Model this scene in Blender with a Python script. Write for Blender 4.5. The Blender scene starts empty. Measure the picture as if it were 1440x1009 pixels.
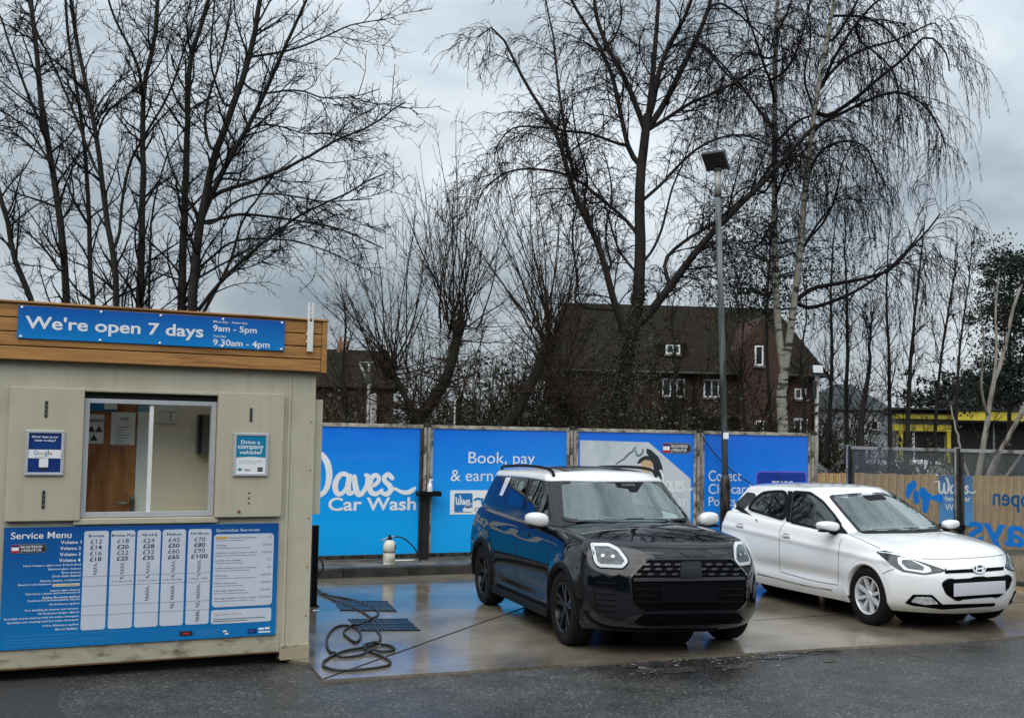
import bpy, bmesh, math, random
import numpy as np
from mathutils import Vector, Matrix
from mathutils.bvhtree import BVHTree

SC = bpy.context.scene
COL = SC.collection
R = math.radians

# ------------------------------------------------------------------ camera
FPX, CAMH, PITCH, ROLL = 1652.0, 1.968, R(3.685), R(1.067)
PW, PH = 1440.0, 1009.0
camd = bpy.data.cameras.new('camera')
cam = bpy.data.objects.new('camera', camd)
COL.objects.link(cam)
camd.sensor_width = 36.0
camd.lens = FPX / PW * 36.0
camd.clip_start = 0.1
camd.clip_end = 3000
cam.matrix_world = Matrix.Translation((0, 0, CAMH)) @ Matrix.Rotation(R(90) + PITCH, 4, 'X') @ Matrix.Rotation(ROLL, 4, 'Z')
SC.camera = cam

# ------------------------------------------------------------------ sky and sun (overcast)
SUN_EL, SUN_AZ = R(52), R(205)      # azimuth clockwise from +Y
w = bpy.data.worlds.new('World')
SC.world = w
w.use_nodes = True
nt = w.node_tree
nt.nodes.clear()
N = nt.nodes.new
out = N('ShaderNodeOutputWorld')
sky = N('ShaderNodeTexSky')
sky.sky_type = 'NISHITA'
sky.sun_disc = False
sky.sun_elevation = SUN_EL
sky.sun_rotation = SUN_AZ
bg1 = N('ShaderNodeBackground')
bg1.inputs['Strength'].default_value = 0.08
nt.links.new(sky.outputs[0], bg1.inputs['Color'])
tc = N('ShaderNodeTexCoord')
mp = N('ShaderNodeMapping')
mp.inputs['Scale'].default_value = (1.0, 1.0, 2.2)
nt.links.new(tc.outputs['Generated'], mp.inputs['Vector'])
nz = N('ShaderNodeTexNoise')
nz.inputs['Scale'].default_value = 3.2
nz.inputs['Detail'].default_value = 5.0
nz.inputs['Roughness'].default_value = 0.52
nz.inputs['Distortion'].default_value = 0.35
nt.links.new(mp.outputs[0], nz.inputs['Vector'])
rp = N('ShaderNodeValToRGB')
rp.color_ramp.elements[0].position = 0.32
rp.color_ramp.elements[0].color = (0.148, 0.18, 0.207, 1)
rp.color_ramp.elements[1].position = 0.66
rp.color_ramp.elements[1].color = (0.40, 0.438, 0.466, 1)
nt.links.new(nz.outputs['Fac'], rp.inputs['Fac'])
# an overcast dome is brighter overhead than at the horizon
sep = N('ShaderNodeSeparateXYZ')
nt.links.new(tc.outputs['Generated'], sep.inputs[0])
mr = N('ShaderNodeMapRange')
mr.inputs['From Min'].default_value = 0.0
mr.inputs['From Max'].default_value = 1.0
mr.inputs['To Min'].default_value = 1.0
mr.inputs['To Max'].default_value = 3.0
nt.links.new(sep.outputs['Z'], mr.inputs['Value'])
bg2 = N('ShaderNodeBackground')
nt.links.new(rp.outputs[0], bg2.inputs['Color'])
nt.links.new(mr.outputs[0], bg2.inputs['Strength'])
mx = N('ShaderNodeMixShader')
mx.inputs[0].default_value = 0.93
nt.links.new(bg1.outputs[0], mx.inputs[1])
nt.links.new(bg2.outputs[0], mx.inputs[2])
nt.links.new(mx.outputs[0], out.inputs['Surface'])

sd = bpy.data.lights.new('sun', 'SUN')
sd.energy = 1.5
sd.angle = R(70)
sd.color = (1.0, 0.97, 0.93)
sun = bpy.data.objects.new('sun', sd)
COL.objects.link(sun)
sdir = Vector((math.sin(SUN_AZ) * math.cos(SUN_EL), math.cos(SUN_AZ) * math.cos(SUN_EL), math.sin(SUN_EL)))
sun.rotation_euler = sdir.to_track_quat('Z', 'Y').to_euler()
sun.location = sdir * 60

vs = SC.view_settings
SC.display_settings.display_device = 'sRGB'
vs.view_transform = 'Standard'
vs.look = 'None'
vs.exposure = 0.55
vs.gamma = 1.0
vs.use_curve_mapping = False
SC.render.engine = 'CYCLES'
SC.cycles.use_denoising = True
SC.cycles.max_bounces = 8
SC.cycles.transparent_max_bounces = 24
SC.cycles.caustics_reflective = False
SC.cycles.caustics_refractive = False

# ------------------------------------------------------------------ pixels to rays
_cm = np.array(cam.matrix_world)
def ray(px, py):
    d = np.array([(px - PW / 2) / FPX, -(py - PH / 2) / FPX, -1.0])
    d = _cm[:3, :3] @ d
    return np.array([0, 0, CAMH]), d / np.linalg.norm(d)
def gpt(px, py, z=0.0):
    o, d = ray(px, py)
    return o + d * ((z - o[2]) / d[2])
def at_depth(px, py, Y):
    o, d = ray(px, py)
    return o + d * (Y / d[1])

class Frame:
    """a vertical frame on the ground: local x along the angle, y away from the viewer, z up"""
    def __init__(s, ox, oy, deg, oz=0.0):
        s.o = np.array([ox, oy, oz]); s.a = R(deg)
        c, n = math.cos(s.a), math.sin(s.a)
        s.ex = np.array([c, n, 0.0]); s.ey = np.array([-n, c, 0.0])
    def hit(s, px, py, yl=0.0):
        o, d = ray(px, py)
        t = (yl - (o - s.o) @ s.ey) / (d @ s.ey)
        p = o + d * t - s.o
        return float(p @ s.ex), float(p[2])
    def loc(s, P):
        p = np.asarray(P) - s.o
        return float(p @ s.ex), float(p @ s.ey), float(p[2])
    def world(s, x, y, z=0.0):
        return s.o + s.ex * x + s.ey * y + np.array([0, 0, z])

# ------------------------------------------------------------------ materials
def lin(r, g=None, b=None, k=1.0):
    if g is None: g = b = r
    f = lambda c: ((c / 255.0) / 12.92 if c / 255.0 <= 0.04045 else ((c / 255.0 + 0.055) / 1.055) ** 2.4)
    return (f(r) * k, f(g) * k, f(b) * k)
MATS = {}
def pm(name, col, rough=0.6, metal=0.0, var=0.12, scale=6.0, bump=0.0, bscale=None, coat=0.0, spec=0.5,
       stretch=None, rvar=0.0, col2=None, c2pos=(0.45, 0.6), c2scale=None, detail=5.0, streak=None, emit=None):
    if name in MATS: return MATS[name]
    m = bpy.data.materials.new(name); m.use_nodes = True
    t = m.node_tree; P = t.nodes['Principled BSDF']; L = t.links.new
    P.inputs['Roughness'].default_value = rough
    P.inputs['Metallic'].default_value = metal
    P.inputs['Specular IOR Level'].default_value = spec
    P.inputs['Coat Weight'].default_value = coat
    P.inputs['Coat Roughness'].default_value = 0.015
    tcn = t.nodes.new('ShaderNodeTexCoord'); mpn = t.nodes.new('ShaderNodeMapping')
    L(tcn.outputs['Object'], mpn.inputs['Vector'])
    if stretch: mpn.inputs['Scale'].default_value = stretch
    n = t.nodes.new('ShaderNodeTexNoise'); n.inputs['Scale'].default_value = scale
    n.inputs['Detail'].default_value = detail; n.inputs['Roughness'].default_value = 0.6
    L(mpn.outputs[0], n.inputs['Vector'])
    rr = t.nodes.new('ShaderNodeValToRGB')
    rr.color_ramp.elements[0].position = 0.3; rr.color_ramp.elements[1].position = 0.7
    rr.color_ramp.elements[0].color = tuple(c * (1 - var) for c in col) + (1,)
    rr.color_ramp.elements[1].color = tuple(min(1, c * (1 + var)) for c in col) + (1,)
    L(n.outputs['Fac'], rr.inputs['Fac'])
    cout = rr.outputs[0]
    if col2:
        n2 = t.nodes.new('ShaderNodeTexNoise'); n2.inputs['Scale'].default_value = c2scale or scale * 0.4
        n2.inputs['Detail'].default_value = 6; n2.inputs['Roughness'].default_value = 0.65
        L(mpn.outputs[0], n2.inputs['Vector'])
        r2 = t.nodes.new('ShaderNodeValToRGB')
        r2.color_ramp.elements[0].position = c2pos[0]; r2.color_ramp.elements[1].position = c2pos[1]
        L(n2.outputs['Fac'], r2.inputs['Fac'])
        mxn = t.nodes.new('ShaderNodeMix'); mxn.data_type = 'RGBA'
        L(r2.outputs[0], mxn.inputs['Factor']); L(cout, mxn.inputs['A'])
        mxn.inputs['B'].default_value = tuple(col2) + (1,)
        cout = mxn.outputs['Result']
    if streak:                      # vertical rain streaks: (colour, amount)
        mp3 = t.nodes.new('ShaderNodeMapping'); mp3.inputs['Scale'].default_value = (9, 9, 0.5)
        L(tcn.outputs['Object'], mp3.inputs['Vector'])
        n3 = t.nodes.new('ShaderNodeTexNoise'); n3.inputs['Scale'].default_value = 1.6; n3.inputs['Detail'].default_value = 6
        L(mp3.outputs[0], n3.inputs['Vector'])
        r3 = t.nodes.new('ShaderNodeValToRGB'); r3.color_ramp.elements[0].position = 0.5; r3.color_ramp.elements[1].position = 0.78
        r3.color_ramp.elements[1].color = (streak[1],) * 3 + (1,)
        L(n3.outputs['Fac'], r3.inputs['Fac'])
        m3 = t.nodes.new('ShaderNodeMix'); m3.data_type = 'RGBA'
        L(r3.outputs[0], m3.inputs['Factor']); L(cout, m3.inputs['A']); m3.inputs['B'].default_value = tuple(streak[0]) + (1,)
        cout = m3.outputs['Result']
    L(cout, P.inputs['Base Color'])
    if rvar:
        mrn = t.nodes.new('ShaderNodeMapRange'); mrn.inputs['To Min'].default_value = max(0.02, rough - rvar); mrn.inputs['To Max'].default_value = min(1, rough + rvar)
        mrn.inputs['From Min'].default_value = 0.3; mrn.inputs['From Max'].default_value = 0.7
        L(n.outputs['Fac'], mrn.inputs['Value']); L(mrn.outputs[0], P.inputs['Roughness'])
    if bump:
        nb = t.nodes.new('ShaderNodeTexNoise'); nb.inputs['Scale'].default_value = bscale or scale * 8; nb.inputs['Detail'].default_value = 4
        L(mpn.outputs[0], nb.inputs['Vector'])
        bn = t.nodes.new('ShaderNodeBump'); bn.inputs['Strength'].default_value = bump; bn.inputs['Distance'].default_value = 0.01
        L(nb.outputs['Fac'], bn.inputs['Height']); L(bn.outputs[0], P.inputs['Normal'])
    if emit:
        P.inputs['Emission Color'].default_value = tuple(emit[0]) + (1,); P.inputs['Emission Strength'].default_value = emit[1]
    MATS[name] = m
    return m
def pgrad(name, c0, c1, z0, z1, rough=0.35, var=0.03, dirt=0.25, coat=0.2):
    """a print whose ink runs from c0 at local height z0 to c1 at z1"""
    m = pm(name, c0, rough, var=var, scale=3.0, coat=coat, bump=0.02, bscale=4)
    t = m.node_tree; P = t.nodes['Principled BSDF']; L = t.links.new
    tcn = t.nodes.new('ShaderNodeTexCoord'); sp = t.nodes.new('ShaderNodeSeparateXYZ'); L(tcn.outputs['Object'], sp.inputs[0])
    mrn = t.nodes.new('ShaderNodeMapRange'); mrn.inputs['From Min'].default_value = z0; mrn.inputs['From Max'].default_value = z1
    L(sp.outputs['Z'], mrn.inputs['Value'])
    mxn = t.nodes.new('ShaderNodeMix'); mxn.data_type = 'RGBA'; L(mrn.outputs[0], mxn.inputs['Factor'])
    mxn.inputs['A'].default_value = tuple(c0) + (1,); mxn.inputs['B'].default_value = tuple(c1) + (1,)
    n = t.nodes.new('ShaderNodeTexNoise'); n.inputs['Scale'].default_value = 2.2; n.inputs['Detail'].default_value = 7
    L(tcn.outputs['Object'], n.inputs['Vector'])
    r3 = t.nodes.new('ShaderNodeValToRGB'); r3.color_ramp.elements[0].position = 0.45; r3.color_ramp.elements[1].position = 0.8
    r3.color_ramp.elements[1].color = (dirt,) * 3 + (1,)
    L(n.outputs['Fac'], r3.inputs['Fac'])
    m3 = t.nodes.new('ShaderNodeMix'); m3.data_type = 'RGBA'; L(r3.outputs[0], m3.inputs['Factor']); L(mxn.outputs['Result'], m3.inputs['A'])
    m3.inputs['B'].default_value = tuple(0.8 * x + 0.02 for x in c0) + (1,)
    L(m3.outputs['Result'], P.inputs['Base Color'])
    return m
def glass(name, tint=(0.55, 0.6, 0.6), refl=0.06, rough=0.01, film=None):
    if name in MATS: return MATS[name]
    m = bpy.data.materials.new(name); m.use_nodes = True
    t = m.node_tree; t.nodes.clear(); L = t.links.new
    o = t.nodes.new('ShaderNodeOutputMaterial'); tr = t.nodes.new('ShaderNodeBsdfTransparent'); tr.inputs[0].default_value = tuple(tint) + (1,)
    gl = t.nodes.new('ShaderNodeBsdfGlossy'); gl.inputs['Roughness'].default_value = rough; gl.inputs['Color'].default_value = (.9, 1, .98, 1)
    fr = t.nodes.new('ShaderNodeLayerWeight'); fr.inputs['Blend'].default_value = 0.5
    pw_ = t.nodes.new('ShaderNodeMath'); pw_.operation = 'POWER'; L(fr.outputs['Facing'], pw_.inputs[0]); pw_.inputs[1].default_value = 4.0
    ad = t.nodes.new('ShaderNodeMath'); ad.operation = 'MULTIPLY_ADD'; L(pw_.outputs[0], ad.inputs[0]); ad.inputs[1].default_value = 0.9; ad.inputs[2].default_value = 0.04 + refl; ad.use_clamp = True
    mxs = t.nodes.new('ShaderNodeMixShader'); L(ad.outputs[0], mxs.inputs[0])
    base = tr.outputs[0]
    if film:                        # a dusty film: (colour, amount)
        df = t.nodes.new('ShaderNodeBsdfDiffuse'); df.inputs[0].default_value = tuple(film[0]) + (1,)
        tcn = t.nodes.new('ShaderNodeTexCoord'); n = t.nodes.new('ShaderNodeTexNoise'); n.inputs['Scale'].default_value = 5; n.inputs['Detail'].default_value = 8
        L(tcn.outputs['Object'], n.inputs['Vector'])
        mrn = t.nodes.new('ShaderNodeMapRange'); mrn.inputs['From Min'].default_value = 0.3; mrn.inputs['From Max'].default_value = 0.7
        mrn.inputs['To Min'].default_value = film[1] * 0.7; mrn.inputs['To Max'].default_value = film[1] * 1.3
        L(n.outputs['Fac'], mrn.inputs['Value'])
        m2 = t.nodes.new('ShaderNodeMixShader'); L(mrn.outputs[0], m2.inputs[0]); L(tr.outputs[0], m2.inputs[1]); L(df.outputs[0], m2.inputs[2])
        base = m2.outputs[0]
    L(base, mxs.inputs[1]); L(gl.outputs[0], mxs.inputs[2]); L(mxs.outputs[0], o.inputs['Surface'])
    MATS[name] = m
    return m

# ------------------------------------------------------------------ mesh helpers
class MB:
    def __init__(s): s.v = []; s.f = []; s.smooth = []
    def add(s, vs_, fs, smooth=False):
        b = len(s.v)
        s.v += [tuple(map(float, p)) for p in vs_]
        s.f += [tuple(i + b for i in f) for f in fs]
        s.smooth += [smooth] * len(fs)
        return s
    def box(s, x0, x1, y0, y1, z0, z1):
        return s.add([(x0,y0,z0),(x1,y0,z0),(x1,y1,z0),(x0,y1,z0),(x0,y0,z1),(x1,y0,z1),(x1,y1,z1),(x0,y1,z1)],
                     [(0,3,2,1),(4,5,6,7),(0,1,5,4),(1,2,6,5),(2,3,7,6),(3,0,4,7)])
    def prism(s, poly, y0, y1):
        """polygon in (x, z), anticlockwise seen from the front (-y), extruded y0 (front) .. y1"""
        n = len(poly)
        return s.add([(p[0], y0, p[1]) for p in poly] + [(p[0], y1, p[1]) for p in poly],
                     [tuple(range(n)), tuple(reversed(range(n, 2*n)))] + [(i, i+n, (i+1) % n + n, (i+1) % n) for i in range(n)])
    def zprism(s, poly, z0, z1):
        n = len(poly)
        return s.add([(p[0], p[1], z0) for p in poly] + [(p[0], p[1], z1) for p in poly],
                     [tuple(reversed(range(n))), tuple(range(n, 2*n))] + [(i, (i+1) % n, (i+1) % n + n, i+n) for i in range(n)])
    def tube(s, pts, rad, sides=8, cap=True):
        pts = np.asarray(pts, float); n = len(pts)
        rad = np.full(n, rad) if np.isscalar(rad) else np.asarray(rad, float)
        tg = np.gradient(pts, axis=0); tg /= np.linalg.norm(tg, axis=1)[:, None] + 1e-12
        up = np.array([0, 0, 1.0]) if abs(tg[0][2]) < 0.9 else np.array([1.0, 0, 0])
        a = np.cross(tg[0], up); a /= np.linalg.norm(a)
        V = []
        for i in range(n):
            a = a - tg[i] * (a @ tg[i]); a /= np.linalg.norm(a) + 1e-12
            b = np.cross(tg[i], a)
            for k in range(sides):
                th = 2 * math.pi * k / sides
                V.append(pts[i] + rad[i] * (a * math.cos(th) + b * math.sin(th)))
        F = [(i*sides+k, i*sides+(k+1) % sides, (i+1)*sides+(k+1) % sides, (i+1)*sides+k) for i in range(n-1) for k in range(sides)]
        if cap: F += [tuple(reversed(range(sides))), tuple(range((n-1)*sides, n*sides))]
        return s.add(V, F, sides > 5)
    def lathe(s, prof, seg=24, c=(0,0,0), axis='z', cap=True):
        V = []; n = len(prof)
        for r, h in prof:
            for k in range(seg):
                a = 2 * math.pi * k / seg
                p = (r * math.cos(a), r * math.sin(a), h)
                if axis == 'y': p = (p[0], -p[2], p[1])
                if axis == 'x': p = (p[2], p[0], p[1])
                V.append((p[0]+c[0], p[1]+c[1], p[2]+c[2]))
        F = [(i*seg+k, i*seg+(k+1) % seg, (i+1)*seg+(k+1) % seg, (i+1)*seg+k) for i in range(n-1) for k in range(seg)]
        if cap: F += [tuple(reversed(range(seg))), tuple(range((n-1)*seg, n*seg))]
        return s.add(V, F, True)
    def mesh(s, name, bevel=0.0, segs=2):
        me = bpy.data.meshes.new(name)
        me.from_pydata(s.v, [], s.f)
        if any(s.smooth): me.polygons.foreach_set('use_smooth', s.smooth)
        if bevel:
            bm = bmesh.new(); bm.from_mesh(me)
            es = [e for e in bm.edges if len(e.link_faces) == 2 and e.calc_face_angle(0) > 0.5]
            bmesh.ops.bevel(bm, geom=es, offset=bevel, segments=segs, affect='EDGES', profile=0.6)
            bm.to_mesh(me); bm.free()
        me.update()
        return me
    def build(s, name, mat, parent=None, bevel=0.0, loc=None, rotz=None, segs=2):
        return mobj(name, s.mesh(name, bevel, segs), mat, parent, loc, rotz)
def mobj(name, me, mat, parent=None, loc=None, rotz=None):
    o = bpy.data.objects.new(name, me); COL.objects.link(o)
    if mat is not None and not len(me.materials): me.materials.append(mat)
    if parent: o.parent = parent
    if loc is not None: o.location = loc
    if rotz is not None: o.rotation_euler = (0, 0, rotz)
    return o
def tag(o, label, cat, group=None, kind=None):
    if label: o['label'] = label
    if cat: o['category'] = cat
    if group: o['group'] = group
    if kind: o['kind'] = kind
    return o
def struct(o): o['kind'] = 'structure'; return o
def empty(name, loc=(0,0,0), rotz=0.0, label=None, cat=None, group=None):
    o = bpy.data.objects.new(name, None); COL.objects.link(o)
    o.location = loc; o.rotation_euler = (0, 0, rotz); o.empty_display_size = 0.2
    return tag(o, label, cat, group)
def fempty(name, fr, x, y, z=0.0, label=None, cat=None, group=None):
    return empty(name, tuple(fr.world(x, y, z)), fr.a, label, cat, group)
def copy_tree(o, parent=None):
    c = o.copy(); COL.objects.link(c); c.parent = parent
    for ch in o.children: copy_tree(ch, c)
    return c
def crom(pts, step=None, n=8, closed=False):
    """Catmull-Rom through the points"""
    P = [np.asarray(p, float) for p in pts]; m = len(P); o = []
    for i in range(m if closed else m - 1):
        if closed: a, b, c, d = P[(i-1) % m], P[i], P[(i+1) % m], P[(i+2) % m]
        else: a, b, c, d = P[max(i-1, 0)], P[i], P[i+1], P[min(i+2, m-1)]
        k = n if step is None else max(1, int(np.linalg.norm(c - b) / step))
        for j in range(k):
            t = j / k
            o.append(0.5 * ((2*b) + (c-a)*t + (2*a-5*b+4*c-d)*t*t + (3*b-3*c+d-a)*t**3))
    if not closed: o.append(P[-1])
    return np.array(o)

# ------------------------------------------------------------------ lettering
TEXTS = []
def text(s, parent, x0, x1, z0, z1, y, mat, bold=0.0, name='lettering', mirror=False, keep=False, align='C', shear=0.0, extrude=0.0006):
    """letters fitted into the box x0..x1, z0..z1 of the parent's frame, standing at depth y"""
    cu = bpy.data.curves.new(name, 'FONT'); cu.body = s; cu.size = 1.0
    cu.offset = bold * 0.55; cu.extrude = 0.0; cu.shear = shear
    h = abs(z1 - z0)
    cu.resolution_u = 6 if h > 0.12 else (4 if h > 0.03 else 1)
    o = bpy.data.objects.new(name, cu); COL.objects.link(o)
    TEXTS.append((o, parent, x0, x1, z0, z1, y, mat, mirror, keep, align, name))
def finish_texts():
    bpy.context.view_layer.update()
    dg = bpy.context.evaluated_depsgraph_get()
    for o, parent, x0, x1, z0, z1, y, mat, mirror, keep, align, name in TEXTS:
        me = bpy.data.meshes.new_from_object(o.evaluated_get(dg))
        n = len(me.vertices); co = np.zeros(n * 3); me.vertices.foreach_get('co', co); co = co.reshape(-1, 3)
        if n == 0: continue
        a, b = co.min(0), co.max(0)
        sx = (x1 - x0) / max(1e-6, b[0] - a[0]); sz = (z1 - z0) / max(1e-6, b[1] - a[1])
        off = 0.0
        if keep:
            wd = (b[0]-a[0]) * sz
            if wd < x1 - x0:
                off = {'L': 0, 'C': 0.5, 'R': 1}[align] * ((x1-x0) - wd); sx = sz
        X = x0 + off + (co[:, 0] - a[0]) * sx
        if mirror: X = x0 + x1 - X
        new = np.stack([X, np.full(n, y), z0 + (co[:, 1] - a[1]) * sz], 1)
        me.vertices.foreach_set('co', new.ravel()); me.update()
        me.materials.clear(); me.materials.append(mat)
        t = bpy.data.objects.new(name, me); COL.objects.link(t); t.parent = parent
    for T in TEXTS: bpy.data.objects.remove(T[0], do_unlink=True)
def ptext(fr, s, parent, px, mat, yl, ox=0.0, oz=0.0, **kw):
    """px = (left, top, bottom, right) in photo pixels at the left end of the line"""
    l, t, b, r = px
    x0, z1 = fr.hit(l, t, yl); _, z0 = fr.hit(l, b, yl); x1, _ = fr.hit(r, (t+b)/2, yl)
    text(s, parent, x0-ox, x1-ox, z0-oz, z1-oz, 0, mat, **kw) if 'y' not in kw else text(s, parent, x0-ox, x1-ox, z0-oz, z1-oz, kw.pop('y'), mat, **kw)
def ribbon(mb, pts, wid, y, mirror=False):
    """a brush stroke in the x, z plane with width wid(t)"""
    y = y - 0.00025 * getattr(mb, 'strokes', 0); mb.strokes = getattr(mb, 'strokes', 0) + 1      # strokes overlap, each a hair in front of the last
    P = crom(pts, n=7); n = len(P); tt = np.linspace(0, 1, n)
    W = np.interp(tt, np.linspace(0, 1, len(wid)), wid) / 2
    T = np.gradient(P, axis=0); T /= np.linalg.norm(T, axis=1)[:, None] + 1e-9
    Nn = np.stack([-T[:, 1], T[:, 0]], 1)
    Lp = P + Nn * W[:, None]; Rp = P - Nn * W[:, None]
    V = [(p[0], y, p[1]) for p in Lp] + [(p[0], y, p[1]) for p in Rp]
    mb.add(V, [(i, i+1, n+i+1, n+i) if mirror else (i, n+i, n+i+1, i+1) for i in range(n-1)])
    for c, r in ((P[0], W[0]), (P[-1], W[-1])):
        mb.add([(c[0] + r*math.cos(a), y - 0.00012, c[1] + r*math.sin(a)) for a in np.linspace(0, 2*math.pi, 10, endpoint=False)], [tuple(range(10))])
SCRIPT_WAVES = [   # brush lettering in a 0..10 by 0..4 box
    ([(0.0,2.75),(0.45,2.95),(0.95,3.0),(1.2,2.9)], (0.12,.3,.34,.3)),
    ([(1.2,2.95),(1.15,2.2),(1.2,1.2),(1.5,.55),(1.95,.7),(2.3,1.5),(2.42,2.6)], (.45,.52,.5,.42,.36,.4,.42)),
    ([(2.42,2.6),(2.38,1.5),(2.5,.75),(2.85,.5),(3.3,.95),(3.5,2.0),(3.35,3.0),(2.95,3.7),(2.75,3.75)], (.46,.5,.46,.36,.4,.5,.5,.4,.3)),
    ([(4.95,1.95),(4.6,2.2),(4.2,2.0),(3.95,1.3),(4.1,.65),(4.5,.65),(4.85,1.2),(5.0,1.95)], (.3,.36,.4,.46,.4,.32,.34,.36)),
    ([(5.0,2.0),(4.9,1.2),(5.0,.65),(5.3,.7)], (.42,.46,.42,.26)),
    ([(5.35,1.95),(5.45,1.2),(5.65,.6),(5.95,.62),(6.3,1.3),(6.35,1.95),(6.2,2.1)], (.4,.46,.46,.36,.36,.4,.3)),
    ([(6.55,1.2),(6.95,1.35),(7.2,1.75),(7.0,2.1),(6.65,1.9),(6.5,1.25),(6.65,.7),(7.05,.58),(7.45,.9)], (.26,.32,.34,.34,.4,.46,.42,.34,.24)),
    ([(8.2,1.85),(7.9,2.15),(7.6,1.95),(7.65,1.6),(8.0,1.25),(8.1,.85),(7.8,.55),(7.45,.65)], (.34,.38,.36,.36,.42,.42,.38,.3)),
    ([(8.05,1.05),(8.5,.95),(8.95,.72),(9.4,.68),(9.75,.85),(9.95,1.05)], (.2,.24,.3,.36,.36,.22))]
def waves(parent, x0, x1, z0, z1, y, mat, name='logo'):
    mb = MB(); sx, sz = (x1-x0)/10.0, (z1-z0)/3.5
    for pts, wd in SCRIPT_WAVES:
        ribbon(mb, [(x0 + p[0]*sx, z0 + (p[1]-.4)*sz) for p in pts], [v * (sx+sz)/2 for v in wd], y)
    return mb.build(name, mat, parent)
def rrect(x0, x1, z0, z1, r, n=5):
    o = []
    for cx, cz, a0 in ((x1-r, z0+r, -90), (x1-r, z1-r, 0), (x0+r, z1-r, 90), (x0+r, z0+r, 180)):
        for k in range(n+1):
            a = R(a0 + 90*k/n); o.append((cx + r*math.cos(a), cz + r*math.sin(a)))
    return o
# ================================================================== SITE FRAMES
SITE = 24.0
_f0 = gpt(597, 786, 0.13)
FF = Frame(_f0[0], _f0[1], SITE)                       # hoarding line, origin at the first full post
KERB_Y = FF.loc(gpt(560, 809.6, 0.0))[1]               # kerb face in front of the hoarding
_c0 = gpt(433, 929, -0.025)
FC = Frame(_c0[0], _c0[1], 26.3)                       # kiosk front, origin at its right corner
_r0 = at_depth(1195, 700, 19.2)
FR = Frame(_r0[0], _r0[1], SITE - 90)                  # see-through side hoarding
_w0 = at_depth(1150, 664, 22.0)
FW = Frame(_w0[0], _w0[1], 3.0)                        # timber fence behind

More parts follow.
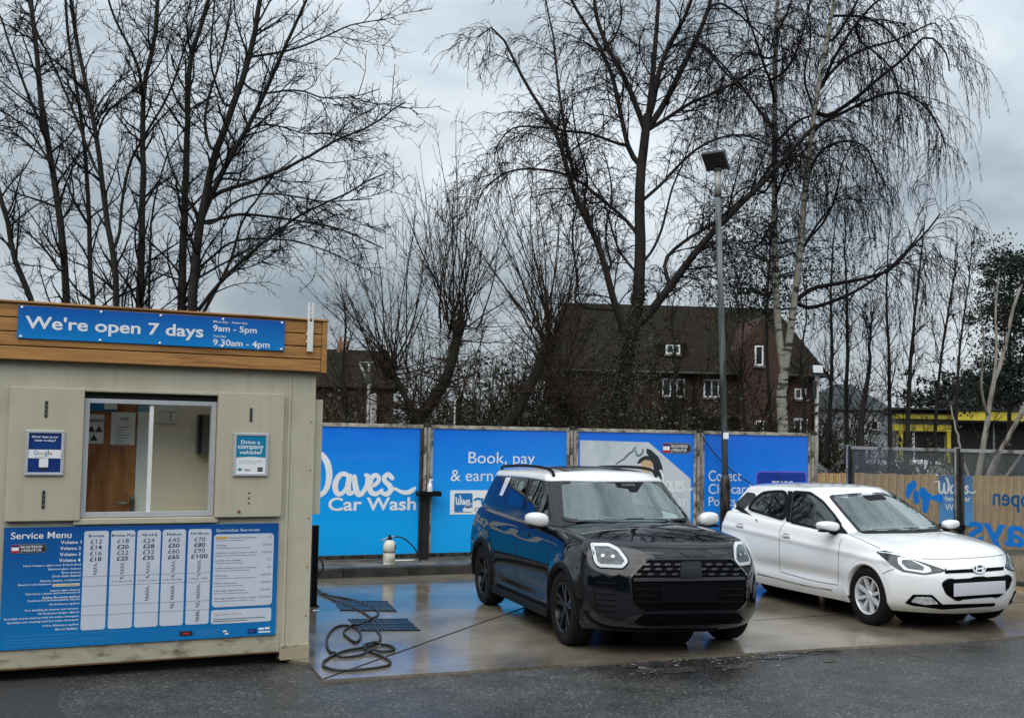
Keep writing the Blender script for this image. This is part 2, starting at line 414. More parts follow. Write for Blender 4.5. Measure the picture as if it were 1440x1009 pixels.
# ------------------------------------------------------------------ ground materials
def asphalt():
    m = pm('asphalt', (0.055, 0.055, 0.057), 0.55, var=0.25, scale=1.2)
    t = m.node_tree; P = t.nodes['Principled BSDF']; L = t.links.new; Nn = t.nodes.new
    tcn = Nn('ShaderNodeTexCoord')
    v = Nn('ShaderNodeTexVoronoi'); v.inputs['Scale'].default_value = 55; L(tcn.outputs['Object'], v.inputs['Vector'])
    v2 = Nn('ShaderNodeTexNoise'); v2.inputs['Scale'].default_value = 40; v2.inputs['Detail'].default_value = 3; L(tcn.outputs['Object'], v2.inputs['Vector'])
    big = Nn('ShaderNodeTexNoise'); big.inputs['Scale'].default_value = 0.55; big.inputs['Detail'].default_value = 7; big.inputs['Roughness'].default_value = 0.65; L(tcn.outputs['Object'], big.inputs['Vector'])
    # stones
    r1 = Nn('ShaderNodeValToRGB'); e = r1.color_ramp.elements
    e[0].position = 0.0; e[0].color = (0.012, 0.012, 0.012, 1); e[1].position = 1.0; e[1].color = (0.22, 0.216, 0.206, 1)
    e.new(0.55).color = (0.044, 0.0425, 0.040, 1); e.new(0.85).color = (0.082, 0.08, 0.076, 1)
    L(v.outputs['Color'], r1.inputs['Fac'])
    # wet band along the apron edge: distance along the rotated axis
    mpn = Nn('ShaderNodeMapping'); mpn.vector_type = 'TEXTURE'
    e0, e1 = gpt(455, 955), gpt(1440, 893)
    mpn.inputs['Location'].default_value = (e0[0], e0[1], 0); mpn.inputs['Rotation'].default_value = (0, 0, math.atan2(e1[1]-e0[1], e1[0]-e0[0]))
    L(tcn.outputs['Object'], mpn.inputs['Vector'])
    sp = Nn('ShaderNodeSeparateXYZ'); L(mpn.outputs[0], sp.inputs[0])
    mrn = Nn('ShaderNodeMapRange'); mrn.inputs['From Min'].default_value = -1.1; mrn.inputs['From Max'].default_value = -0.05; L(sp.outputs['Y'], mrn.inputs['Value'])
    mr2 = Nn('ShaderNodeMapRange'); mr2.inputs['From Min'].default_value = 2.0; mr2.inputs['From Max'].default_value = 3.6; L(sp.outputs['X'], mr2.inputs['Value'])
    mr3 = Nn('ShaderNodeMapRange'); mr3.inputs['From Min'].default_value = 6.2; mr3.inputs['From Max'].default_value = 5.0; L(sp.outputs['X'], mr3.inputs['Value'])
    mu = Nn('ShaderNodeMath'); mu.operation = 'MULTIPLY'; L(mrn.outputs[0], mu.inputs[0]); L(mr2.outputs[0], mu.inputs[1])
    mu2 = Nn('ShaderNodeMath'); mu2.operation = 'MULTIPLY'; L(mu.outputs[0], mu2.inputs[0]); L(mr3.outputs[0], mu2.inputs[1])
    rb = Nn('ShaderNodeMapRange'); rb.inputs['From Min'].default_value = 0.42; rb.inputs['From Max'].default_value = 0.62; L(big.outputs['Fac'], rb.inputs['Value'])
    wet = Nn('ShaderNodeMath'); wet.operation = 'MULTIPLY_ADD'; wet.use_clamp = True; wet.inputs[1].default_value = 0.6
    L(rb.outputs[0], wet.inputs[0]); L(mu2.outputs[0], wet.inputs[2])
    pt = Nn('ShaderNodeTexNoise'); pt.inputs['Scale'].default_value = 1.7; pt.inputs['Detail'].default_value = 6; pt.inputs['Roughness'].default_value = .7; L(tcn.outputs['Object'], pt.inputs['Vector'])
    pr = Nn('ShaderNodeMapRange'); pr.inputs['From Min'].default_value = .35; pr.inputs['From Max'].default_value = .65; pr.inputs['To Min'].default_value = .6; pr.inputs['To Max'].default_value = 1.35; L(pt.outputs['Fac'], pr.inputs['Value'])
    pmx = Nn('ShaderNodeMix'); pmx.data_type = 'RGBA'; pmx.blend_type = 'MULTIPLY'; pmx.inputs['Factor'].default_value = 1.0; L(r1.outputs[0], pmx.inputs['A']); L(pr.outputs[0], pmx.inputs['B'])
    dk = Nn('ShaderNodeMix'); dk.data_type = 'RGBA'; dk.blend_type = 'MULTIPLY'; L(wet.outputs[0], dk.inputs['Factor']); L(pmx.outputs['Result'], dk.inputs['A']); dk.inputs['B'].default_value = (0.55, 0.55, 0.57, 1)
    L(dk.outputs['Result'], P.inputs['Base Color'])
    rg = Nn('ShaderNodeMapRange'); rg.inputs['To Min'].default_value = 0.5; rg.inputs['To Max'].default_value = 0.10; L(wet.outputs[0], rg.inputs['Value']); L(rg.outputs[0], P.inputs['Roughness'])
    ad = Nn('ShaderNodeMath'); L(v.outputs['Distance'], ad.inputs[0]); L(v2.outputs['Fac'], ad.inputs[1])
    bn = Nn('ShaderNodeBump'); bn.inputs['Distance'].default_value = 0.006; L(ad.outputs[0], bn.inputs['Height'])
    bs = Nn('ShaderNodeMapRange'); bs.inputs['To Min'].default_value = 1.0; bs.inputs['To Max'].default_value = 0.85; L(wet.outputs[0], bs.inputs['Value']); L(bs.outputs[0], bn.inputs['Strength'])
    L(bn.outputs[0], P.inputs['Normal'])
    return m
def wet_concrete():
    m = pm('wet_concrete', (0.2, 0.17, 0.13), 0.2, var=0.2, scale=2)
    t = m.node_tree; P = t.nodes['Principled BSDF']; L = t.links.new; Nn = t.nodes.new
    tcn = Nn('ShaderNodeTexCoord')
    mpn = Nn('ShaderNodeMapping'); mpn.inputs['Rotation'].default_value = (0, 0, R(-SITE)); L(tcn.outputs['Object'], mpn.inputs['Vector'])
    big = Nn('ShaderNodeTexNoise'); big.inputs['Scale'].default_value = 0.45; big.inputs['Detail'].default_value = 8; big.inputs['Roughness'].default_value = 0.62; big.inputs['Distortion'].default_value = 0.4; L(mpn.outputs[0], big.inputs['Vector'])
    mp2 = Nn('ShaderNodeMapping'); mp2.inputs['Scale'].default_value = (1.5, 26, 1); mp2.inputs['Rotation'].default_value = (0, 0, R(-SITE - 32)); L(tcn.outputs['Object'], mp2.inputs['Vector'])
    br = Nn('ShaderNodeTexNoise'); br.inputs['Scale'].default_value = 2.0; br.inputs['Detail'].default_value = 5; L(mp2.outputs[0], br.inputs['Vector'])
    fine = Nn('ShaderNodeTexNoise'); fine.inputs['Scale'].default_value = 60; fine.inputs['Detail'].default_value = 3; L(tcn.outputs['Object'], fine.inputs['Vector'])
    r1 = Nn('ShaderNodeValToRGB'); e = r1.color_ramp.elements
    e[0].position = 0.34; e[0].color = (0.07, 0.056, 0.040, 1); e[1].position = 0.66; e[1].color = (0.35, 0.305, 0.24, 1)
    L(big.outputs['Fac'], r1.inputs['Fac'])
    r2 = Nn('ShaderNodeValToRGB'); r2.color_ramp.elements[0].position = 0.3; r2.color_ramp.elements[0].color = (0.62, 0.60, 0.56, 1); r2.color_ramp.elements[1].position = 0.65; r2.color_ramp.elements[1].color = (1, 1, 1, 1)
    L(br.outputs['Fac'], r2.inputs['Fac'])
    mu = Nn('ShaderNodeMix'); mu.data_type = 'RGBA'; mu.blend_type = 'MULTIPLY'; mu.inputs['Factor'].default_value = 0.8; L(r1.outputs[0], mu.inputs['A']); L(r2.outputs[0], mu.inputs['B'])
    L(mu.outputs['Result'], P.inputs['Base Color'])
    b2 = Nn('ShaderNodeTexNoise'); b2.inputs['Scale'].default_value = 0.33; b2.inputs['Detail'].default_value = 6; b2.noise_dimensions = '4D'; b2.inputs['W'].default_value = 3; L(mpn.outputs[0], b2.inputs['Vector'])
    rg = Nn('ShaderNodeMapRange'); rg.inputs['From Min'].default_value = 0.50; rg.inputs['From Max'].default_value = 0.62; rg.inputs['To Min'].default_value = 0.03; rg.inputs['To Max'].default_value = 0.38; L(b2.outputs['Fac'], rg.inputs['Value']); L(rg.outputs[0], P.inputs['Roughness'])
    P.inputs['Specular IOR Level'].default_value = 0.7
    P.inputs['Coat Weight'].default_value = 0.25; P.inputs['Coat Roughness'].default_value = 0.1
    ad = Nn('ShaderNodeMath'); ad.operation = 'MULTIPLY_ADD'; ad.inputs[1].default_value = 0.25; L(fine.outputs['Fac'], ad.inputs[0]); L(br.outputs['Fac'], ad.inputs[2])
    bn = Nn('ShaderNodeBump'); bn.inputs['Distance'].default_value = 0.004; bn.inputs['Strength'].default_value = 0.35; L(ad.outputs[0], bn.inputs['Height']); L(bn.outputs[0], P.inputs['Normal'])
    return m
M_ASPH = asphalt(); M_CONC = wet_concrete()
M_DRY = pm('dry_concrete', lin(106, 100, 92), 0.75, var=0.25, scale=5, bump=0.3, col2=lin(70, 66, 60), c2scale=3)
M_KERB = pm('kerb_concrete', lin(58, 55, 52), 0.5, var=0.3, scale=6, bump=0.4, bscale=70, col2=lin(36, 35, 34), c2scale=2.5)
M_BLACK = pm('black_rubber', (0.012, 0.012, 0.013), 0.45, var=0.2, scale=12)
M_DARK = pm('dark_steel', (0.03, 0.031, 0.033), 0.4, metal=0.3, var=0.3, scale=9)
M_GAP = pm('dark_gap', (0.008, 0.008, 0.008), 0.9, var=0.1)
M_WHITE = pm('white_print', (0.86, 0.88, 0.89), 0.4, var=0.03)
M_WPAINT = pm('white_paint', (0.78, 0.78, 0.76), 0.45, var=0.08, scale=5, col2=(0.5, 0.48, 0.43), c2pos=(0.55, 0.75))
M_SOIL = pm('verge_soil', (0.05, 0.042, 0.028), 0.95, var=0.5, scale=1.5, bump=0.6, col2=(0.05, 0.06, 0.022), c2scale=0.6)
M_STEEL = pm('galvanised_steel', lin(168, 166, 160), 0.45, metal=0.3, var=0.25, scale=8, col2=lin(88, 84, 76), c2scale=4)
M_RAIL = pm('hoarding_frame', lin(176, 168, 154), 0.6, metal=0.0, var=0.3, scale=7, stretch=(1, 1, 1), col2=lin(70, 64, 56), c2scale=5, bump=0.15)
M_POSTD = pm('hoarding_post_dark', lin(72, 70, 66), 0.5, metal=0.4, var=0.4, scale=8, stretch=(3, 3, .6), col2=lin(28, 27, 26), c2scale=5)
M_REDBADGE = pm('badge_red', lin(190, 40, 50), 0.4, var=0.03)
M_NAVY = pm('print_navy', lin(8, 50, 120), 0.4, var=0.05)
M_GREYP = pm('print_grey', lin(110, 118, 126), 0.45, var=0.05)
M_INK = pm('print_ink', (0.02, 0.022, 0.026), 0.5, var=0.05)
M_INKB = pm('print_ink_blue', lin(22, 62, 96), 0.5, var=0.05)

# ------------------------------------------------------------------ ground sheets
GZ = -0.025
mb = MB(); n = 8
xs = np.linspace(-600, 600, n); ys = np.linspace(-300, 1000, n)
mb.add([(x, y, GZ) for y in ys for x in xs], [(j*n+i, j*n+i+1, (j+1)*n+i+1, (j+1)*n+i) for j in range(n-1) for i in range(n-1)])
struct(mb.build('ground', M_ASPH))
# the washed concrete apron
a0 = gpt(455, 955); a1 = gpt(1440, 893); ad_ = (a1 - a0) / np.linalg.norm(a1 - a0)
cor = gpt(434, 931); kb = lambda x: FF.world(x, KERB_Y + 0.02)
far = a1 + ad_ * 6
ap = [a0, far, FF.world(14, KERB_Y + 0.02), kb(-5.2), FC.world(-0.25, 2.9), FC.world(-0.18, 0.02), cor]
APR = MB().zprism([(p[0], p[1]) for p in ap], -0.2, 0.0).build('concrete_apron', M_CONC); struct(APR)
mb = MB()
for (p, q, wd) in (((455, 954), (748, 850), .022), ((748, 850), (1010, 758), .022), ((448, 822), (664, 818), .016), ((1060, 872), (1440, 846), .014)):
    P, Q = gpt(*p), gpt(*q); d = (Q - P) / np.linalg.norm(Q - P); s_ = np.array([-d[1], d[0], 0]) * wd / 2
    M_ = MB().add([tuple(v[:2]) + (0.003,) for v in (P - s_, Q - s_, Q + s_, P + s_)], [(0, 1, 2, 3)])
    M_.build('slab_joint', M_GAP, APR)
M_TAR = pm('tar_patch', (.028, .028, .028), .6, var=.5, scale=40, bump=.8, bscale=90)
pp = [gpt(px, py, GZ) for px, py in ((-30, 957), (40, 951), (79, 946), (74, 957), (84, 975), (78, 990), (97, 1012), (-30, 1040))]
struct(MB().add([(p[0], p[1], GZ + .004) for p in pp], [tuple(range(len(pp)))]).build('tar_patch', M_TAR))
def water():
    m = pm('run_off_water', (.02, .021, .022), .04, var=.2, scale=3, spec=1.0)
    t = m.node_tree; P = t.nodes['Principled BSDF']; L = t.links.new
    tcn = t.nodes.new('ShaderNodeTexCoord'); n1 = t.nodes.new('ShaderNodeTexNoise'); n1.inputs['Scale'].default_value = 14; n1.inputs['Detail'].default_value = 4; n1.inputs['Distortion'].default_value = .8; L(tcn.outputs['Object'], n1.inputs['Vector'])
    bn = t.nodes.new('ShaderNodeBump'); bn.inputs['Strength'].default_value = .9; bn.inputs['Distance'].default_value = .05; L(n1.outputs['Fac'], bn.inputs['Height']); L(bn.outputs[0], P.inputs['Normal'])
    return m
M_RUN = water()
rr_ = random.Random(12); wtr = MB()
for k in range(46):                                  # broken film of run-off water along the lip of the apron
    f = rr_.random(); cx, cy = 890 + f*300, 0
    ey = 927 - (cx - 890) * .062 ; cy = ey + rr_.random() ** 2 * 20
    c = gpt(cx, cy, GZ); n_ = 12; L0 = rr_.uniform(.08, .3) * (1.2 - .6*abs(f - .45)); W0 = L0 * rr_.uniform(.25, .5)
    ca, sa = math.cos(R(SITE - 3)), math.sin(R(SITE - 3)); poly = []
    for j in range(n_):
        a = 2*math.pi*j/n_; r_ = rr_.uniform(.6, 1.15); u, v_ = L0*r_*math.cos(a), W0*r_*math.sin(a); poly.append((c[0] + u*ca - v_*sa, c[1] + u*sa + v_*ca, GZ + .003 + k*.00006))
    wtr.add(poly, [tuple(range(n_))])
tag(wtr.build('run_off_water', M_RUN), 'broken film of run off water on the tarmac along the apron lip', 'water', None, 'stuff')
M_GLINT = pm('sky_glints', (.55, .56, .57), .5, var=.2, scale=30, bump=.6, bscale=120)
sud = MB()  # pale flecks painted where the wet tarmac glints with sky
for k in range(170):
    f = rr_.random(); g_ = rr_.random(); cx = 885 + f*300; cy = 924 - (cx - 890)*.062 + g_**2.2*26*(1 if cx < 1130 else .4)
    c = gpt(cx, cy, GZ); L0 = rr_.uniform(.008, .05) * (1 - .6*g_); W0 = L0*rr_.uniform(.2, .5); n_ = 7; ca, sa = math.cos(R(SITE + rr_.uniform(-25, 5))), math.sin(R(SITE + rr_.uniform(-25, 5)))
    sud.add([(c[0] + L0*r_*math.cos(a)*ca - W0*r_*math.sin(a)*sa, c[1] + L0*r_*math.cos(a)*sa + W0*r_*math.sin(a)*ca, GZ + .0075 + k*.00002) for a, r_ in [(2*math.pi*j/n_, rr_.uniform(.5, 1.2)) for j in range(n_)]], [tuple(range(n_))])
tag(sud.build('sky_glints', M_GLINT), 'pale flecks of soap suds in the run off before the black car', 'suds', None, 'stuff')
# verge behind the hoarding
v = [FF.world(-60, 0.6), FF.world(6.6, 0.6), FF.world(7.0, 3.0), FF.world(60, 3.0), FF.world(60, 14), FF.world(-60, 14)]
struct(MB().add([(p[0], p[1], GZ + 0.006) for p in v], [tuple(range(len(v)))]).build('verge', M_SOIL))

# ------------------------------------------------------------------ kerb and plinth
pl = struct(MB().box(-6, 6.9, KERB_Y + 0.16, 0.45, -0.2, 0.126).build('hoarding_plinth', M_DRY, None, loc=tuple(FF.world(0, 0)), rotz=FF.a))
kr = struct(empty('kerb', tuple(FF.world(0, 0)), FF.a))
x = FF.hit(483, 805, KERB_Y)[0] - 4 * 0.94
km = MB().box(0.004, 0.936, KERB_Y, KERB_Y + 0.155, -0.2, 0.13).mesh('kerb_stone', 0.012)
for i in range(13):
    o = mobj('kerb_stone', km, M_KERB, kr, (x + i * 0.94, random.Random(i).uniform(-.004, .004), random.Random(i+9).uniform(-.003, .003)))

# ------------------------------------------------------------------ hoarding panels along the back
TOPZ = 2.09
bx = [FF.hit(px, 612)[0] for px in (600, 805, 983, 1143)]
PANELW = bx[1] - bx[0]
edges = [bx[0] - 2.5, bx[0], bx[1], bx[2], bx[3]]
M_BLUE = pgrad('hoarding_print_blue', lin(0, 174, 252), lin(0, 118, 236), 0.45, 1.85)
M_BLUE2 = pgrad('hoarding_print_royal', lin(0, 146, 252), lin(0, 110, 230), 0.3, 1.9)
HP = []
BH = fempty('blue_hoarding', FF, 0, 0, 0, 'blue printed hoarding along the back of the wash bay', 'hoarding')
for i in range(4):
    x0, x1 = edges[i] + 0.055, edges[i+1] - 0.055
    lab = ['blue hoarding panel with the white Car Wash script logo beside the kiosk', 'blue hoarding panel lettered Book, pay & earn behind the black car',
           'blue hoarding panel with the pale picture and registered operator badge', 'blue hoarding panel lettered Collect behind the tall lamp post'][i]
    wd = x1 - x0; z1 = TOPZ - 0.13
    h = MB().box(0.045, wd - 0.045, 0.0, 0.02, 0.09, z1 - 0.05).build('panel', M_BLUE if i < 2 else M_BLUE2, BH, loc=(x0, 0, .13)); h['label'] = lab
    MB().box(0, wd, -0.018, 0.035, z1 - 0.052, z1).build('top_rail', M_RAIL, h, 0.005)
    MB().box(0, wd, -0.018, 0.035, 0.03, 0.088).build('bottom_rail', M_POSTD, h, 0.005)
    for k, xx in enumerate((0, wd - 0.044)):
        MB().box(xx, xx + 0.044, -0.016, 0.033, 0.0885, z1 - 0.0525).build('side_rail', M_RAIL if i else M_POSTD, h, 0.004)
    HP.append((h, x0, wd))
for i, xp in enumerate(edges):
    if i == 0: lab = 'grey steel hoarding post hidden behind the kiosk'
    else: lab = ['', 'grey and black hoarding post that carries the spray bottle tray', 'grey hoarding post between the Book, pay panel and the picture panel',
          'grey hoarding post just left of the tall lamp post', 'grey end post of the blue hoarding, beside the short floodlight pole'][i]
    if i == 0: continue
    zt = TOPZ - 0.126 + 0.015
    zm = FF.hit(600, 696)[1] - 0.126 if i == 1 else 0.25
    h = MB().box(-0.046, -0.006, -0.045, 0.03, zm if i == 1 else 0, zt).build('post', M_RAIL, BH, 0.005, loc=(xp, 0, .126)); h['label'] = lab
    MB().box(0.006, 0.046, -0.045, 0.03, zm if i == 1 else 0, zt).build('upright', M_STEEL, h, 0.005)
    MB().box(-0.006, 0.006, -0.015, 0.02, 0.0, zt - 0.01).build('seam', M_GAP, h)
    MB().box(-0.05, 0.05, -0.05, 0.034, zt - 0.05, zt + 0.012).build('cap', M_POSTD, h, 0.006)
    if i == 1: MB().box(-0.055, 0.055, -0.055, 0.04, 0, zm - 0.002).build('lower_sleeve', M_BLACK, h, 0.006)
# prints on the panels
h, x0, wd = HP[0]
def pbox(px, yl=0.0, fr=FF): return fr.hit(px[0], px[3], yl)[0], fr.hit(px[2], px[3], yl)[0], fr.hit(px[0], px[3], yl)[1], fr.hit(px[0], px[1], yl)[1]
xr = FF.hit(584, 690)[0] - x0; zb = FF.hit(520, 697)[1] - 0.13; zt = FF.hit(470, 636)[1] - 0.13; xl = xr - (FF.hit(584, 690)[0] - FF.hit(470, 690)[0]) / 0.61
waves(h, xl, xr, zb, zt + 0.0, -0.003, M_WHITE)
ptext(FF, 'Car Wash', h, (462, 699, 718, 585), M_WHITE, 0, x0, 0.13, y=-0.003, bold=0.035)
ptext(FF, 'TM', h, (554, 688.5, 690, 559), M_WHITE, 0, x0, 0.13, y=-0.003)
h, x0, wd = HP[1]
ptext(FF, 'Book, pay', h, (659, 635, 656, 752), M_WHITE, 0, x0, 0.13, y=-0.003, bold=0.0)
ptext(FF, '& earn rewards', h, (634, 660, 676, 772), M_WHITE, 0, x0, 0.13, y=-0.003, bold=0.0)
b = pbox((632.5, 689, 790, 723))
MB().prism([(b[0]-x0, b[2]-.13), (b[1]-x0, b[2]-.13), (b[1]-x0, b[3]-.13), (b[0]-x0, b[3]-.13)], -0.0035, -0.001).build('white_card', M_WHITE, h)
M_CARDB = pm('card_blue', lin(30, 120, 190), 0.4, var=0.03)
b = pbox((638.5, 693, 664, 720)); MB().prism(rrect(b[0]-x0, b[1]-x0, b[2]-.13, b[3]-.13, 0.03), -0.0055, -0.0036).build('app_badge', M_CARDB, h)
waves(h, b[0]-x0-.005, b[1]-x0+.01, (b[2]+b[3])/2-.13-.03, b[3]-.13-.03, -0.007, M_WHITE)
cx = FF.hit(658, 715)[0] - x0; cz = FF.hit(658, 719)[1] - 0.13
MB().prism([(cx-.08, cz), (cx+.08, cz), (cx+.085, cz+.045), (cx+.055, cz+.06), (cx+.035, cz+.095), (cx-.035, cz+.095), (cx-.055, cz+.06), (cx-.085, cz+.045)], -0.0085, -0.0056).build('car_symbol', M_WHITE, h)
MB().prism(rrect(cx-.042, cx+.042, cz+.055, cz+.085, .008), -0.0095, -0.0086).build('car_symbol_window', M_NAVY, h)
mbw = MB()
for pts, wdt in (([(0, .1), (.05, .12), (.1, .11)], (.03, .035, .03)), ([(.13, .12), (.125, .06), (.15, .03), (.19, .06), (.2, .13)], (.03, .04, .04, .04, .035)), ([(.2, .13), (.2, .06), (.24, .03), (.28, .07), (.28, .15)], (.03, .035, .04, .04, .03))):
    ribbon(mbw, [(FF.hit(667, 705)[0] - x0 + p[0], FF.hit(667, 714)[1] - .13 + p[1] + .02) for p in pts], wdt, -0.0056)
mbw.build('card_symbol', M_CARDB, h)
ptext(FF, 'Customer', h, (667, 713, 719, 708), M_GREYP, 0, x0, 0.13, y=-0.0056)
h, x0, wd = HP[2]
q = [(816, 700), (951+20, 712), (971, 673), (912, 621), (816, 618)]
P = [FF.hit(*p) for p in ((815.5, 740), (971, 742), (971, 673), (912, 621.5), (815.5, 618.5))]
M_PALE = pm('print_pale', lin(205, 212, 216), 0.45, var=0.05, scale=1.5, col2=lin(178, 196, 200), c2scale=1.2)
MB().prism([(p[0]-x0, p[1]-.13) for p in P], -0.0035, -0.001).build('pale_picture', M_PALE, h)
M_FAINT = pm('print_faint', lin(226, 234, 236), 0.45, var=0.02)
b = pbox((910, 660, 985, 692)); waves(h, b[0]-x0, b[1]-x0-.16, b[2]-.13, b[3]-.13, -0.005, M_FAINT)
ptext(FF, 'Car', h, (938, 696, 712, 966), M_FAINT, 0, x0, 0.13, y=-0.005)
def pshape(name, pix, mat, y, h=h, x0=x0, fr=FF, oz=0.13):
    P = [fr.hit(*p) for p in pix]
    A = sum(P[i][0]*P[(i+1) % len(P)][1] - P[(i+1) % len(P)][0]*P[i][1] for i in range(len(P)))
    if A < 0: P = P[::-1]
    return MB().prism([(p[0]-x0, p[1]-oz) for p in P], y, y + 0.0012).build(name, mat, h)
M_JACKET = pm('print_jacket', lin(38, 44, 50), 0.5, var=0.2, scale=30)
M_SKIN = pm('print_skin', lin(208, 178, 138), 0.5, var=0.12, scale=25)
pshape('printed_jacket', [(909, 630), (915, 632), (926, 642), (931, 655), (933, 672), (932, 684), (921, 676), (919, 660), (917, 645), (909, 637)], M_JACKET, -0.0052)
pshape('printed_face', [(902, 648), (908, 646), (914, 647), (919, 652), (914, 660), (911, 668), (905, 664), (901, 657)], M_SKIN, -0.0050)
pshape('printed_cap', [(895, 651), (899, 645), (905, 641), (912, 640), (917, 643), (919, 652), (914, 646.8), (906, 646), (900, 651)], M_JACKET, -0.0068)
mbw = MB()
for pix, wdt in (([(866, 652), (872, 648), (877, 645), (884, 638), (890, 634)], (.02, .025, .03, .03, .03)), ([(893, 632), (896, 640), (901, 639), (904, 634), (903, 631)], (.02, .03, .03, .03, .02)), ([(890, 632), (894, 628)], (.02, .02))):
    P = [FF.hit(*p) for p in pix]; ribbon(mbw, [(p[0]-x0, p[1]-.13) for p in P], wdt, -0.0052)
mbw.build('printed_lance', pm('print_lance', lin(96, 116, 130), .5), h)
def badge(fr, h, px, x0, oz, y, cap=True):
    l, t, r, b = px
    B = pbox((l, t, r, b), 0.0, fr); X0, X1, Z0, Z1 = B[0]-x0, B[1]-x0, B[2]-oz, B[3]-oz; hh = Z1-Z0
    MB().prism(rrect(X0, X1, Z0, Z1, hh*.45), y-.001, y+.001).build('badge', M_GREYP, h)
    MB().prism(rrect(X0+hh*.85, X1-hh*.08, Z0+hh*.1, Z1-hh*.1, hh*.38), y-.002, y-.0011).build('badge_field', M_INK, h)
    MB().prism(rrect(X0+hh*.06, X0+hh*.86, Z0+hh*.06, Z1-hh*.06, hh*.06), y-.0024, y-.0011).build('badge_square', M_REDBADGE, h)
    MB().prism(rrect(X0+hh*.1, X0+hh*.82, Z0+hh*.3, Z1-hh*.34, hh*.05), y-.0032, y-.0025).build('badge_bar', M_WHITE, h)
    MB().prism(rrect(X0+hh*.1, X0+hh*.82, Z1-hh*.3, Z1-hh*.12, hh*.03), y-.0032, y-.0025).build('badge_flag', M_NAVY, h)
    text('REGISTERED', h, X0+hh*1.0, X1-hh*.4, Z0+hh*.54, Z0+hh*.82, y-.0032, M_WHITE, bold=.02)
    text('OPERATOR', h, X0+hh*1.0, X1-hh*.5, Z0+hh*.17, Z0+hh*.45, y-.0032, M_WHITE, bold=.02)
badge(FF, h, (931, 622, 972, 637), x0, 0.13, -0.003)
h, x0, wd = HP[3]
for s_, px in (('Collect', (996.5, 661, 676, 1042)), ('Clubcard', (996.5, 680, 694, 1056)), ('Points', (996.5, 698, 711, 1034))):
    ptext(FF, s_, h, px, M_WHITE, 0, x0, 0.13, y=-0.003)
b = pbox((1063, 662, 1134, 705)); M_VIOL = pm('print_violet', lin(110, 90, 200), .4, var=.1); M_DEEP = pm('print_deep_blue', lin(0, 52, 150), .4, var=.05)
MB().prism(rrect(b[0]-x0, b[1]-x0, b[2]-.13, b[3]-.13, .07), -0.003, -0.001).build('card_border', M_VIOL, h)
MB().prism(rrect(b[0]-x0+.022, b[1]-x0-.022, b[2]-.13+.02, b[3]-.13-.022, .055), -0.005, -0.0031).build('card_field', M_DEEP, h)
ptext(FF, 'TESCO', h, (1085, 676, 684, 1116), M_WHITE, 0, x0, 0.13, y=-0.0062, bold=.02)

# ------------------------------------------------------------------ side hoarding of clear sheets
M_CLEAR = glass('clear_sheet', (0.88, 0.9, 0.89), -0.025, 0.06, film=(lin(112, 114, 112), 0.36))
RT = 1.885
rx = [0.0, FR.hit(1348, 650)[0]]; rx.append(rx[1] + 2.4); rx.append(rx[2] + 2.4)
M_BANNER = pm('banner_blue', lin(0, 112, 196), .45, var=.05); M_BANNERD = pm('banner_teal', lin(0, 78, 128), .45, var=.05)
RP = []
CHO = fempty('clear_hoarding', FR, 0, 0, 0, 'hoarding of clear sheets along the right side behind the white car', 'hoarding')
for i in range(3):
    x0, x1 = rx[i] + 0.05, rx[i+1] - 0.05; wd = x1 - x0
    lab = ['clear sheet hoarding panel next to the gap, behind the white car', 'clear sheet hoarding panel with backwards blue lettering at the right edge', 'clear sheet hoarding panel nearest the road on the right'][i]
    h = MB().add([(.035, 0, .12), (wd - .035, 0, .12), (wd - .035, 0, RT - .05), (.035, 0, RT - .05)], [(0, 1, 2, 3)]).build('clear_sheet', M_CLEAR, CHO, loc=(x0, 0, 0)); h['label'] = lab
    MB().box(0, wd, -0.02, 0.03, RT - 0.048, RT).build('top_rail', M_STEEL, h, .004)
    MB().box(0, wd, -0.02, 0.03, 0.05, 0.118).build('bottom_rail', M_POSTD, h, .004)
    for xx in (0, wd - .034): MB().box(xx, xx + .034, -0.018, 0.028, .1185, RT - .0485).build('side_rail', M_POSTD, h, .003)
    RP.append((h, x0))
for i, xp in enumerate(rx[:3]):
    lab = ['grey steel post where the clear hoarding begins beside the gap', 'dark steel post with a black tray between the two clear panels', 'steel post of the clear hoarding nearest the road'][i]
    h = MB().box(-.045, -.008, -.04, .03, 0, RT + .04).build('post', M_STEEL, CHO, .004, loc=(xp, 0, -.02)); h['label'] = lab
    MB().box(.008, .045, -.04, .03, 0, RT + .03).build('upright', M_DARK, h, .004)
    MB().box(-.008, .008, -.02, .02, 0, RT).build('seam', M_GAP, h)
h, x0 = RP[1]
YB = -0.0
for s_, px, mt in (('open', (1396, 693, 707, 1450), M_BANNERD), ('days', (1362, 724, 762, 1475), M_BANNER)):
    l, t, b, r = px
    X0 = FR.hit(l, (t+b)/2)[0]; X1 = FR.hit(r, (t+b)/2)[0]; zt, zb = FR.hit(l, t)[1], FR.hit(l, b)[1]
    text(s_, h, X0-x0, X1-x0, zb - (.1 if s_ == 'open' else .12), zt + (0 if s_ == 'open' else .05), -0.003, mt, bold=.035, mirror=True)
h, x0 = RP[0]
mbw = MB()
for pix, wdt in (([(1285, 681), (1279, 687), (1277, 696)], (.13, .14, .1)), ([(1288, 694), (1289, 703)], (.12, .13)), ([(1298, 692), (1302, 702), (1301, 716)], (.16, .16, .12)), ([(1297, 692), (1306, 697), (1312, 700)], (.14, .1, .05)), ([(1312, 700), (1319, 700), (1322, 700)], (.05, .12, .14))):
    P = [FR.hit(*p) for p in pix]; ribbon(mbw, [(p[0]-x0, p[1]) for p in P], wdt, -0.003)
mbw.build('lettering', M_BANNER, h)

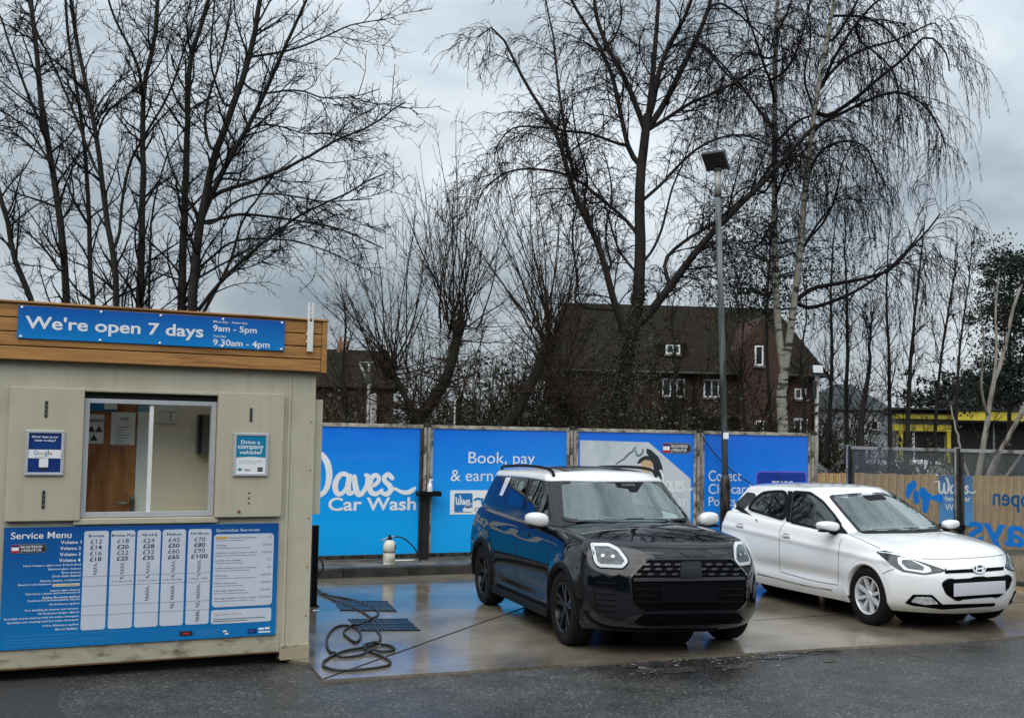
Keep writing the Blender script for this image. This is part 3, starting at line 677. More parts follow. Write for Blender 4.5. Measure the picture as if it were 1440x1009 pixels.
# ------------------------------------------------------------------ timber fence behind
FWT = FW.hit(1150, 664.3)[1]
M_BOARD = pm('fence_board', lin(196, 164, 116, 0.8), .75, var=.22, scale=3, stretch=(6, 6, .7), bump=.2, col2=lin(150, 116, 74), c2scale=2.4)
fw = fempty('timber_fence', FW, 0, 0, 0, 'pale timber board fence behind the gap and clear hoarding', 'fence')
for k in range(3): MB().box(-1.2, 11.5, .03, .075, .2 + k*.5, .29 + k*.5).build('rail', M_BOARD, fw)
rng = random.Random(5)
bms = []
for k in range(4):
    bms.append(MB().box(0.004, .146, 0, .022, 0, FWT).mesh('board', .003, 1)); bms[-1].materials.append(M_BOARD)
for k in range(84):
    o = mobj('board', rng.choice(bms), None, fw, (-1.2 + k*.15, rng.uniform(-.005, .005), rng.uniform(-.012, .012)))
sg = fempty('fence_sign', FW, FW.hit(1320, 690)[0], -.02, 0, 'blue sign with white wave script on the timber fence behind the post', 'sign')
X0 = FW.hit(1320, 690)[0]; b = (0, FW.hit(1367, 690)[0]-X0, FW.hit(1320, 738)[1], FW.hit(1320, 668)[1])
MB().box(b[0], b[1], -.004, .006, b[2], b[3]).build('panel', pgrad('fence_sign_print', lin(40, 150, 220), lin(30, 100, 170), .5, 1.3), sg, .002)
def fwx(px): return FW.hit(px, 690)[0] - X0
waves(sg, fwx(1313), fwx(1371), FW.hit(1340, 694)[1], FW.hit(1340, 671)[1], -.0065, M_WHITE)
text('Hand Car', sg, fwx(1324), fwx(1364), FW.hit(1340, 704)[1], FW.hit(1340, 696.5)[1], -.0065, M_WHITE, bold=.02)
text('Wash', sg, fwx(1328), fwx(1355), FW.hit(1340, 717)[1], FW.hit(1340, 708)[1], -.0065, M_WHITE, bold=.02)
# ================================================================== KIOSK
M_KIOSK = pm('kiosk_paint', lin(190, 185, 165), .55, var=.06, scale=4, bump=.05, bscale=90, col2=lin(174, 165, 140), c2scale=1.1, c2pos=(.48, .72), streak=(lin(120, 112, 92), .22))
M_SHUT = pm('kiosk_shutter_paint', lin(188, 181, 160), .5, var=.05, scale=3, bump=.03, streak=(lin(130, 118, 92), .18))
M_KWOOD = pm('fascia_timber', lin(186, 134, 74, 0.85), .6, var=.22, scale=3.0, stretch=(.7, 7, 9), bump=.15, bscale=12, col2=lin(140, 92, 46, .8), c2scale=2.0, c2pos=(.5, .66))
M_ALU = pm('window_aluminium', lin(205, 208, 212), .35, metal=.35, var=.08, scale=9)
M_ROOM = pm('kiosk_inside_wall', lin(236, 226, 204), .6, var=.06, scale=3)
M_OAK = pm('kiosk_door_wood', lin(160, 108, 62), .45, var=.3, scale=3, stretch=(7, 7, .8), col2=lin(130, 80, 38), c2scale=2)
M_RUST = pm('rust', lin(120, 84, 44), .9, var=.4, scale=20)
def H(px, py, yl=0.0): return FC.hit(px, py, yl)
KL = -4.2                                    # left end of the kiosk, outside the frame
wb = H(393, 916.5)[1]                        # bottom of the wall sheet
ftb = H(380, 521)[1]                         # underside of the timber fascia
ftt = H(380, 448, -.08)[1]
kx = fempty('kiosk', FC, 0, 0, 0, 'beige painted cash kiosk with timber fascia and sliding window', 'kiosk')
wx0, wz1 = H(119, 551); wx1, _ = H(306, 560); wz0 = H(119, 728)[1]
D = 2.5
wl = MB()
for (a, b_, c, d) in ((KL, wx0, wb, ftb + .1), (wx1, -.0, wb, ftb + .1), (wx0, wx1, wb, wz0), (wx0, wx1, wz1, ftb + .1)):
    wl.box(a, b_, 0, .06, c, d)
wl.build('front_wall', M_KIOSK, kx)
MB().box(-.06, -.001, .0605, D, wb, ftb + .1).build('side_wall', M_KIOSK, kx)
MB().box(KL, KL + .06, 1.25, D, wb, ftb + .1).build('side_wall', M_KIOSK, kx)      # front half left off, an added unseen opening to light the inside
MB().box(KL + .061, -.061, D - .06, D, wb, ftb + .1).build('back_wall', M_KIOSK, kx)
MB().box(KL + .061, -.061, .061, D - .061, wb, wb + .05).build('floor', M_OAK, kx)
rl0, rl1 = wx0 - .2, min(-.12, wx1 + .25)
MB().box(KL, 0, .6, D, ftb + .101, ftb + .15).box(KL, rl0, .0, .599, ftb + .101, ftb + .15).box(rl1, 0, .0, .599, ftb + .101, ftb + .15).box(rl0 + .001, rl1 - .001, 0, .06, ftb + .101, ftb + .15).build('roof', M_DRY, kx)
MB().add([(rl0, .06, ftb + .14), (rl1, .06, ftb + .14), (rl1, .6, ftb + .14), (rl0, .6, ftb + .14)], [(0, 1, 2, 3)]).build('added_rooflight', glass('added_rooflight_pane', (.34, .34, .34), 0), kx)  # roof opening and pane added out of view to light the kiosk inside
MB().box(-.075, -.062, .07, .6, wb + .06, ftb + .055).build('side_lining', M_ROOM, kx)
rvm = MB().lathe([(.007, 0), (.005, .004)], 8, (0, 0, 0), 'y').mesh('rivet'); rvm.materials.append(M_RUST)
for k in range(9): mobj('rivet', rvm, None, kx, (KL + .3 + k*.44, -.0005, wb + .05))
for k in range(5): mobj('rivet', rvm, None, kx, (-.03, -.0005, wb + .3 + k*.42))
# vertical sheet seam and corner trim
xs_ = H(409, 600)[0]
MB().box(xs_ - .002, xs_ + .002, -.002, .003, wb + .01, ftb).build('sheet_seam', M_GAP, kx)
MB().box(H(403, 640)[0], xs_ - .002, -.006, 0, wb, ftb).build('cover_strip', M_KIOSK, kx)
MB().box(H(393, 910)[0], 0.004, -.012, .1, -.0, wb + .06).build('corner_foot', pm('flaking_paint', lin(170, 160, 132), .7, var=.15, scale=8, col2=lin(60, 52, 40), c2scale=9, c2pos=(.55, .62)), kx, .004)
MB().box(KL, H(392, 910)[0], -.004, 0.0, wb + .0, wb + .008).build('drip_edge', M_RUST, kx)
mbx = MB().box(KL + .1, -.12, .12, D - .1, GZ, wb - .002); mbx.build('skid_base', M_GAP, kx)
M_SPLASH = pm('kiosk_lower_trim', lin(178, 172, 150), .6, var=.1, scale=6, bump=.1, col2=lin(104, 96, 78), c2scale=5, c2pos=(.5, .7), stretch=(1, 1, 2.5))
MB().box(KL, H(392, 910)[0] - .002, -.008, -.0005, wb + .012, wb + .17).build('lower_trim', M_SPLASH, kx, .003)
# timber fascia: four planks, a corner board, a top capping
fr_y = -.08
fx1 = H(460, 480, fr_y)[0]
zs = [ftb + (ftt - ftb) * k / 4 for k in range(5)]
fs = MB().box(KL, fx1 - .03, fr_y + .02, -.002, ftb + .004, ftt - .004).build('fascia', pm('fascia_backing', lin(90, 60, 30), .8), kx)
for k in range(4):
    MB().box(KL, fx1 - .05, fr_y, fr_y + .018, zs[k] + .004, zs[k+1] - .004).build('plank', M_KWOOD, fs, .006)
MB().box(fx1 - .048, fx1, fr_y - .01, fr_y + .03, ftb - .004, ftt + .004).build('corner_board', M_KWOOD, fs, .004)
for k in range(4):
    MB().box(fx1 - .022, fx1 - .003, fr_y + .0305, D + .05, zs[k] + .004, zs[k+1] - .004).build('side_plank', M_KWOOD, fs, .004)
MB().box(KL, fx1 + .004, fr_y - .02, .04, ftt + .005, ftt + .022).build('capping', M_KWOOD, fs, .004)
# window
wn = MB()
wy = .02
fwid = .045
wn.box(wx0 + .004, wx0 + fwid, wy - .02, wy + .04, wz0 + .004, wz1 - .05)
wn.box(wx1 - fwid, wx1 - .004, wy - .02, wy + .04, wz0 + .004, wz1 - .05)
wn.box(wx0 + fwid, wx1 - fwid, wy - .02, wy + .04, wz0 + .004, wz0 + fwid)
wn.box(wx0 + fwid, wx1 - fwid, wy - .02, wy + .04, wz1 - .05 - fwid*.8, wz1 - .05)
MB().box(wx0 + .002, wx1 - .002, .012, .058, wz1 - .0495, wz1 - .001).build('head_shadow', M_GAP, kx)  # dark filler strip standing in for the shade under the window head
win = wn.build('window', M_ALU, kx, .003)
xm = H(211, 640, wy)[0]
MB().box(xm - .016, xm + .016, wy - .005, wy + .03, wz0 + fwid, wz1 - .05 - fwid*.8).build('mullion', M_WPAINT, win)
M_KGL = glass('kiosk_glass', (.9, .93, .92), -.01)
for a, b_, yy in ((wx0 + fwid, xm - .016, .012), (xm + .016, wx1 - fwid, .022)):
    MB().add([(a, wy + yy, wz0 + fwid), (b_, wy + yy, wz0 + fwid), (b_, wy + yy, wz1 - .05 - fwid*.8), (a, wy + yy, wz1 - .05 - fwid*.8)], [(0, 1, 2, 3)]).build('pane', M_KGL, win)
MB().box(wx0 - .05, wx1 + .03, -.035, -.001, wz0 - .05, wz0 - .004).build('window_sill', M_KIOSK, kx, .006)
MB().box(wx0 - .06, wx1 + .04, -.03, -.001, wz1 + .005, wz1 + .03).build('window_head', M_KIOSK, kx, .005)
# folded back shutters
def shutter(lab, l, t, r, b, plates, frame_px):
    x0, z1 = H(l, t, -.05); x1 = H(r, (t+b)/2, -.05)[0]; z0 = H(l, b, -.05)[1]
    s_ = MB().box(x0, x1, -.05, -.004, z0, z1).build('shutter', M_SHUT, kx, .006)
    s_['label'] = lab
    for (px, py, hh, kind) in plates:
        cx, cz = H(px, py, -.05); h2 = hh * 9.7 / FPX / 2
        if kind:
            MB().box(cx - .011, cx + .011, -.056, -.0505, cz - h2, cz + h2).build('bolt_plate', M_INK, s_, .003)
            for q in (-.6, 0, .5): MB().box(cx - .004, cx + .004, -.0575, -.0562, cz + q*h2 - .004, cz + q*h2 + .004).build('bolt', M_STEEL, s_)
        else:
            for q in (-1, 0, 1): MB().lathe([(.0085, 0), (.006, .003)], 8, (cx, -.0505, cz + q*h2*.8), 'y').build('bolt_hole', M_INK, s_)
    return s_
shutter('left window shutter folded back', 15, 543, 116, 733, ((65, 575, 22, 1), (61, 702, 24, 1)), None)
shutter('right window shutter folded back', 308, 551, 398, 727, ((353, 583, 20, 1), (350, 700, 18, 0)), None)
MB().lathe([(.012, 0), (.012, .012)], 10, (H(334, 718)[0], -.05, H(334, 718)[1]), 'y').build('padlock_stud', M_RUST, kx)
# board on the side wall seen edge on
e0 = H(447, 562, .1); e1 = H(444, 722, .1)
MB().box(.012, .085, .05, .1, e1[1], e0[1]).build('side_shutter', M_KIOSK, kx, .004)
MB().box(.0, .012, .06, .09, e1[1] - .02, e0[1] - .02).build('hinge_gap', M_GAP, kx)
# inside: partition with a door, notices, a key cabinet
py_ = .62
def HI(px, py): return FC.hit(px, py, py_)
MB().box(KL + .07, -.07, py_, py_ + .05, wb + .051, ftb + .09).build('partition', M_ROOM, kx)
d0, d1 = HI(100, 640)[0], HI(190, 640)[0]
dr = MB().box(d0, d1, py_ - .03, py_ - .004, wb + .06, HI(150, 545)[1] + .3).build('inner_door', M_OAK, kx, .004)
hx, hz = HI(185, 706)
MB().box(hx - .02, hx + .02, py_ - .045, py_ - .031, hz - .13, hz + .06).tube([(hx, py_ - .06, hz), (hx - .06, py_ - .075, hz), (hx - .14, py_ - .07, hz)], .01, 8).build('handle', M_STEEL, dr)
MB().box(d1 + .005, HI(208, 640)[0], py_ - .02, py_ - .002, wb + .06, HI(150, 578)[1]).build('door_jamb', M_WPAINT, kx, .004)
def sheet(name, l, t, r, b, mat, off=.034, ink=None):
    x0, z1 = HI(l, t); x1, z0 = HI(r, t)[0], HI(l, b)[1]
    o = MB().box(x0, x1, py_ - off - .004, py_ - off, z0, z1).build(name, mat, kx)
    return x0, x1, z0, z1, py_ - off - .0055
M_PAPER = pm('paper', (.72, .72, .7), .7, var=.04)
M_PLASTIC = pm('grey_cabinet', lin(120, 120, 116), .45, var=.1)
x0, x1, z0, z1, yy = sheet('notice', 156, 579, 190, 625, M_PAPER)
text('NOTICE', kx, x0 + .07, x1 - .06, z1 - .07, z1 - .045, yy, M_INK, bold=.02)
for k in range(9): MB().box(x0 + .04, x1 - .04 - .03*(k % 3), yy, yy + .001, z1 - .13 - k*.024, z1 - .125 - k*.024).build('notice_line', M_GREYP, kx)
x0, x1, z0, z1, yy = sheet('safety_notice', 119, 582, 146, 623, M_PAPER)
text('Licensed', kx, x0 + .02, x1 - .01, z1 - .065, z1 - .03, yy, M_INK, bold=.02)
for (u, v_) in ((.35, .5), (.75, .5), (.5, .2)):
    cx, cz = x0 + (x1-x0)*u, z0 + (z1-z0)*v_
    MB().prism([(cx - .03, cz - .025), (cx + .03, cz - .025), (cx, cz + .03)], yy - .001, yy + .001).build('warning_symbol', M_INK, kx)
sheet('blue_poster', 119, 556, 165, 577, pm('poster_blue', lin(30, 120, 180), .5), .034)
sheet('card_logo', 146, 563, 164, 575, M_PAPER, .04)
sheet('photo_notice', 191, 560, 213, 580, pm('photo_card', lin(120, 160, 176), .5), .006)
x0, x1, z0, z1, yy = sheet('wall_planner', 222, 562, 251, 594, M_PAPER, .003)
MB().box(x0 + .01, x1 - .02, yy, yy + .001, (z0+z1)/2 - .004, (z0+z1)/2).build('planner_rule', M_GREYP, kx)
MB().box((x0+x1)/2 + .02, (x0+x1)/2 + .03, yy, yy + .001, z0 + .01, (z0+z1)/2).build('planner_rule', M_GREYP, kx)
x0, z1 = HI(276, 582); x1, z0 = HI(300, 582)[0], HI(276, 638)[1]
kc = MB().box(x0, x1 + .1, py_ - .14, py_ - .002, z0, z1).build('key_cabinet', M_PLASTIC, kx, .01)
MB().box(x0 - .002, x0 + .03, py_ - .142, py_ - .1, z0 + .01, z1 - .01).build('cabinet_edge', M_INK, kc)
# counter under the window
MB().box(wx0 - .3, wx1 + .3, .08, .55, wz0 - .12, wz0 - .08).build('counter', M_ROOM, kx)

# ------------------------------------------------------------------ opening hours sign on the fascia
sy = fr_y - .012
def HS(px, py): return FC.hit(px, py, sy)
s0x, s1z = HS(26, 429); s1x = HS(400, 472)[0]; s0z = HS(26, 475)[1]
M_SIGNB = pgrad('hours_sign_print', lin(0, 140, 220, .9), lin(0, 92, 184, .9), s0z - .0, s1z)
hs = fempty('opening_hours_sign', FC, 0, 0, 0, 'long blue sign reading We are open 7 days on the timber fascia', 'sign')
MB().box(s0x, s1x, sy - .004, sy + .01, s0z, s1z).build('panel', M_SIGNB, hs, .002)
for px, t in (("We're open 7 days", (36, 443, 470, 286)), ):
    x0, z1 = HS(t[0], t[1]); x1 = HS(t[3], 462)[0]; zz = HS(t[0], 461.3)[1]
    text("We're open 7 days", hs, x0, x1, zz - (z1 - zz)*.30, z1, sy - .0055, M_WHITE, bold=.035)
for s_, l, t, b, r, bo in (('Monday - Saturday', 300, 450.3, 454.2, 348, .02), ('9am - 5pm', 299.5, 456.5, 468, 361, .03), ('Sunday', 300, 470.5, 474.5, 318, .02), ('9.30am - 4pm', 299.5, 476.3, 488, 379, .03)):
    x0, z1 = HS(l, t); x1 = HS(r, (t+b)/2)[0]; text(s_, hs, x0, x1, HS(l, b)[1], z1, sy - .0055, M_WHITE, bold=bo)
scm = MB().lathe([(.011, 0), (.011, .003), (.006, .006)], 10, (0, 0, 0), 'y').mesh('screw'); scm.materials.append(M_WHITE)
for f in (.012, .29, .51, .75, .988):
    for zz in (s0z + .014, s1z - .014): mobj('screw', scm, None, hs, (s0x + (s1x-s0x)*f, sy - .004, zz))
# white cable bracket clipped over the fascia
bq = fempty('cable_bracket', FC, 0, 0, 0, 'narrow white plastic bracket clipped over the fascia corner', 'bracket')
def HB(px, py): return FC.hit(px, py, fr_y - .03)
q0, q1 = HB(432, 494), HB(440, 494); zt_ = HB(436, 425)[1]; zmid = HB(436, 452)[1]
MB().box(q0[0], q1[0], fr_y - .032, fr_y - .012, q0[1], zmid).build('body', M_WPAINT, bq, .004)
for a, b_ in ((q0[0], q0[0] + .015), (q1[0] - .012, q1[0])): MB().box(a, b_, fr_y - .03, fr_y - .014, zmid + .001, zt_).build('prong', M_WPAINT, bq, .002)
for k in range(3): MB().box(q0[0] + .0152, q1[0] - .0122, fr_y - .028, fr_y - .016, zmid + .03 + k*.04, zmid + .04 + k*.04).build('rung', M_WPAINT, bq)
for zz in (.3, .55): MB().box(q0[0] - .01, q0[0] - .0003, fr_y - .03, fr_y - .012, q0[1] + zz*(zmid-q0[1]), q0[1] + zz*(zmid-q0[1]) + .02).build('clip', M_WPAINT, bq)

# ------------------------------------------------------------------ framed posters on the shutters
def poster(lab, l, t, r, b):
    yy = -.056
    def P(px, py): return FC.hit(px, py, yy)
    x0, z1 = P(l, t); x1 = P(r, (t+b)/2)[0]; z0 = P(l, b)[1]
    h = fempty('poster_frame', FC, 0, 0, 0, lab, 'poster', None)
    f = .024
    m = MB().box(x0, x1, yy - .014, yy + .002, z1 - f, z1).box(x0, x1, yy - .014, yy + .002, z0, z0 + f).box(x0, x0 + f, yy - .0135, yy + .002, z0 + f, z1 - f).box(x1 - f, x1, yy - .0135, yy + .002, z0 + f, z1 - f)
    m.build('frame', M_ALU, h, .005)
    return h, x0 + f, x1 - f, z0 + f, z1 - f, yy
h, x0, x1, z0, z1, yy = poster('silver framed navy poster asking How was your visit today', 36.5, 604, 90, 668)
W_, H_ = x1-x0, z1-z0
MB().box(x0, x1, yy - .006, yy, z0, z1).build('print', M_NAVY, h)
MB().box(x0, x1, yy - .007, yy - .0061, z0 + H_*.36, z0 + H_*.58).build('white_band', M_WHITE, h)
text('How was your', h, x0 + W_*.1, x1 - W_*.1, z0 + H_*.86, z0 + H_*.94, yy - .0072, M_WHITE, bold=.03)
text('visit today?', h, x0 + W_*.17, x1 - W_*.17, z0 + H_*.77, z0 + H_*.85, yy - .0072, M_WHITE, bold=.03)
for k, s_ in enumerate(('We value your feedback, please', 'scan the code and leave us a', 'review')): text(s_, h, x0 + W_*(.12 + .1*(k == 2)*2), x1 - W_*(.12 + .2*(k == 2)), z0 + H_*(.7 - .05*k), z0 + H_*(.73 - .05*k), yy - .0072, M_CARDB)
for s_, a, b_, c in (('G', .17, .29, lin(66, 110, 200)), ('o', .30, .39, lin(200, 70, 60)), ('o', .40, .49, lin(220, 170, 60)), ('g', .50, .59, lin(66, 110, 200)), ('l', .605, .635, lin(60, 140, 80)), ('e', .65, .74, lin(200, 70, 60))):
    zz0, zz1 = {'G': (.44, .56), 'l': (.44, .56), 'g': (.405, .52)}.get(s_, (.44, .52))
    text(s_, h, x0 + W_*a, x0 + W_*b_, z0 + H_*zz0, z0 + H_*zz1, yy - .0082, pm('ink_' + s_ + str(a), c, .5))
text('Reviews', h, x0 + W_*.2, x0 + W_*.48, z0 + H_*.375, z0 + H_*.405, yy - .0082, M_GREYP)
MB().prism(rrect(x0 + W_*.34, x0 + W_*.62, z0 + H_*.13, z0 + H_*.35, .008), yy - .0085, yy - .0062).build('white_square', M_WHITE, h)
MB().prism(rrect(x0 + W_*.36, x0 + W_*.62, z0 + H_*.07, z0 + H_*.12, .004), yy - .0085, yy - .0062).build('black_tab', M_INK, h)
h, x0, x1, z0, z1, yy = poster('silver framed teal poster asking Drive a company vehicle', 329, 608, 377, 669)
W_, H_ = x1-x0, z1-z0
MB().box(x0, x1, yy - .006, yy, z0, z1).build('print', M_WHITE, h)
MB().prism([(x0, z0 + H_*.42), (x0 + W_*.5, z0 + H_*.45), (x1, z0 + H_*.42), (x1, z1), (x0, z1)], yy - .0075, yy - .0061).build('teal_field', pm('print_teal', lin(0, 128, 170), .4, var=.05), h)
for s_, a, b_, k in (('Drive a', .15, .8, .78), ('company', .05, .93, .64), ('vehicle?', .1, .88, .51)): text(s_, h, x0 + W_*a, x0 + W_*b_, z0 + H_*(k - (.03 if 'p' in s_ else 0)), z0 + H_*(k + .1), yy - .0085, M_WHITE, bold=.03)
for k, s_ in enumerate(('Ask us about our account for', 'business and fleet customers', 'here today')): text(s_, h, x0 + W_*.1, x1 - W_*(.1 + .2*(k == 2)), z0 + H_*(.33 - .045*k), z0 + H_*(.355 - .045*k), yy - .0072, M_GREYP)
MB().prism([(x0 + W_*.05, z0 + H_*.1), (x0 + W_*.14, z0 + H_*.06), (x0 + W_*.23, z0 + H_*.1), (x0 + W_*.14, z0 + H_*.15)], yy - .0075, yy - .0061).build('diamond_logo', MATS['print_teal'], h)
waves(h, x0 + W_*.28, x0 + W_*.52, z0 + H_*.07, z0 + H_*.13, yy - .0075, M_NAVY)
for k in (0, 1): MB().box(x0 + W_*.74, x0 + W_*.92, yy - .0075, yy - .0061, z0 + H_*(.05 + .06*k), z0 + H_*(.1 + .06*k)).build('black_logo', M_INK, h)

# ------------------------------------------------------------------ service menu board
my = -.02
def HM(px, py): return FC.hit(px, py, my)
bx0 = HM(6, 741)[0] - .0; bz1 = HM(6, 741.5)[1]; bx1 = HM(392, 737)[0]; bz0 = HM(1, 914.5)[1]
M_MENU = pgrad('menu_print', lin(0, 128, 200, .9), lin(0, 82, 160, .9), bz0, bz1, rough=.4)
mn = fempty('service_menu_board', FC, 0, 0, 0, 'large blue service menu price board below the kiosk window', 'menu board')
MB().box(bx0, bx1, my - .003, -.003, bz0, bz1).build('panel', M_MENU, mn, .002)
Y1, Y2 = my - .0045, my - .006
def mt(s_, l, t, b, r, mat, y=None, **kw):
    x0, z1 = HM(l, t); x1 = HM(r, (t+b)/2)[0]; z0 = HM(l, b)[1]
    text(s_, mn, x0, x1, z0, z1, Y1 if y is None else y, mat, **kw)
mt('Service Menu', 15.5, 748, 757.6, 100.5, M_WHITE, bold=.02)
badge(FC, mn, (14.5, 764.5, 65, 777.5), 0, 0, my - .0045)
for k, (l, yy, r) in enumerate(((85.5, 762, 114.5), (84.5, 770.5, 114), (84, 779, 113.5), (83, 787.3, 113))):
    mt('Volume %d' % (k+1), l, yy - 2.5, yy + 2.5, r, M_WHITE, bold=.035)
M_COLW = pm('menu_column', lin(206, 214, 226), .4, var=.03)
cols = [(118.6, 152.7, 113, 147.7, 746.3, 885.7), (156.6, 190, 151, 185.4, 745.8, 884.5), (193.3, 226, 188, 221.5, 745.2, 883), (229.3, 261.8, 223.4, 256.5, 744.5, 880), (265.4, 298, 259.8, 292.5, 744.2, 878.7)]
names = ['Bronze', 'Bronze Plus', 'Gold', 'Platinum', 'Full Monty']
prices = [(12, 14, 16, 18), (18, 20, 22, 25), (24, 28, 32, 35), (45, 50, 60, 65), (70, 80, 90, 100)]
ticks = [(4, 0, 0, 0, 0), (4, 1, 0, 0, 0), (4, 1, 5, 0, 0), (4, 1, 5, 2, 0), (4, 1, 5, 2, 4)]
tf = [(.13, .155, .18, .205), (.245,), (.30, .325, .35, .375, .40), (.435, .46), (.50, .53, .555, .58)]
tz = [[.265, .295, .325, .355], [.405], [.52, .55, .58, .61, .64], [.70, .73], [.795, .82, .85, .88]]
CZ0 = HM(113, 885.7)[1]; CZ1 = HM(118.6, 746.3)[1]; CH = CZ1 - CZ0
ex = ['', 'Liquid', 'Perfect wax', 'Perfect Wax Polish', 'Ultra HD']
for c, (tl, tr, bl, br_, ty, by) in enumerate(cols):
    X0 = (HM(tl, ty)[0] + HM(bl, by)[0]) / 2; X1 = (HM(tr, ty)[0] + HM(br_, by)[0]) / 2; WW = X1 - X0
    MB().prism(rrect(X0, X1, CZ0, CZ1, .02), my - .005, my - .0031).build('price_column', M_COLW, mn)
    text(names[c], mn, X0 + WW*(.18 if c not in (1, 4) else .03 if c == 1 else .1), X1 - WW*(.18 if c not in (1, 4) else .03 if c == 1 else .1), CZ1 - CH*.062, CZ1 - CH*.034, Y2, M_INKB, bold=.03)
    for k, pz in enumerate(prices[c]):
        zz = CZ1 - CH*(.107 + .0595*k)
        text('£%d' % pz, mn, X0 + WW*(.26 if pz < 100 else .14), X1 - WW*(.26 if pz < 100 else .14), zz - CH*.022, zz + CH*.022, Y2, M_INKB if k % 2 == 0 else M_INK, bold=.0 if k % 2 == 0 else .03)
    tk = MB()
    for g in range(5):
        for k in range(ticks[c][g]):
            zz = CZ1 - CH*(tz[g][k] + .075); xx = X0 + WW*.5
            ribbon(tk, [(xx - .012, zz), (xx - .004, zz - .009), (xx + .014, zz + .013)], (.004, .006, .004), Y2)
    tk.build('tick_column', M_INK, mn)['kind'] = 'stuff'
    ln = MB()
    for q in (.46, .555, .755, .85): ln.box(X0, X1, Y2, Y2 + .0005, CZ1 - CH*q - .0012, CZ1 - CH*q + .0012)
    ln.build('column_rule', M_GREYP, mn)['kind'] = 'stuff'
    if ex[c]: text(ex[c], mn, X0 + WW*.1, X1 - WW*.1, CZ1 - CH*.528, CZ1 - CH*.512, Y2, M_INK)
rows = [('Hand shampoo, glass rinse & hand dried', 33, 330), ('External glass cleaned', 68, 353), ('Tyres dressed', 86, 377), ('Door shuts cleaned', 74, 400), ('Exterior plastics conditioned', 57, 436),
        ('Interior glass cleaned', 71, 504), ('Upholstery, carpets and boot vacuumed', 35.5, 530), ('Rubber floormats washed', 60, 553), ('Dashboard & internal plastics cleaned', 39, 578), ('Air freshener applied', 69, 602),
        ('Fine detailing to interior and exterior', 35, 646), ('Air freshener hanger offered', 53, 668), ('Specialist carpet cleaning with bio-active detergent', 5, 708), ('Specialist seat cleaning with bio-active detergent', 9.5, 734), ('Odour Eliminator applied', 59, 754), ('Air-con Sanitiser', 77, 776)]
for s_, l, v_ in rows:
    yy = 730 + v_/5.043; r = 114.5 - (v_ - 200)/115.
    mt(s_, l, yy - 1.6, yy + 1.9, r, M_WHITE, bold=.03)
mt('Exterior body treatment', 25.5, 730 + 465/5.043 - 1.6, 730 + 465/5.043 + 1.9, 72, M_WHITE, bold=.03)
x0, z1 = HM(74, 820.5); x1 = HM(112, 822)[0]; z0 = HM(74, 824.5)[1]
MB().prism([(x0, z0), (x1, z0), (x1, z1), (x0, z1)], my - .0045, my - .0031).build('cream_tab', pm('print_cream', lin(228, 214, 180), .5), mn)
text('choose from 4 finishes', mn, x0 + .01, x1 - .01, z0 + .005, z1 - .005, Y2, M_GREYP)
# specialist services
x0 = HM(299.5, 800)[0]; x1 = HM(383.5, 800)[0]; z1 = HM(301.5, 750.8)[1]; z0 = HM(297, 853.5)[1]
mt('Specialist Services', 304, 743.2, 748.4, 365, M_COLW, bold=.025)
MB().prism(rrect(x0, x1, z0, z1, .03), my - .005, my - .0031).build('services_card', M_COLW, mn)
svc = [('Deep sanitising package', '£19', .26), ('Valeting', '£15-£30', 0), ('Upholstery, seats & carpets cleaned', '£17-£23', 0), ('Leather seat cleaning', '£15', 0), ('Leather & fabric protection treatment', '£20', 0), ('Liquid wax', '£20-£70', 0), ('Perfect wax polish', '£40-£60', 0), ('Ultra high definition wax', '£30-£60', 0), ('Ultra high definition ceramic coating', '£100-£200', 0)]
WW, HH = x1-x0, z1-z0
MB().prism([(x0 + WW*.03, z1 - HH*.065), (x0 + WW*.21, z1 - HH*.065), (x0 + WW*.21, z1 - HH*.035), (x0 + WW*.03, z1 - HH*.035)], Y2, Y2 + .0005).build('orange_tab', pm('print_orange', lin(214, 160, 60), .5), mn)
for k, (s_, pr, ind) in enumerate(svc):
    zc = z1 - HH*(.05 + .104*k)
    text(s_, mn, x0 + WW*(.03 + ind*.8), x0 + WW*min(.72, .05 + ind*.8 + .019*len(s_)), zc - HH*.016, zc + HH*.014, Y2 - .0005, M_INK)
    text(pr, mn, x1 - WW*(.03 + .024*len(pr)), x1 - WW*.03, zc - HH*.014, zc + HH*.014, Y2, M_INK)
    MB().box(x0 + WW*.03, x0 + WW*(.5 + .1*(k % 3)), Y2, Y2 + .0005, zc - HH*.04, zc - HH*.034).build('rule', M_GREYP, mn)
x0 = HM(296.5, 866)[0]; x1 = HM(381, 866)[0]; z1 = HM(296, 857.5)[1]; z0 = HM(296, 877)[1]; WW, HH = x1-x0, z1-z0
MB().prism(rrect(x0, x1, z0, z1, .02), my - .005, my - .0031).build('offer_card', M_COLW, mn)
text('T&Cs Every Month', mn, x0 + WW*.04, x0 + WW*.5, z0 + HH*.55, z0 + HH*.75, Y2, pm('print_rose', lin(176, 130, 120), .5))
for k in range(2): MB().box(x0 + WW*.04, x0 + WW*(.9 - .3*k), Y2, Y2 + .0005, z0 + HH*(.3 - .15*k), z0 + HH*(.36 - .15*k)).build('rule', M_GREYP, mn)
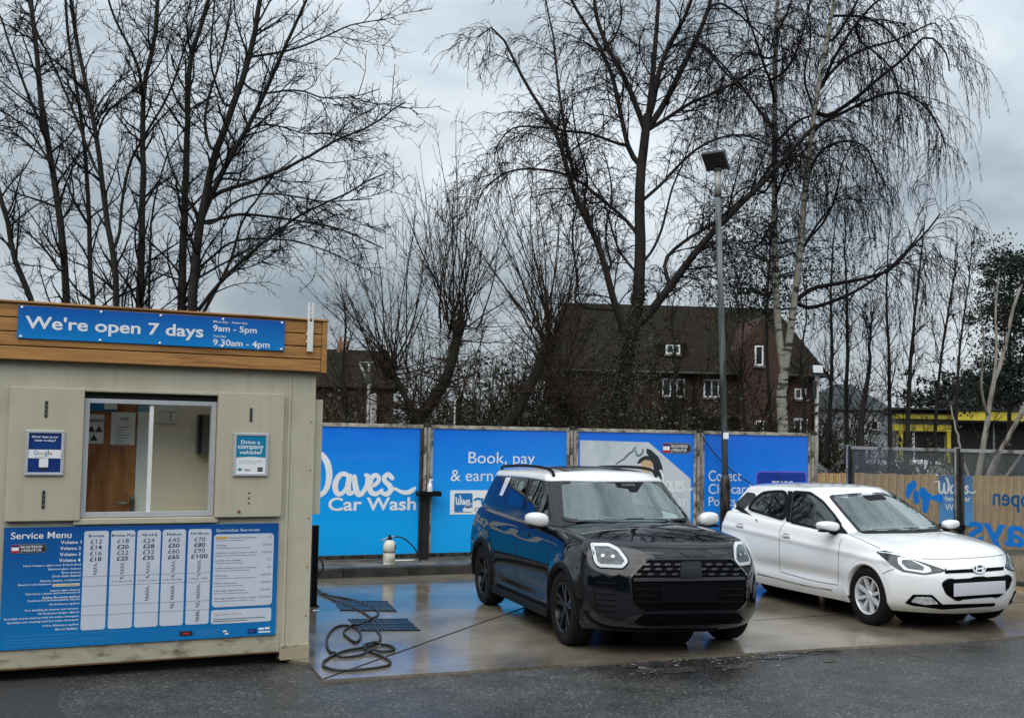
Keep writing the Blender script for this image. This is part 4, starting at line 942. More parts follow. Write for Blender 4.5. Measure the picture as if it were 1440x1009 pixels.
# small print and logos along the foot
M_SMALL = pm('print_pale_blue', lin(120, 180, 220), .5)
for k, (l, t, r) in enumerate(((8, 894, 182), (8, 899.5, 92), (8, 903.5, 150), (8, 908, 130))):
    mt('prices may vary with the size and the state of the vehicle, ask for details before the wash is started', l, t, t + 1.6, r, M_SMALL)
b_ = [HM(252, 894), HM(271, 886)]
MB().prism(rrect(b_[0][0], b_[1][0], b_[0][1], b_[1][1], .01), my - .0045, my - .0031).build('car_picture', M_INK, mn)
MB().prism(rrect(b_[0][0] + .03, b_[1][0] - .03, b_[0][1] + .012, b_[1][1] - .012, .006), my - .0055, my - .0046).build('car_picture_body', M_REDBADGE, mn)
for k in range(3): mt('Join our loyalty scheme today', 277, 885 + 3*k, 886.6 + 3*k, 308 - 6*(k % 2), M_SMALL)
for l, t, r, b2, mtl in ((313, 885.5, 319, 888, M_WHITE), (316, 889, 321, 891.5, M_WHITE), (348, 883, 361, 890.5, M_NAVY), (363, 881.5, 371, 885, M_WHITE), (372, 880.5, 379, 884, M_WHITE), (363, 886, 380, 889, M_WHITE)):
    p0, p1 = HM(l, b2), HM(r, t); MB().prism(rrect(p0[0], p1[0], p0[1], p1[1], .004), my - .0045, my - .0031).build('small_logo', mtl, mn)
mt('WASH', 350, 885.6, 888, 359, M_WHITE)
# ================================================================== CARS
def smooth_tab(tab):
    P = crom(tab, n=10); xs_ = P[:, 0]; o = np.argsort(xs_)
    return lambda x: np.interp(x, xs_[o], P[o, 1])
def lattice(nu, nv, nw):
    """open-bottomed box lattice: returns params (u, v, w), faces, face tags"""
    idx = {}; pts = []
    def g(i, j, k):
        q = idx.get((i, j, k))
        if q is None: q = idx[(i, j, k)] = len(pts); pts.append((2*i/nu - 1, 2*j/nv - 1, k/nw))
        return q
    F = []; T = []
    for i in range(nu):
        for k in range(nw):
            F.append((g(i,0,k), g(i+1,0,k), g(i+1,0,k+1), g(i,0,k+1))); T.append((0, k/nw))       # right side (v=-1)
            F.append((g(i+1,nv,k), g(i,nv,k), g(i,nv,k+1), g(i+1,nv,k+1))); T.append((1, k/nw))   # left side
        for j in range(nv):
            F.append((g(i,j,nw), g(i+1,j,nw), g(i+1,j+1,nw), g(i,j+1,nw))); T.append((4, 1))      # top
    for j in range(nv):
        for k in range(nw):
            F.append((g(nu,j,k), g(nu,j+1,k), g(nu,j+1,k+1), g(nu,j,k+1))); T.append((2, k/nw))   # front
            F.append((g(0,j+1,k), g(0,j,k), g(0,j,k+1), g(0,j+1,k+1))); T.append((3, k/nw))       # rear
    return np.array(pts), np.array(F), np.array(T)
def relax(P, F, its, wt, bottom):
    E = np.unique(np.sort(np.concatenate([F[:, [0,1]], F[:, [1,2]], F[:, [2,3]], F[:, [3,0]]]), axis=1), axis=0)
    keep = ~(bottom[E[:, 0]] ^ bottom[E[:, 1]])           # the open rim only relaxes along itself
    Eb = E
    n = len(P)
    ms = np.concatenate([E[:, 0], E[:, 1]]); mo = np.concatenate([E[:, 1], E[:, 0]])
    ok = ~(bottom[ms] & ~bottom[mo])
    ms, mo = ms[ok], mo[ok]
    cnt = np.bincount(ms, minlength=n)[:, None]
    for _ in range(its):
        acc = np.stack([np.bincount(ms, P[mo, a], n) for a in range(3)], 1) / np.maximum(cnt, 1)
        P = P + (acc - P) * wt[:, None]
    return P
def shell(spec, res=1.0):
    """spec functions describe a body: XF, XR (w), sweeps, HW(x, w), ZB(x), ZE(x), CR(x)"""
    nu, nv, nw = [max(6, int(c * res)) for c in spec['n']]
    Q, F, T = lattice(nu, nv, nw)
    u, v, w_ = Q.T
    av = np.abs(v)
    xf = spec['XF'](w_) - spec['SF'] * av ** spec['pf']
    xr = spec['XR'](w_) + spec['SR'] * av ** spec['pr']
    x = xr + (xf - xr) * (u + 1) / 2
    y = v * spec['HW'](x, w_)
    zb = spec['ZB'](x); ze = spec['ZE'](x)
    z = zb + (ze + spec['CR'](x) * (1 - av ** spec['kc']) - zb) * w_
    P = np.stack([x, y, z], 1)
    bottom = w_ == 0
    P = relax(P, F, int(spec['its'] * res * res) + 2, np.full(len(P), 0.5), bottom)
    if 'post' in spec: P = spec['post'](P, Q)
    P = relax(P, F, 3, np.full(len(P), 0.4), bottom)
    return P, F, T, Q
def inpoly(pt, poly):
    x, y = pt[:, 0], pt[:, 1]; ins = np.zeros(len(pt), bool); n = len(poly)
    for i in range(n):
        (x0, y0), (x1, y1) = poly[i], poly[(i+1) % n]
        c = ((y0 > y) != (y1 > y)) & (x < (x1 - x0) * (y - y0) / (y1 - y0 + 1e-12) + x0)
        ins ^= c
    return ins
def rpoly(poly, r=3.0, n=4):
    """round the corners of a polygon"""
    P = [np.array(p, float) for p in poly]; m = len(P); o = []
    for i in range(m):
        a, b, c = P[i-1], P[i], P[(i+1) % m]
        d1, d2 = a - b, c - b; l1, l2 = np.linalg.norm(d1), np.linalg.norm(d2)
        q = min(r, l1 * .45, l2 * .45); s0 = b + d1 / l1 * q; s1 = b + d2 / l2 * q
        for k in range(n + 1):
            t = k / n; o.append((1-t)**2 * s0 + 2*t*(1-t) * b + t*t * s1)
    return np.array(o)
def inset(poly, d):
    P = np.asarray(poly, float); n = len(P)
    A = 0.5 * sum(P[i-1][0]*P[i][1] - P[i][0]*P[i-1][1] for i in range(n)); s = 1 if A > 0 else -1
    o = []
    for i in range(n):
        e1 = P[i] - P[i-1]; e2 = P[(i+1) % n] - P[i]
        n1 = np.array([-e1[1], e1[0]]) / (np.linalg.norm(e1) + 1e-9); n2 = np.array([-e2[1], e2[0]]) / (np.linalg.norm(e2) + 1e-9)
        m = n1 + n2; m /= max(0.5, (m @ m) / 2) ; o.append(P[i] + s * d * m)
    return np.array(o)
class Car:
    def __init__(s, name, loc, yaw, label, cat='car', group=None):
        # local x forward, y to the car's left; yaw: forward swings from -Y towards +X
        s.yaw = yaw; s.X, s.Z = loc
        ang = yaw - math.pi / 2
        s.root = empty(name, (loc[0], loc[1], 0), ang, label, cat, group)
        c, n = math.cos(ang), math.sin(ang)
        s.M = np.array([[c, -n, 0], [n, c, 0], [0, 0, 1.0]])
        s.t = np.array([loc[0], loc[1], 0.0])
        s.tri = []
    def px_ray(s, p):
        o, d = ray(*p)
        return s.M.T @ (o - s.t), s.M.T @ d
    def to_px(s, P):
        W_ = P @ s.M.T + s.t
        L_ = (W_ - np.array([0, 0, CAMH])) @ _cm[:3, :3]
        return np.stack([PW/2 + FPX * L_[:, 0] / -L_[:, 2], PH/2 - FPX * L_[:, 1] / -L_[:, 2]], 1)
    def set_bvh(s, parts):
        V = []; F = []
        for P, Fc in parts:
            b = len(V); V += [Vector(p) for p in P]; F += [tuple(int(i)+b for i in f) for f in Fc]
        s.bvh = BVHTree.FromPolygons(V, F)
    def cast(s, p, mode):
        if mode == 'px': o, d = s.px_ray(p)
        elif mode == 'right': o, d = np.array([p[0], -4, p[1]]), np.array([0, 1.0, 0])
        elif mode == 'front': o, d = np.array([5, p[0], p[1]]), np.array([-1.0, 0, 0])
        elif mode == 'top': o, d = np.array([p[0], p[1], 4]), np.array([0, 0, -1.0])
        h, nrm, i, ds = s.bvh.ray_cast(Vector(o), Vector(d))
        if h is None:
            t = -o @ d
            q = o + d * t if mode == 'px' else o + d * 3
            h, nrm, i, ds = s.bvh.find_nearest(Vector(q))
        if nrm.dot(Vector(d)) > 0: nrm = -nrm
        return np.array(h), np.array(nrm)
    def decal(s, name, poly, mat, parent=None, mode='px', off=.003, step=None, mirror=False, both=False, rim=0.0):
        step = step or (4.0 if mode == 'px' else .03)
        bm = bmesh.new()
        bm.faces.new([bm.verts.new((p[0], p[1], 0)) for p in poly])
        P = np.asarray(poly, float)
        for ax in (0, 1):
            a, b = P[:, ax].min(), P[:, ax].max()
            for c in np.arange(a + step * .53, b, step):
                nn = (1, 0, 0) if ax == 0 else (0, 1, 0)
                bmesh.ops.bisect_plane(bm, geom=bm.verts[:] + bm.edges[:] + bm.faces[:], plane_co=(c if ax == 0 else 0, c if ax == 1 else 0, 0), plane_no=nn)
        for v in bm.verts:
            h, nrm = s.cast((v.co.x, v.co.y), mode)
            v.co = h + nrm * off
        if rim:
            bnd = [e for e in bm.edges if e.is_boundary]
            r = bmesh.ops.extrude_edge_only(bm, edges=bnd)
            for v in [g for g in r['geom'] if isinstance(g, bmesh.types.BMVert)]:
                h, nrm, i, ds = s.bvh.find_nearest(v.co); v.co = np.array(h) - np.array(nrm) * rim * (1 if nrm.dot(v.co - h) > 0 else -1)
        bmesh.ops.recalc_face_normals(bm, faces=bm.faces[:])
        fs = bm.faces[:]
        fs.sort(key=lambda f: -f.calc_area())
        f = fs[0]; h, nrm, i, ds = s.bvh.find_nearest(f.calc_center_median())
        out_ = (f.calc_center_median() - h)
        if f.normal.dot(out_) < 0: bmesh.ops.reverse_faces(bm, faces=bm.faces[:])
        for f in bm.faces: f.smooth = True
        me = bpy.data.meshes.new(name); bm.to_mesh(me); bm.free()
        objs = [mobj(name, me, mat, parent or s.root)]
        if mirror or both:
            m2 = me.copy(); m2.transform(Matrix.Diagonal((1, -1, 1, 1))); m2.flip_normals()
            if mirror: objs[0].data = m2
            else: objs.append(mobj(name, m2, mat, parent or s.root))
        return objs
    def ring(s, name, A, B, mat, parent=None, mode='px', off=.003, both=False, off2=None, sub=3):
        """strip between two polygons of equal length"""
        A = np.asarray(A, float); B = np.asarray(B, float); n = len(A)
        mb = MB(); rows = []
        for k in range(sub + 1):
            t = k / sub; o_ = off + ((off2 if off2 is not None else off) - off) * t
            row = []
            for i in range(n):
                h, nrm = s.cast(tuple(A[i] * (1-t) + B[i] * t), mode); row.append(h + nrm * o_)
            rows.append(row)
        V = [p for r_ in rows for p in r_]
        F = [(k*n+i, k*n+(i+1) % n, (k+1)*n+(i+1) % n, (k+1)*n+i) for k in range(sub) for i in range(n)]
        mb.add(V, F, True)
        me = mb.mesh(name)
        bm = bmesh.new(); bm.from_mesh(me); bmesh.ops.recalc_face_normals(bm, faces=bm.faces[:])
        f = bm.faces[:][0] if False else max(bm.faces, key=lambda q: q.calc_area())
        h, nrm, i, ds = s.bvh.find_nearest(f.calc_center_median())
        if f.normal.dot(f.calc_center_median() - h) < 0: bmesh.ops.reverse_faces(bm, faces=bm.faces[:])
        bm.to_mesh(me); bm.free()
        o = [mobj(name, me, mat, parent or s.root)]
        if both:
            m2 = me.copy(); m2.transform(Matrix.Diagonal((1, -1, 1, 1))); m2.flip_normals(); o.append(mobj(name, m2, mat, parent or s.root))
        return o
    def line(s, name, pts, wid, mat, parent=None, mode='px', off=.0025, both=False, step=None):
        """a thin strip along a polyline"""
        P = crom(pts, step=step or (3.0 if mode == 'px' else .03))
        T = np.gradient(P, axis=0); T /= np.linalg.norm(T, axis=1)[:, None] + 1e-9
        C = [s.cast(tuple(p), mode) for p in P]; n = len(C)
        H_ = np.array([c[0] for c in C]); Nm = np.array([c[1] for c in C])
        Tg = np.gradient(H_, axis=0); Tg /= np.linalg.norm(Tg, axis=1)[:, None] + 1e-9
        B = np.cross(Tg, Nm); B /= np.linalg.norm(B, axis=1)[:, None] + 1e-9
        V = list(H_ + B * wid/2 + Nm * off) + list(H_ - B * wid/2 + Nm * off)
        mb = MB().add(V, [(i, n+i, n+i+1, i+1) for i in range(n-1)], True)
        o = [mb.build(name, mat, parent or s.root)]
        if both:
            m2 = o[0].data.copy(); m2.transform(Matrix.Diagonal((1, -1, 1, 1))); m2.flip_normals(); o.append(mobj(name, m2, mat, parent or s.root))
        return o
def body_mesh(name, P, F, drop, mat, parent):
    keep = F[~drop]
    used = np.unique(keep); rm = np.full(len(P), -1); rm[used] = np.arange(len(used))
    me = bpy.data.meshes.new(name); me.from_pydata(P[used].tolist(), [], rm[keep].tolist())
    me.polygons.foreach_set('use_smooth', [True] * len(keep)); me.update()
    return mobj(name, me, mat, parent)
def fnormals(P, F):
    return np.cross(P[F[:, 2]] - P[F[:, 0]], P[F[:, 3]] - P[F[:, 1]])
def wheel(car, x, y, r, wdt, rim_r, style, mats, side):
    """side -1: outer face towards -y"""
    t = mats
    h = wdt / 2
    prof = [(rim_r, -h*.86), (rim_r + .012, -h*.93), (r*.86, -h), (r*.95, -h*.93), (r*.99, -h*.75), (r, -h*.4), (r, h*.4), (r*.99, h*.75), (r*.95, h*.93), (r*.86, h), (rim_r + .012, h*.93), (rim_r, h*.86), (rim_r*.97, 0), (rim_r, -h*.86)]
    w_ = empty('wheel'); w_.parent = car.root; w_.location = (x, y, r)
    if side > 0: w_.rotation_euler = (0, 0, math.pi)
    MB().lathe(prof, 44, (0, 0, 0), 'y', cap=False).build('tyre', t['tyre'], w_)
    rm = MB()
    rm.lathe([(rim_r*.99, h*.88), (rim_r*1.0, h*.93), (rim_r*.965, h*.94), (rim_r*.93, h*.82), (rim_r*.92, -h*.6)], 44, (0, 0, 0), 'y', cap=False)
    rm.build('rim', t['rim'], w_)
    MB().lathe([(rim_r*.93, h*-.2), (.02, h*-.1)], 32, (0, 0, 0), 'y', cap=False).build('wheel_well', M_GAP, w_)
    MB().lathe([(.13, h*.02), (.13, h*.1), (.05, h*.12)], 28, (0, 0, 0), 'y').build('brake_disc', t['disc'], w_)
    ns, wide0, wide1, pair = style
    for k in range(ns):
        a0 = 2*math.pi*k/ns + .3
        for q in ((-pair, pair) if pair else (0,)):
            m = MB(); V = []
            for rr, ww, yy in ((.035, wide0, -h*.62), (rim_r*.5, (wide0+wide1)/2, -h*.72), (rim_r*.95, wide1, -h*.84)):
                a = a0 + q * (rr / rim_r) ** .6
                ca, sa = math.cos(a), math.sin(a)
                for (dw, dy) in ((-ww/2, .035), (-ww/2*.8, 0), (ww/2*.8, 0), (ww/2, .035)):
                    V.append((rr*ca - dw*sa, yy + dy, rr*sa + dw*ca))
            m.add(V, [(4*i+j, 4*i+4+j, 4*i+5+j, 4*i+1+j) for i in range(2) for j in range(3)] , False)
            bmm = m.build('spoke', t['spoke'], w_)
    MB().lathe([(.055, h*.5), (.05, h*.68), (.03, h*.72)], 20, (0, 0, 0), 'y').build('hub_cap', t['hub'], w_)
    return w_
# note: lathe(axis='y') maps height h to y = -h, so positive heights face the outside (-y)

M_TYRE = pm('tyre_rubber', (.009, .009, .010), .75, var=.25, scale=20, spec=.15)
M_BLKPAINT = pm('black_car_paint', (.004, .005, .008), .35, var=.06, scale=3, coat=.85, spec=.0)
M_BLKPAINT.node_tree.nodes['Principled BSDF'].inputs['Coat IOR'].default_value = 1.62
M_WHTPAINT = pm('white_car_paint', (.80, .81, .82), .22, var=.02, scale=2, coat=1.0)
M_ROOFW = pm('white_roof_paint', (.74, .75, .76), .25, var=.04, scale=6, coat=.9)
M_BLKPLAS = pm('black_plastic', (.005, .005, .006), .5, var=.15, scale=20, spec=.12)
M_GLOSSB = pm('gloss_black_trim', (.003, .003, .004), .12, var=.05, spec=.5)
M_GRILLE = pm('grille_black', (.002, .002, .003), .7, var=.2, scale=30, spec=.06)
M_CHROME = pm('chrome', (.82, .83, .84), .1, metal=1.0, var=.03)
M_SMOKE = pm('smoked_chrome', (.07, .07, .075), .3, metal=.8, var=.1)
M_LAMPIN = pm('lamp_reflector', lin(64, 70, 76), .3, metal=.4, var=.7, scale=30)
M_DRL = pm('lamp_white_ring', (.62, .65, .68), .35, var=.06)
M_LENS = glass('lamp_lens', (.95, .97, .98), -.025)
M_WS = glass('windscreen_glass', (.7, .78, .76), .16)
M_SG = glass('side_glass', (.28, .31, .32), .06)
M_INTER = pm('car_interior', (.02, .02, .022), .7, var=.2, scale=8)
M_SEAT = pm('seat_fabric', (.09, .09, .095), .8, var=.2, scale=20)
M_FOG = pm('fog_reflector', lin(190, 194, 198), .25, metal=.3, var=.5, scale=40)
M_REDLENS = pm('red_lens', lin(120, 10, 12), .15, var=.1, coat=.8)
M_ALLOY = pm('silver_alloy', lin(214, 216, 220), .3, metal=.25, var=.08, scale=12)
M_BLKALLOY = pm('black_alloy', (.015, .015, .017), .22, metal=.4, var=.2)
M_DISC = pm('brake_disc', lin(96, 92, 88), .4, metal=.9, var=.2)
M_PLATEB = pm('plate_dark', (.003, .0035, .005), .7, var=.05, spec=.08)
M_PLATEW = pm('plate_pale', lin(196, 196, 204), .5, var=.02)

def interior(car, x_dash, x_seat, zf, ybelt, zseat, wheel_y):
    r = car.root
    MB().box(-1.5, x_dash + .3, -ybelt + .08, ybelt - .08, .3, zf).build('cabin_floor', M_INTER, r)
    MB().prism([(x_dash - .25, zf), (x_dash + .3, zf), (x_dash + .28, zf + .33), (x_dash + .05, zf + .42), (x_dash - .18, zf + .42)], -ybelt + .16, ybelt - .16).build('dashboard', M_INTER, r, .02)
    for sy_ in (-.37, .37):
        st = MB().box(x_seat - .2, x_seat + .3, sy_ - .24, sy_ + .24, zf + .01, zf + .2).build('front_seat', M_SEAT, r, .04)
        MB().prism([(x_seat - .3, zf + .15), (x_seat - .12, zf + .12), (x_seat - .3, zseat), (x_seat - .4, zseat)], sy_ - .23, sy_ + .23).build('backrest', M_SEAT, st, .03)
        MB().box(x_seat - .43, x_seat - .34, sy_ - .13, sy_ + .13, zseat + .03, zseat + .2).build('headrest', M_SEAT, st, .03)
    MB().box(-1.25, -.85, -ybelt + .15, ybelt - .15, zf + .01, zseat - .1).build('rear_seat', M_SEAT, r, .05)
    P = [(x_dash - .3 - .12*math.sin(a)*.6, wheel_y + .185*math.cos(a), zf + .45 + .175*math.sin(a)) for a in np.linspace(0, 2*math.pi, 25)]
    MB().tube(P, .016, 8, False).build('steering_wheel', M_INTER, r)
def mirror(car, x, y, z, mat, base, sz=(.09, .13, .075)):
    for sd in (-1, 1):
        m = MB(); seg, rg = 18, 10; V = []
        for i in range(rg + 1):
            ph = math.pi * i / rg
            for k in range(seg):
                th = 2*math.pi*k/seg
                q = [math.sin(ph)*math.cos(th), math.cos(ph), math.sin(ph)*math.sin(th)]
                q = [np.sign(c) * abs(c) ** .74 for c in q]; tp = 1 - .16 * max(0, q[1]); q[2] *= tp
                V.append((x + sz[0]*q[0] - .25*sz[0]*q[1], sd*(y + sz[1]*q[1]), z + sz[2]*q[2] + .12*sz[2]*q[1]))
        F = [(i*seg+k, i*seg+(k+1) % seg, (i+1)*seg+(k+1) % seg, (i+1)*seg+k) for i in range(rg) for k in range(seg)]
        if sd < 0: F = [f[::-1] for f in F]
        m.add(V, [f[::-1] for f in F], True)
        o = m.build('wing_mirror', mat, car.root)
        MB().tube([(x - .0, sd*(y - sz[1]*.3), z - sz[2]*.85), (x + .02, sd*(y - sz[1]*1.1), z - sz[2]*1.5), (x + .03, sd*(y - sz[1]*1.9), z - sz[2]*1.6)], [.035, .03, .035], 8).build('mirror_arm', base, o)
        MB().box(x - sz[0]*.6, x + sz[0]*.75, sd*y - sz[1]*.85, sd*y + sz[1]*.85, z - sz[2]*1.12, z - sz[2]*.78).build('mirror_base', base, o, .012)

# ------------------------------------------------------------------ the black car with the white roof
MC = Car('black_car', (0.9744, 12.809), 0.3084, 'black compact SUV with a white roof and white mirrors, parked on the wet apron', 'car', 'cars in the wash bay')
tab = smooth_tab
mx_lo = dict(n=(230, 96, 46), XF=tab([(0, 2.10), (.12, 2.165), (.35, 2.185), (.6, 2.175), (.8, 2.14), (.92, 2.09), (1.0, 2.02)]), XR=tab([(0, -2.18), (.3, -2.24), (.6, -2.23), (1, -2.16)]),
    SF=.36, pf=3.0, SR=.3, pr=3.4,
    ZB=tab([(-2.4, .30), (-1.8, .24), (-1, .21), (1, .21), (1.8, .215), (2.3, .22)]),
    ZE=tab([(-2.4, 1.06), (-1.8, 1.10), (-1, 1.095), (0, 1.075), (.8, 1.06), (1.2, 1.045), (1.6, 1.01), (1.9, .955), (2.05, .92), (2.3, .88)]),
    CR=tab([(-2.4, .0), (.4, .02), (.9, .07), (1.3, .085), (1.7, .08), (2.0, .055), (2.3, .03)]), kc=2.4, its=9)
_pw = tab([(-2.4, .80), (-2.1, .88), (-1.6, .915), (-.8, .905), (0, .90), (.8, .905), (1.4, .915), (1.8, .90), (2.1, .86), (2.3, .83)])
_sc = tab([(0, .93), (.08, .965), (.2, .985), (.45, 1.0), (.62, 1.0), (.8, .975), (.93, .935), (1.0, .90)])
mx_lo['HW'] = lambda x, w_: _pw(x) * _sc(w_)
def arch_flare(P, Q, wx, wz, R0, amp, sig=.05):
    for c in wx:
        r = np.hypot(P[:, 0] - c, P[:, 2] - wz)
        g = np.exp(-((r - R0) / sig) ** 2) * (np.abs(P[:, 1]) > .55) * (np.abs(Q[:, 1]) == 1)
        P[:, 1] += np.sign(P[:, 1]) * amp * g
    return P
def mini_post(P, Q):
    P = arch_flare(P, Q, (1.346, -1.346), .35, .41, .018, .06)
    s_ = np.abs(Q[:, 1]) == 1
    dip = np.exp(-((P[:, 2] - .42) / .09) ** 2) * np.exp(-(P[:, 0] / .85) ** 4)
    P[s_, 1] -= np.sign(P[s_, 1]) * .022 * dip[s_]
    return P
mx_lo['post'] = mini_post
P1, F1, T1, Q1 = shell(mx_lo)
mx_hi = dict(n=(170, 84, 34), XF=tab([(0, 1.08), (.5, .72), (.85, .43), (1.0, .28)]), XR=tab([(0, -2.12), (.4, -2.08), (.8, -1.98), (1, -1.88)]),
    SF=.22, pf=2.2, SR=.2, pr=3.0, ZB=tab([(-2.4, 1.03), (0, 1.0), (1.4, .98)]),
    ZE=tab([(-2.3, 1.50), (-1.8, 1.525), (-1, 1.55), (-.3, 1.56), (.2, 1.545), (.5, 1.50), (1.2, 1.42)]),
    CR=tab([(-2.4, .045), (-.5, .06), (.2, .045), (.6, .03), (1.2, .02)]), kc=2.2, its=6)
_gw0 = tab([(-2.4, .72), (-1.8, .80), (-1, .825), (0, .825), (.6, .80), (1.2, .74)])
_gw1 = tab([(-2.4, .56), (-1.8, .62), (-1, .645), (0, .645), (.4, .625), (1.2, .58)])
mx_hi['HW'] = lambda x, w_: _gw0(x) + (_gw1(x) - _gw0(x)) * (w_ ** 1.25)
P2, F2, T2, Q2 = shell(mx_hi)
MC.set_bvh(((P1, F1), (P2, F2)))
# wheel openings and window openings
def arch_drop(P, F, wx, wz, r):
    c = P[F].mean(1); d = np.zeros(len(F), bool)
    for x in wx: d |= (np.hypot(c[:, 0] - x, c[:, 2] - wz) < r) & (np.abs(c[:, 1]) > .5)
    return d
def glass_drop(car, P, F, polys_front, polys_side):
    d = np.zeros(len(F), bool); N_ = fnormals(P, F); C = P[F].mean(1)
    pxy = car.to_px(P)
    for poly in polys_front:
        i_ = inpoly(pxy, poly); d |= i_[F].all(1) & (N_[:, 0] > 0) & (C[:, 0] > -.1)
    Pm = P * np.array([1, -1, 1]) ; Pm[:, 1] = -np.abs(P[:, 1]); pxs = car.to_px(Pm)
    for poly in polys_side:
        i_ = inpoly(pxs, poly); d |= i_[F].all(1) & (np.abs(N_[:, 1]) > .35 * np.linalg.norm(N_, axis=1)) & (np.abs(C[:, 1]) > .4)
    return d
WS = rpoly([(786.5, 679), (796, 677), (860, 676), (922, 677), (929, 681), (969, 726), (966, 730.5), (930, 732.5), (860, 733), (803, 732.5), (790, 729)], 5)
WF = rpoly([(747.5, 673.5), (770, 673.5), (772.5, 728), (757, 723), (740, 716.5)], 2.5)
WR = rpoly([(725, 673.5), (743, 673), (735.5, 714.5), (708, 709)], 3)
rt = MC.root
body_mesh('body', P1, F1, arch_drop(P1, F1, (1.346, -1.346), .35, .385), M_BLKPAINT, rt)
body_mesh('cabin_frame', P2, F2, glass_drop(MC, P2, F2, [inset(WS, 1.0)], [WF, WR]), M_GLOSSB, rt)
MC.decal('windscreen', WS, M_WS, off=.004)
MC.ring('windscreen_seal', inset(WS, -1.5), inset(WS, 3.0), M_GLOSSB, off=.006)
for nm, poly in (('front_door_glass', WF), ('rear_door_glass', WR)):
    MC.decal(nm, poly, M_SG, off=.004, both=True); MC.ring('window_seal', inset(poly, -1.2), inset(poly, 2.0), M_GLOSSB, off=.006, both=True)
interior(MC, .78, .0, .62, .80, 1.22, -.38)
# mirror pod at the windscreen head
MC.decal('sensor_pod', rpoly([(864, 678), (905, 678), (900, 685), (896, 692), (886, 692), (884, 687), (868, 685)], 2), M_BLKPLAS, off=.009)
MC.decal('sensor_window', rpoly([(874, 680.5), (892, 680.5), (893, 684), (873, 684)], 1), M_LAMPIN, off=.011)
# white roof shell
top = (T2[:, 0] == 4) | (T2[:, 1] >= .86)
Nv = np.zeros_like(P2); fn = fnormals(P2, F2); fn /= np.linalg.norm(fn, axis=1)[:, None] + 1e-12
for k in range(4): np.add.at(Nv, F2[:, k], fn)
Nv /= np.linalg.norm(Nv, axis=1)[:, None] + 1e-12
rf = F2[top]; PR = P2 + Nv * .012
used = np.unique(rf); rm_ = np.full(len(P2), -1); rm_[used] = np.arange(len(used))
V = [tuple(p) for p in PR[used]]; Fr = [tuple(rm_[list(f)]) for f in rf.tolist()]
ec = {}
for f in Fr:
    for a, b_ in zip(f, f[1:] + f[:1]): ec[(a, b_)] = 1
for (a, b_) in list(ec):
    if (b_, a) not in ec:
        ia, ib = used[a], used[b_]; n0 = len(V)
        V += [tuple(P2[ib] - Nv[ib]*.004), tuple(P2[ia] - Nv[ia]*.004)]; Fr.append((b_, a, n0 + 1, n0))
mbr = MB(); mbr.add(V, Fr, True); roof_o = mbr.build('roof', M_ROOFW, rt)
roof_o['label'] = 'white roof panel'
MC.set_bvh(((P1, F1), (P2 + Nv*.0125, F2)))
MC.decal('sunroof', [(-.75, -.45), (.12, -.45), (.14, 0), (.12, .45), (-.75, .45)], M_GLOSSB, mode='top', off=.002, step=.06)
for sd in (-1, 1):
    pts = [(-1.65, .595), (-1.6, .60), (-1.2, .612), (-.6, .615), (-.1, .605), (.12, .592), (.17, .588)]; hts = [.0, .035, .045, .048, .042, .03, .0]
    Pz = [(a, sd*b_, MC.cast((a, sd*b_), 'top')[0][2] + c) for (a, b_), c in zip(pts, hts)]
    MB().tube(crom(Pz, n=5), .017, 8).build('roof_rail', M_BLKPLAS, rt)
MC.set_bvh(((P1, F1), (P2, F2)))
MC.decal('pillar_trim', rpoly([(712.3, 671.5), (719.5, 671), (707.5, 697), (702.8, 696)], 1), M_WHTPAINT, off=.008, both=True)
mirror(MC, .70, .955, 1.125, M_ROOFW, M_BLKPLAS, (.085, .115, .075))
# lamps
HL = rpoly([(829.5, 763), (857, 763.5), (871, 770.5), (882.5, 785.5), (883.5, 790.5), (876.5, 799), (843, 797.5), (836.5, 792)], 4)
lo = MC.decal('headlight', inset(HL, .8), M_LAMPIN, off=.004, both=True)
MC.ring('headlight_ring', inset(HL, .2), inset(HL, 5.0), M_DRL, off=.010, off2=.012, both=True)
MC.ring('headlight_surround', inset(HL, -1.6), inset(HL, .4), M_GLOSSB, off=.004, off2=.012, both=True)
MC.decal('headlight_lens', inset(HL, 4.6), M_LENS, off=.014, both=True)
for q in ((848, 781), (862, 782)):
    MC.decal('projector', rpoly([(q[0]-5, q[1]-4), (q[0]+5, q[1]-4), (q[0]+5, q[1]+4), (q[0]-5, q[1]+4)], 2), M_SMOKE, off=.0075, both=True)
    MC.decal('projector_glint', rpoly([(q[0]-2, q[1]-1.5), (q[0]+2, q[1]-1.5), (q[0]+2, q[1]+1.5), (q[0]-2, q[1]+1.5)], 1), M_CHROME, off=.0095, both=True)
# octagonal grille
GR = rpoly([(886.5, 812), (910, 787), (1028, 786), (1047.5, 806), (1048.5, 845), (1037.5, 857), (905, 858.5), (890, 846)], 4)
MC.decal('grille', GR, M_GRILLE, off=.003)
MC.ring('grille_surround', inset(GR, -2.6), inset(GR, .8), M_SMOKE if False else M_BLKPAINT, off=.005, off2=.016)
for k, yy in enumerate((793.5, 800, 807)):
    l = 903 - 6.0*k; r_ = 1036 + 4.5*k
    MC.line('grille_bar', [(l, yy + .4), ((l+r_)/2, yy), (r_, yy - .6)], .016, M_BLKPLAS, off=.008)
    for j in range(9):
        xx = l + 9 + j * (r_ - l - 18) / 8 + (4 if k % 2 else -2)
        MC.decal('grille_stud', [(xx - 4, yy - 1.6), (xx + 4, yy - 1.7), (xx + 3, yy + 1.4), (xx - 5, yy + 1.5)], M_SMOKE, off=.012)
MC.line('grille_crossbar', [(891, 814.5), (968, 814), (1046.5, 812.5)], .03, M_SMOKE, off=.012)
for yy in (828, 837, 846): MC.line('lower_grille_bar', [(893, yy), (968, yy + .3), (1045, yy - 1.2)], .013, M_BLKPLAS, off=.009)
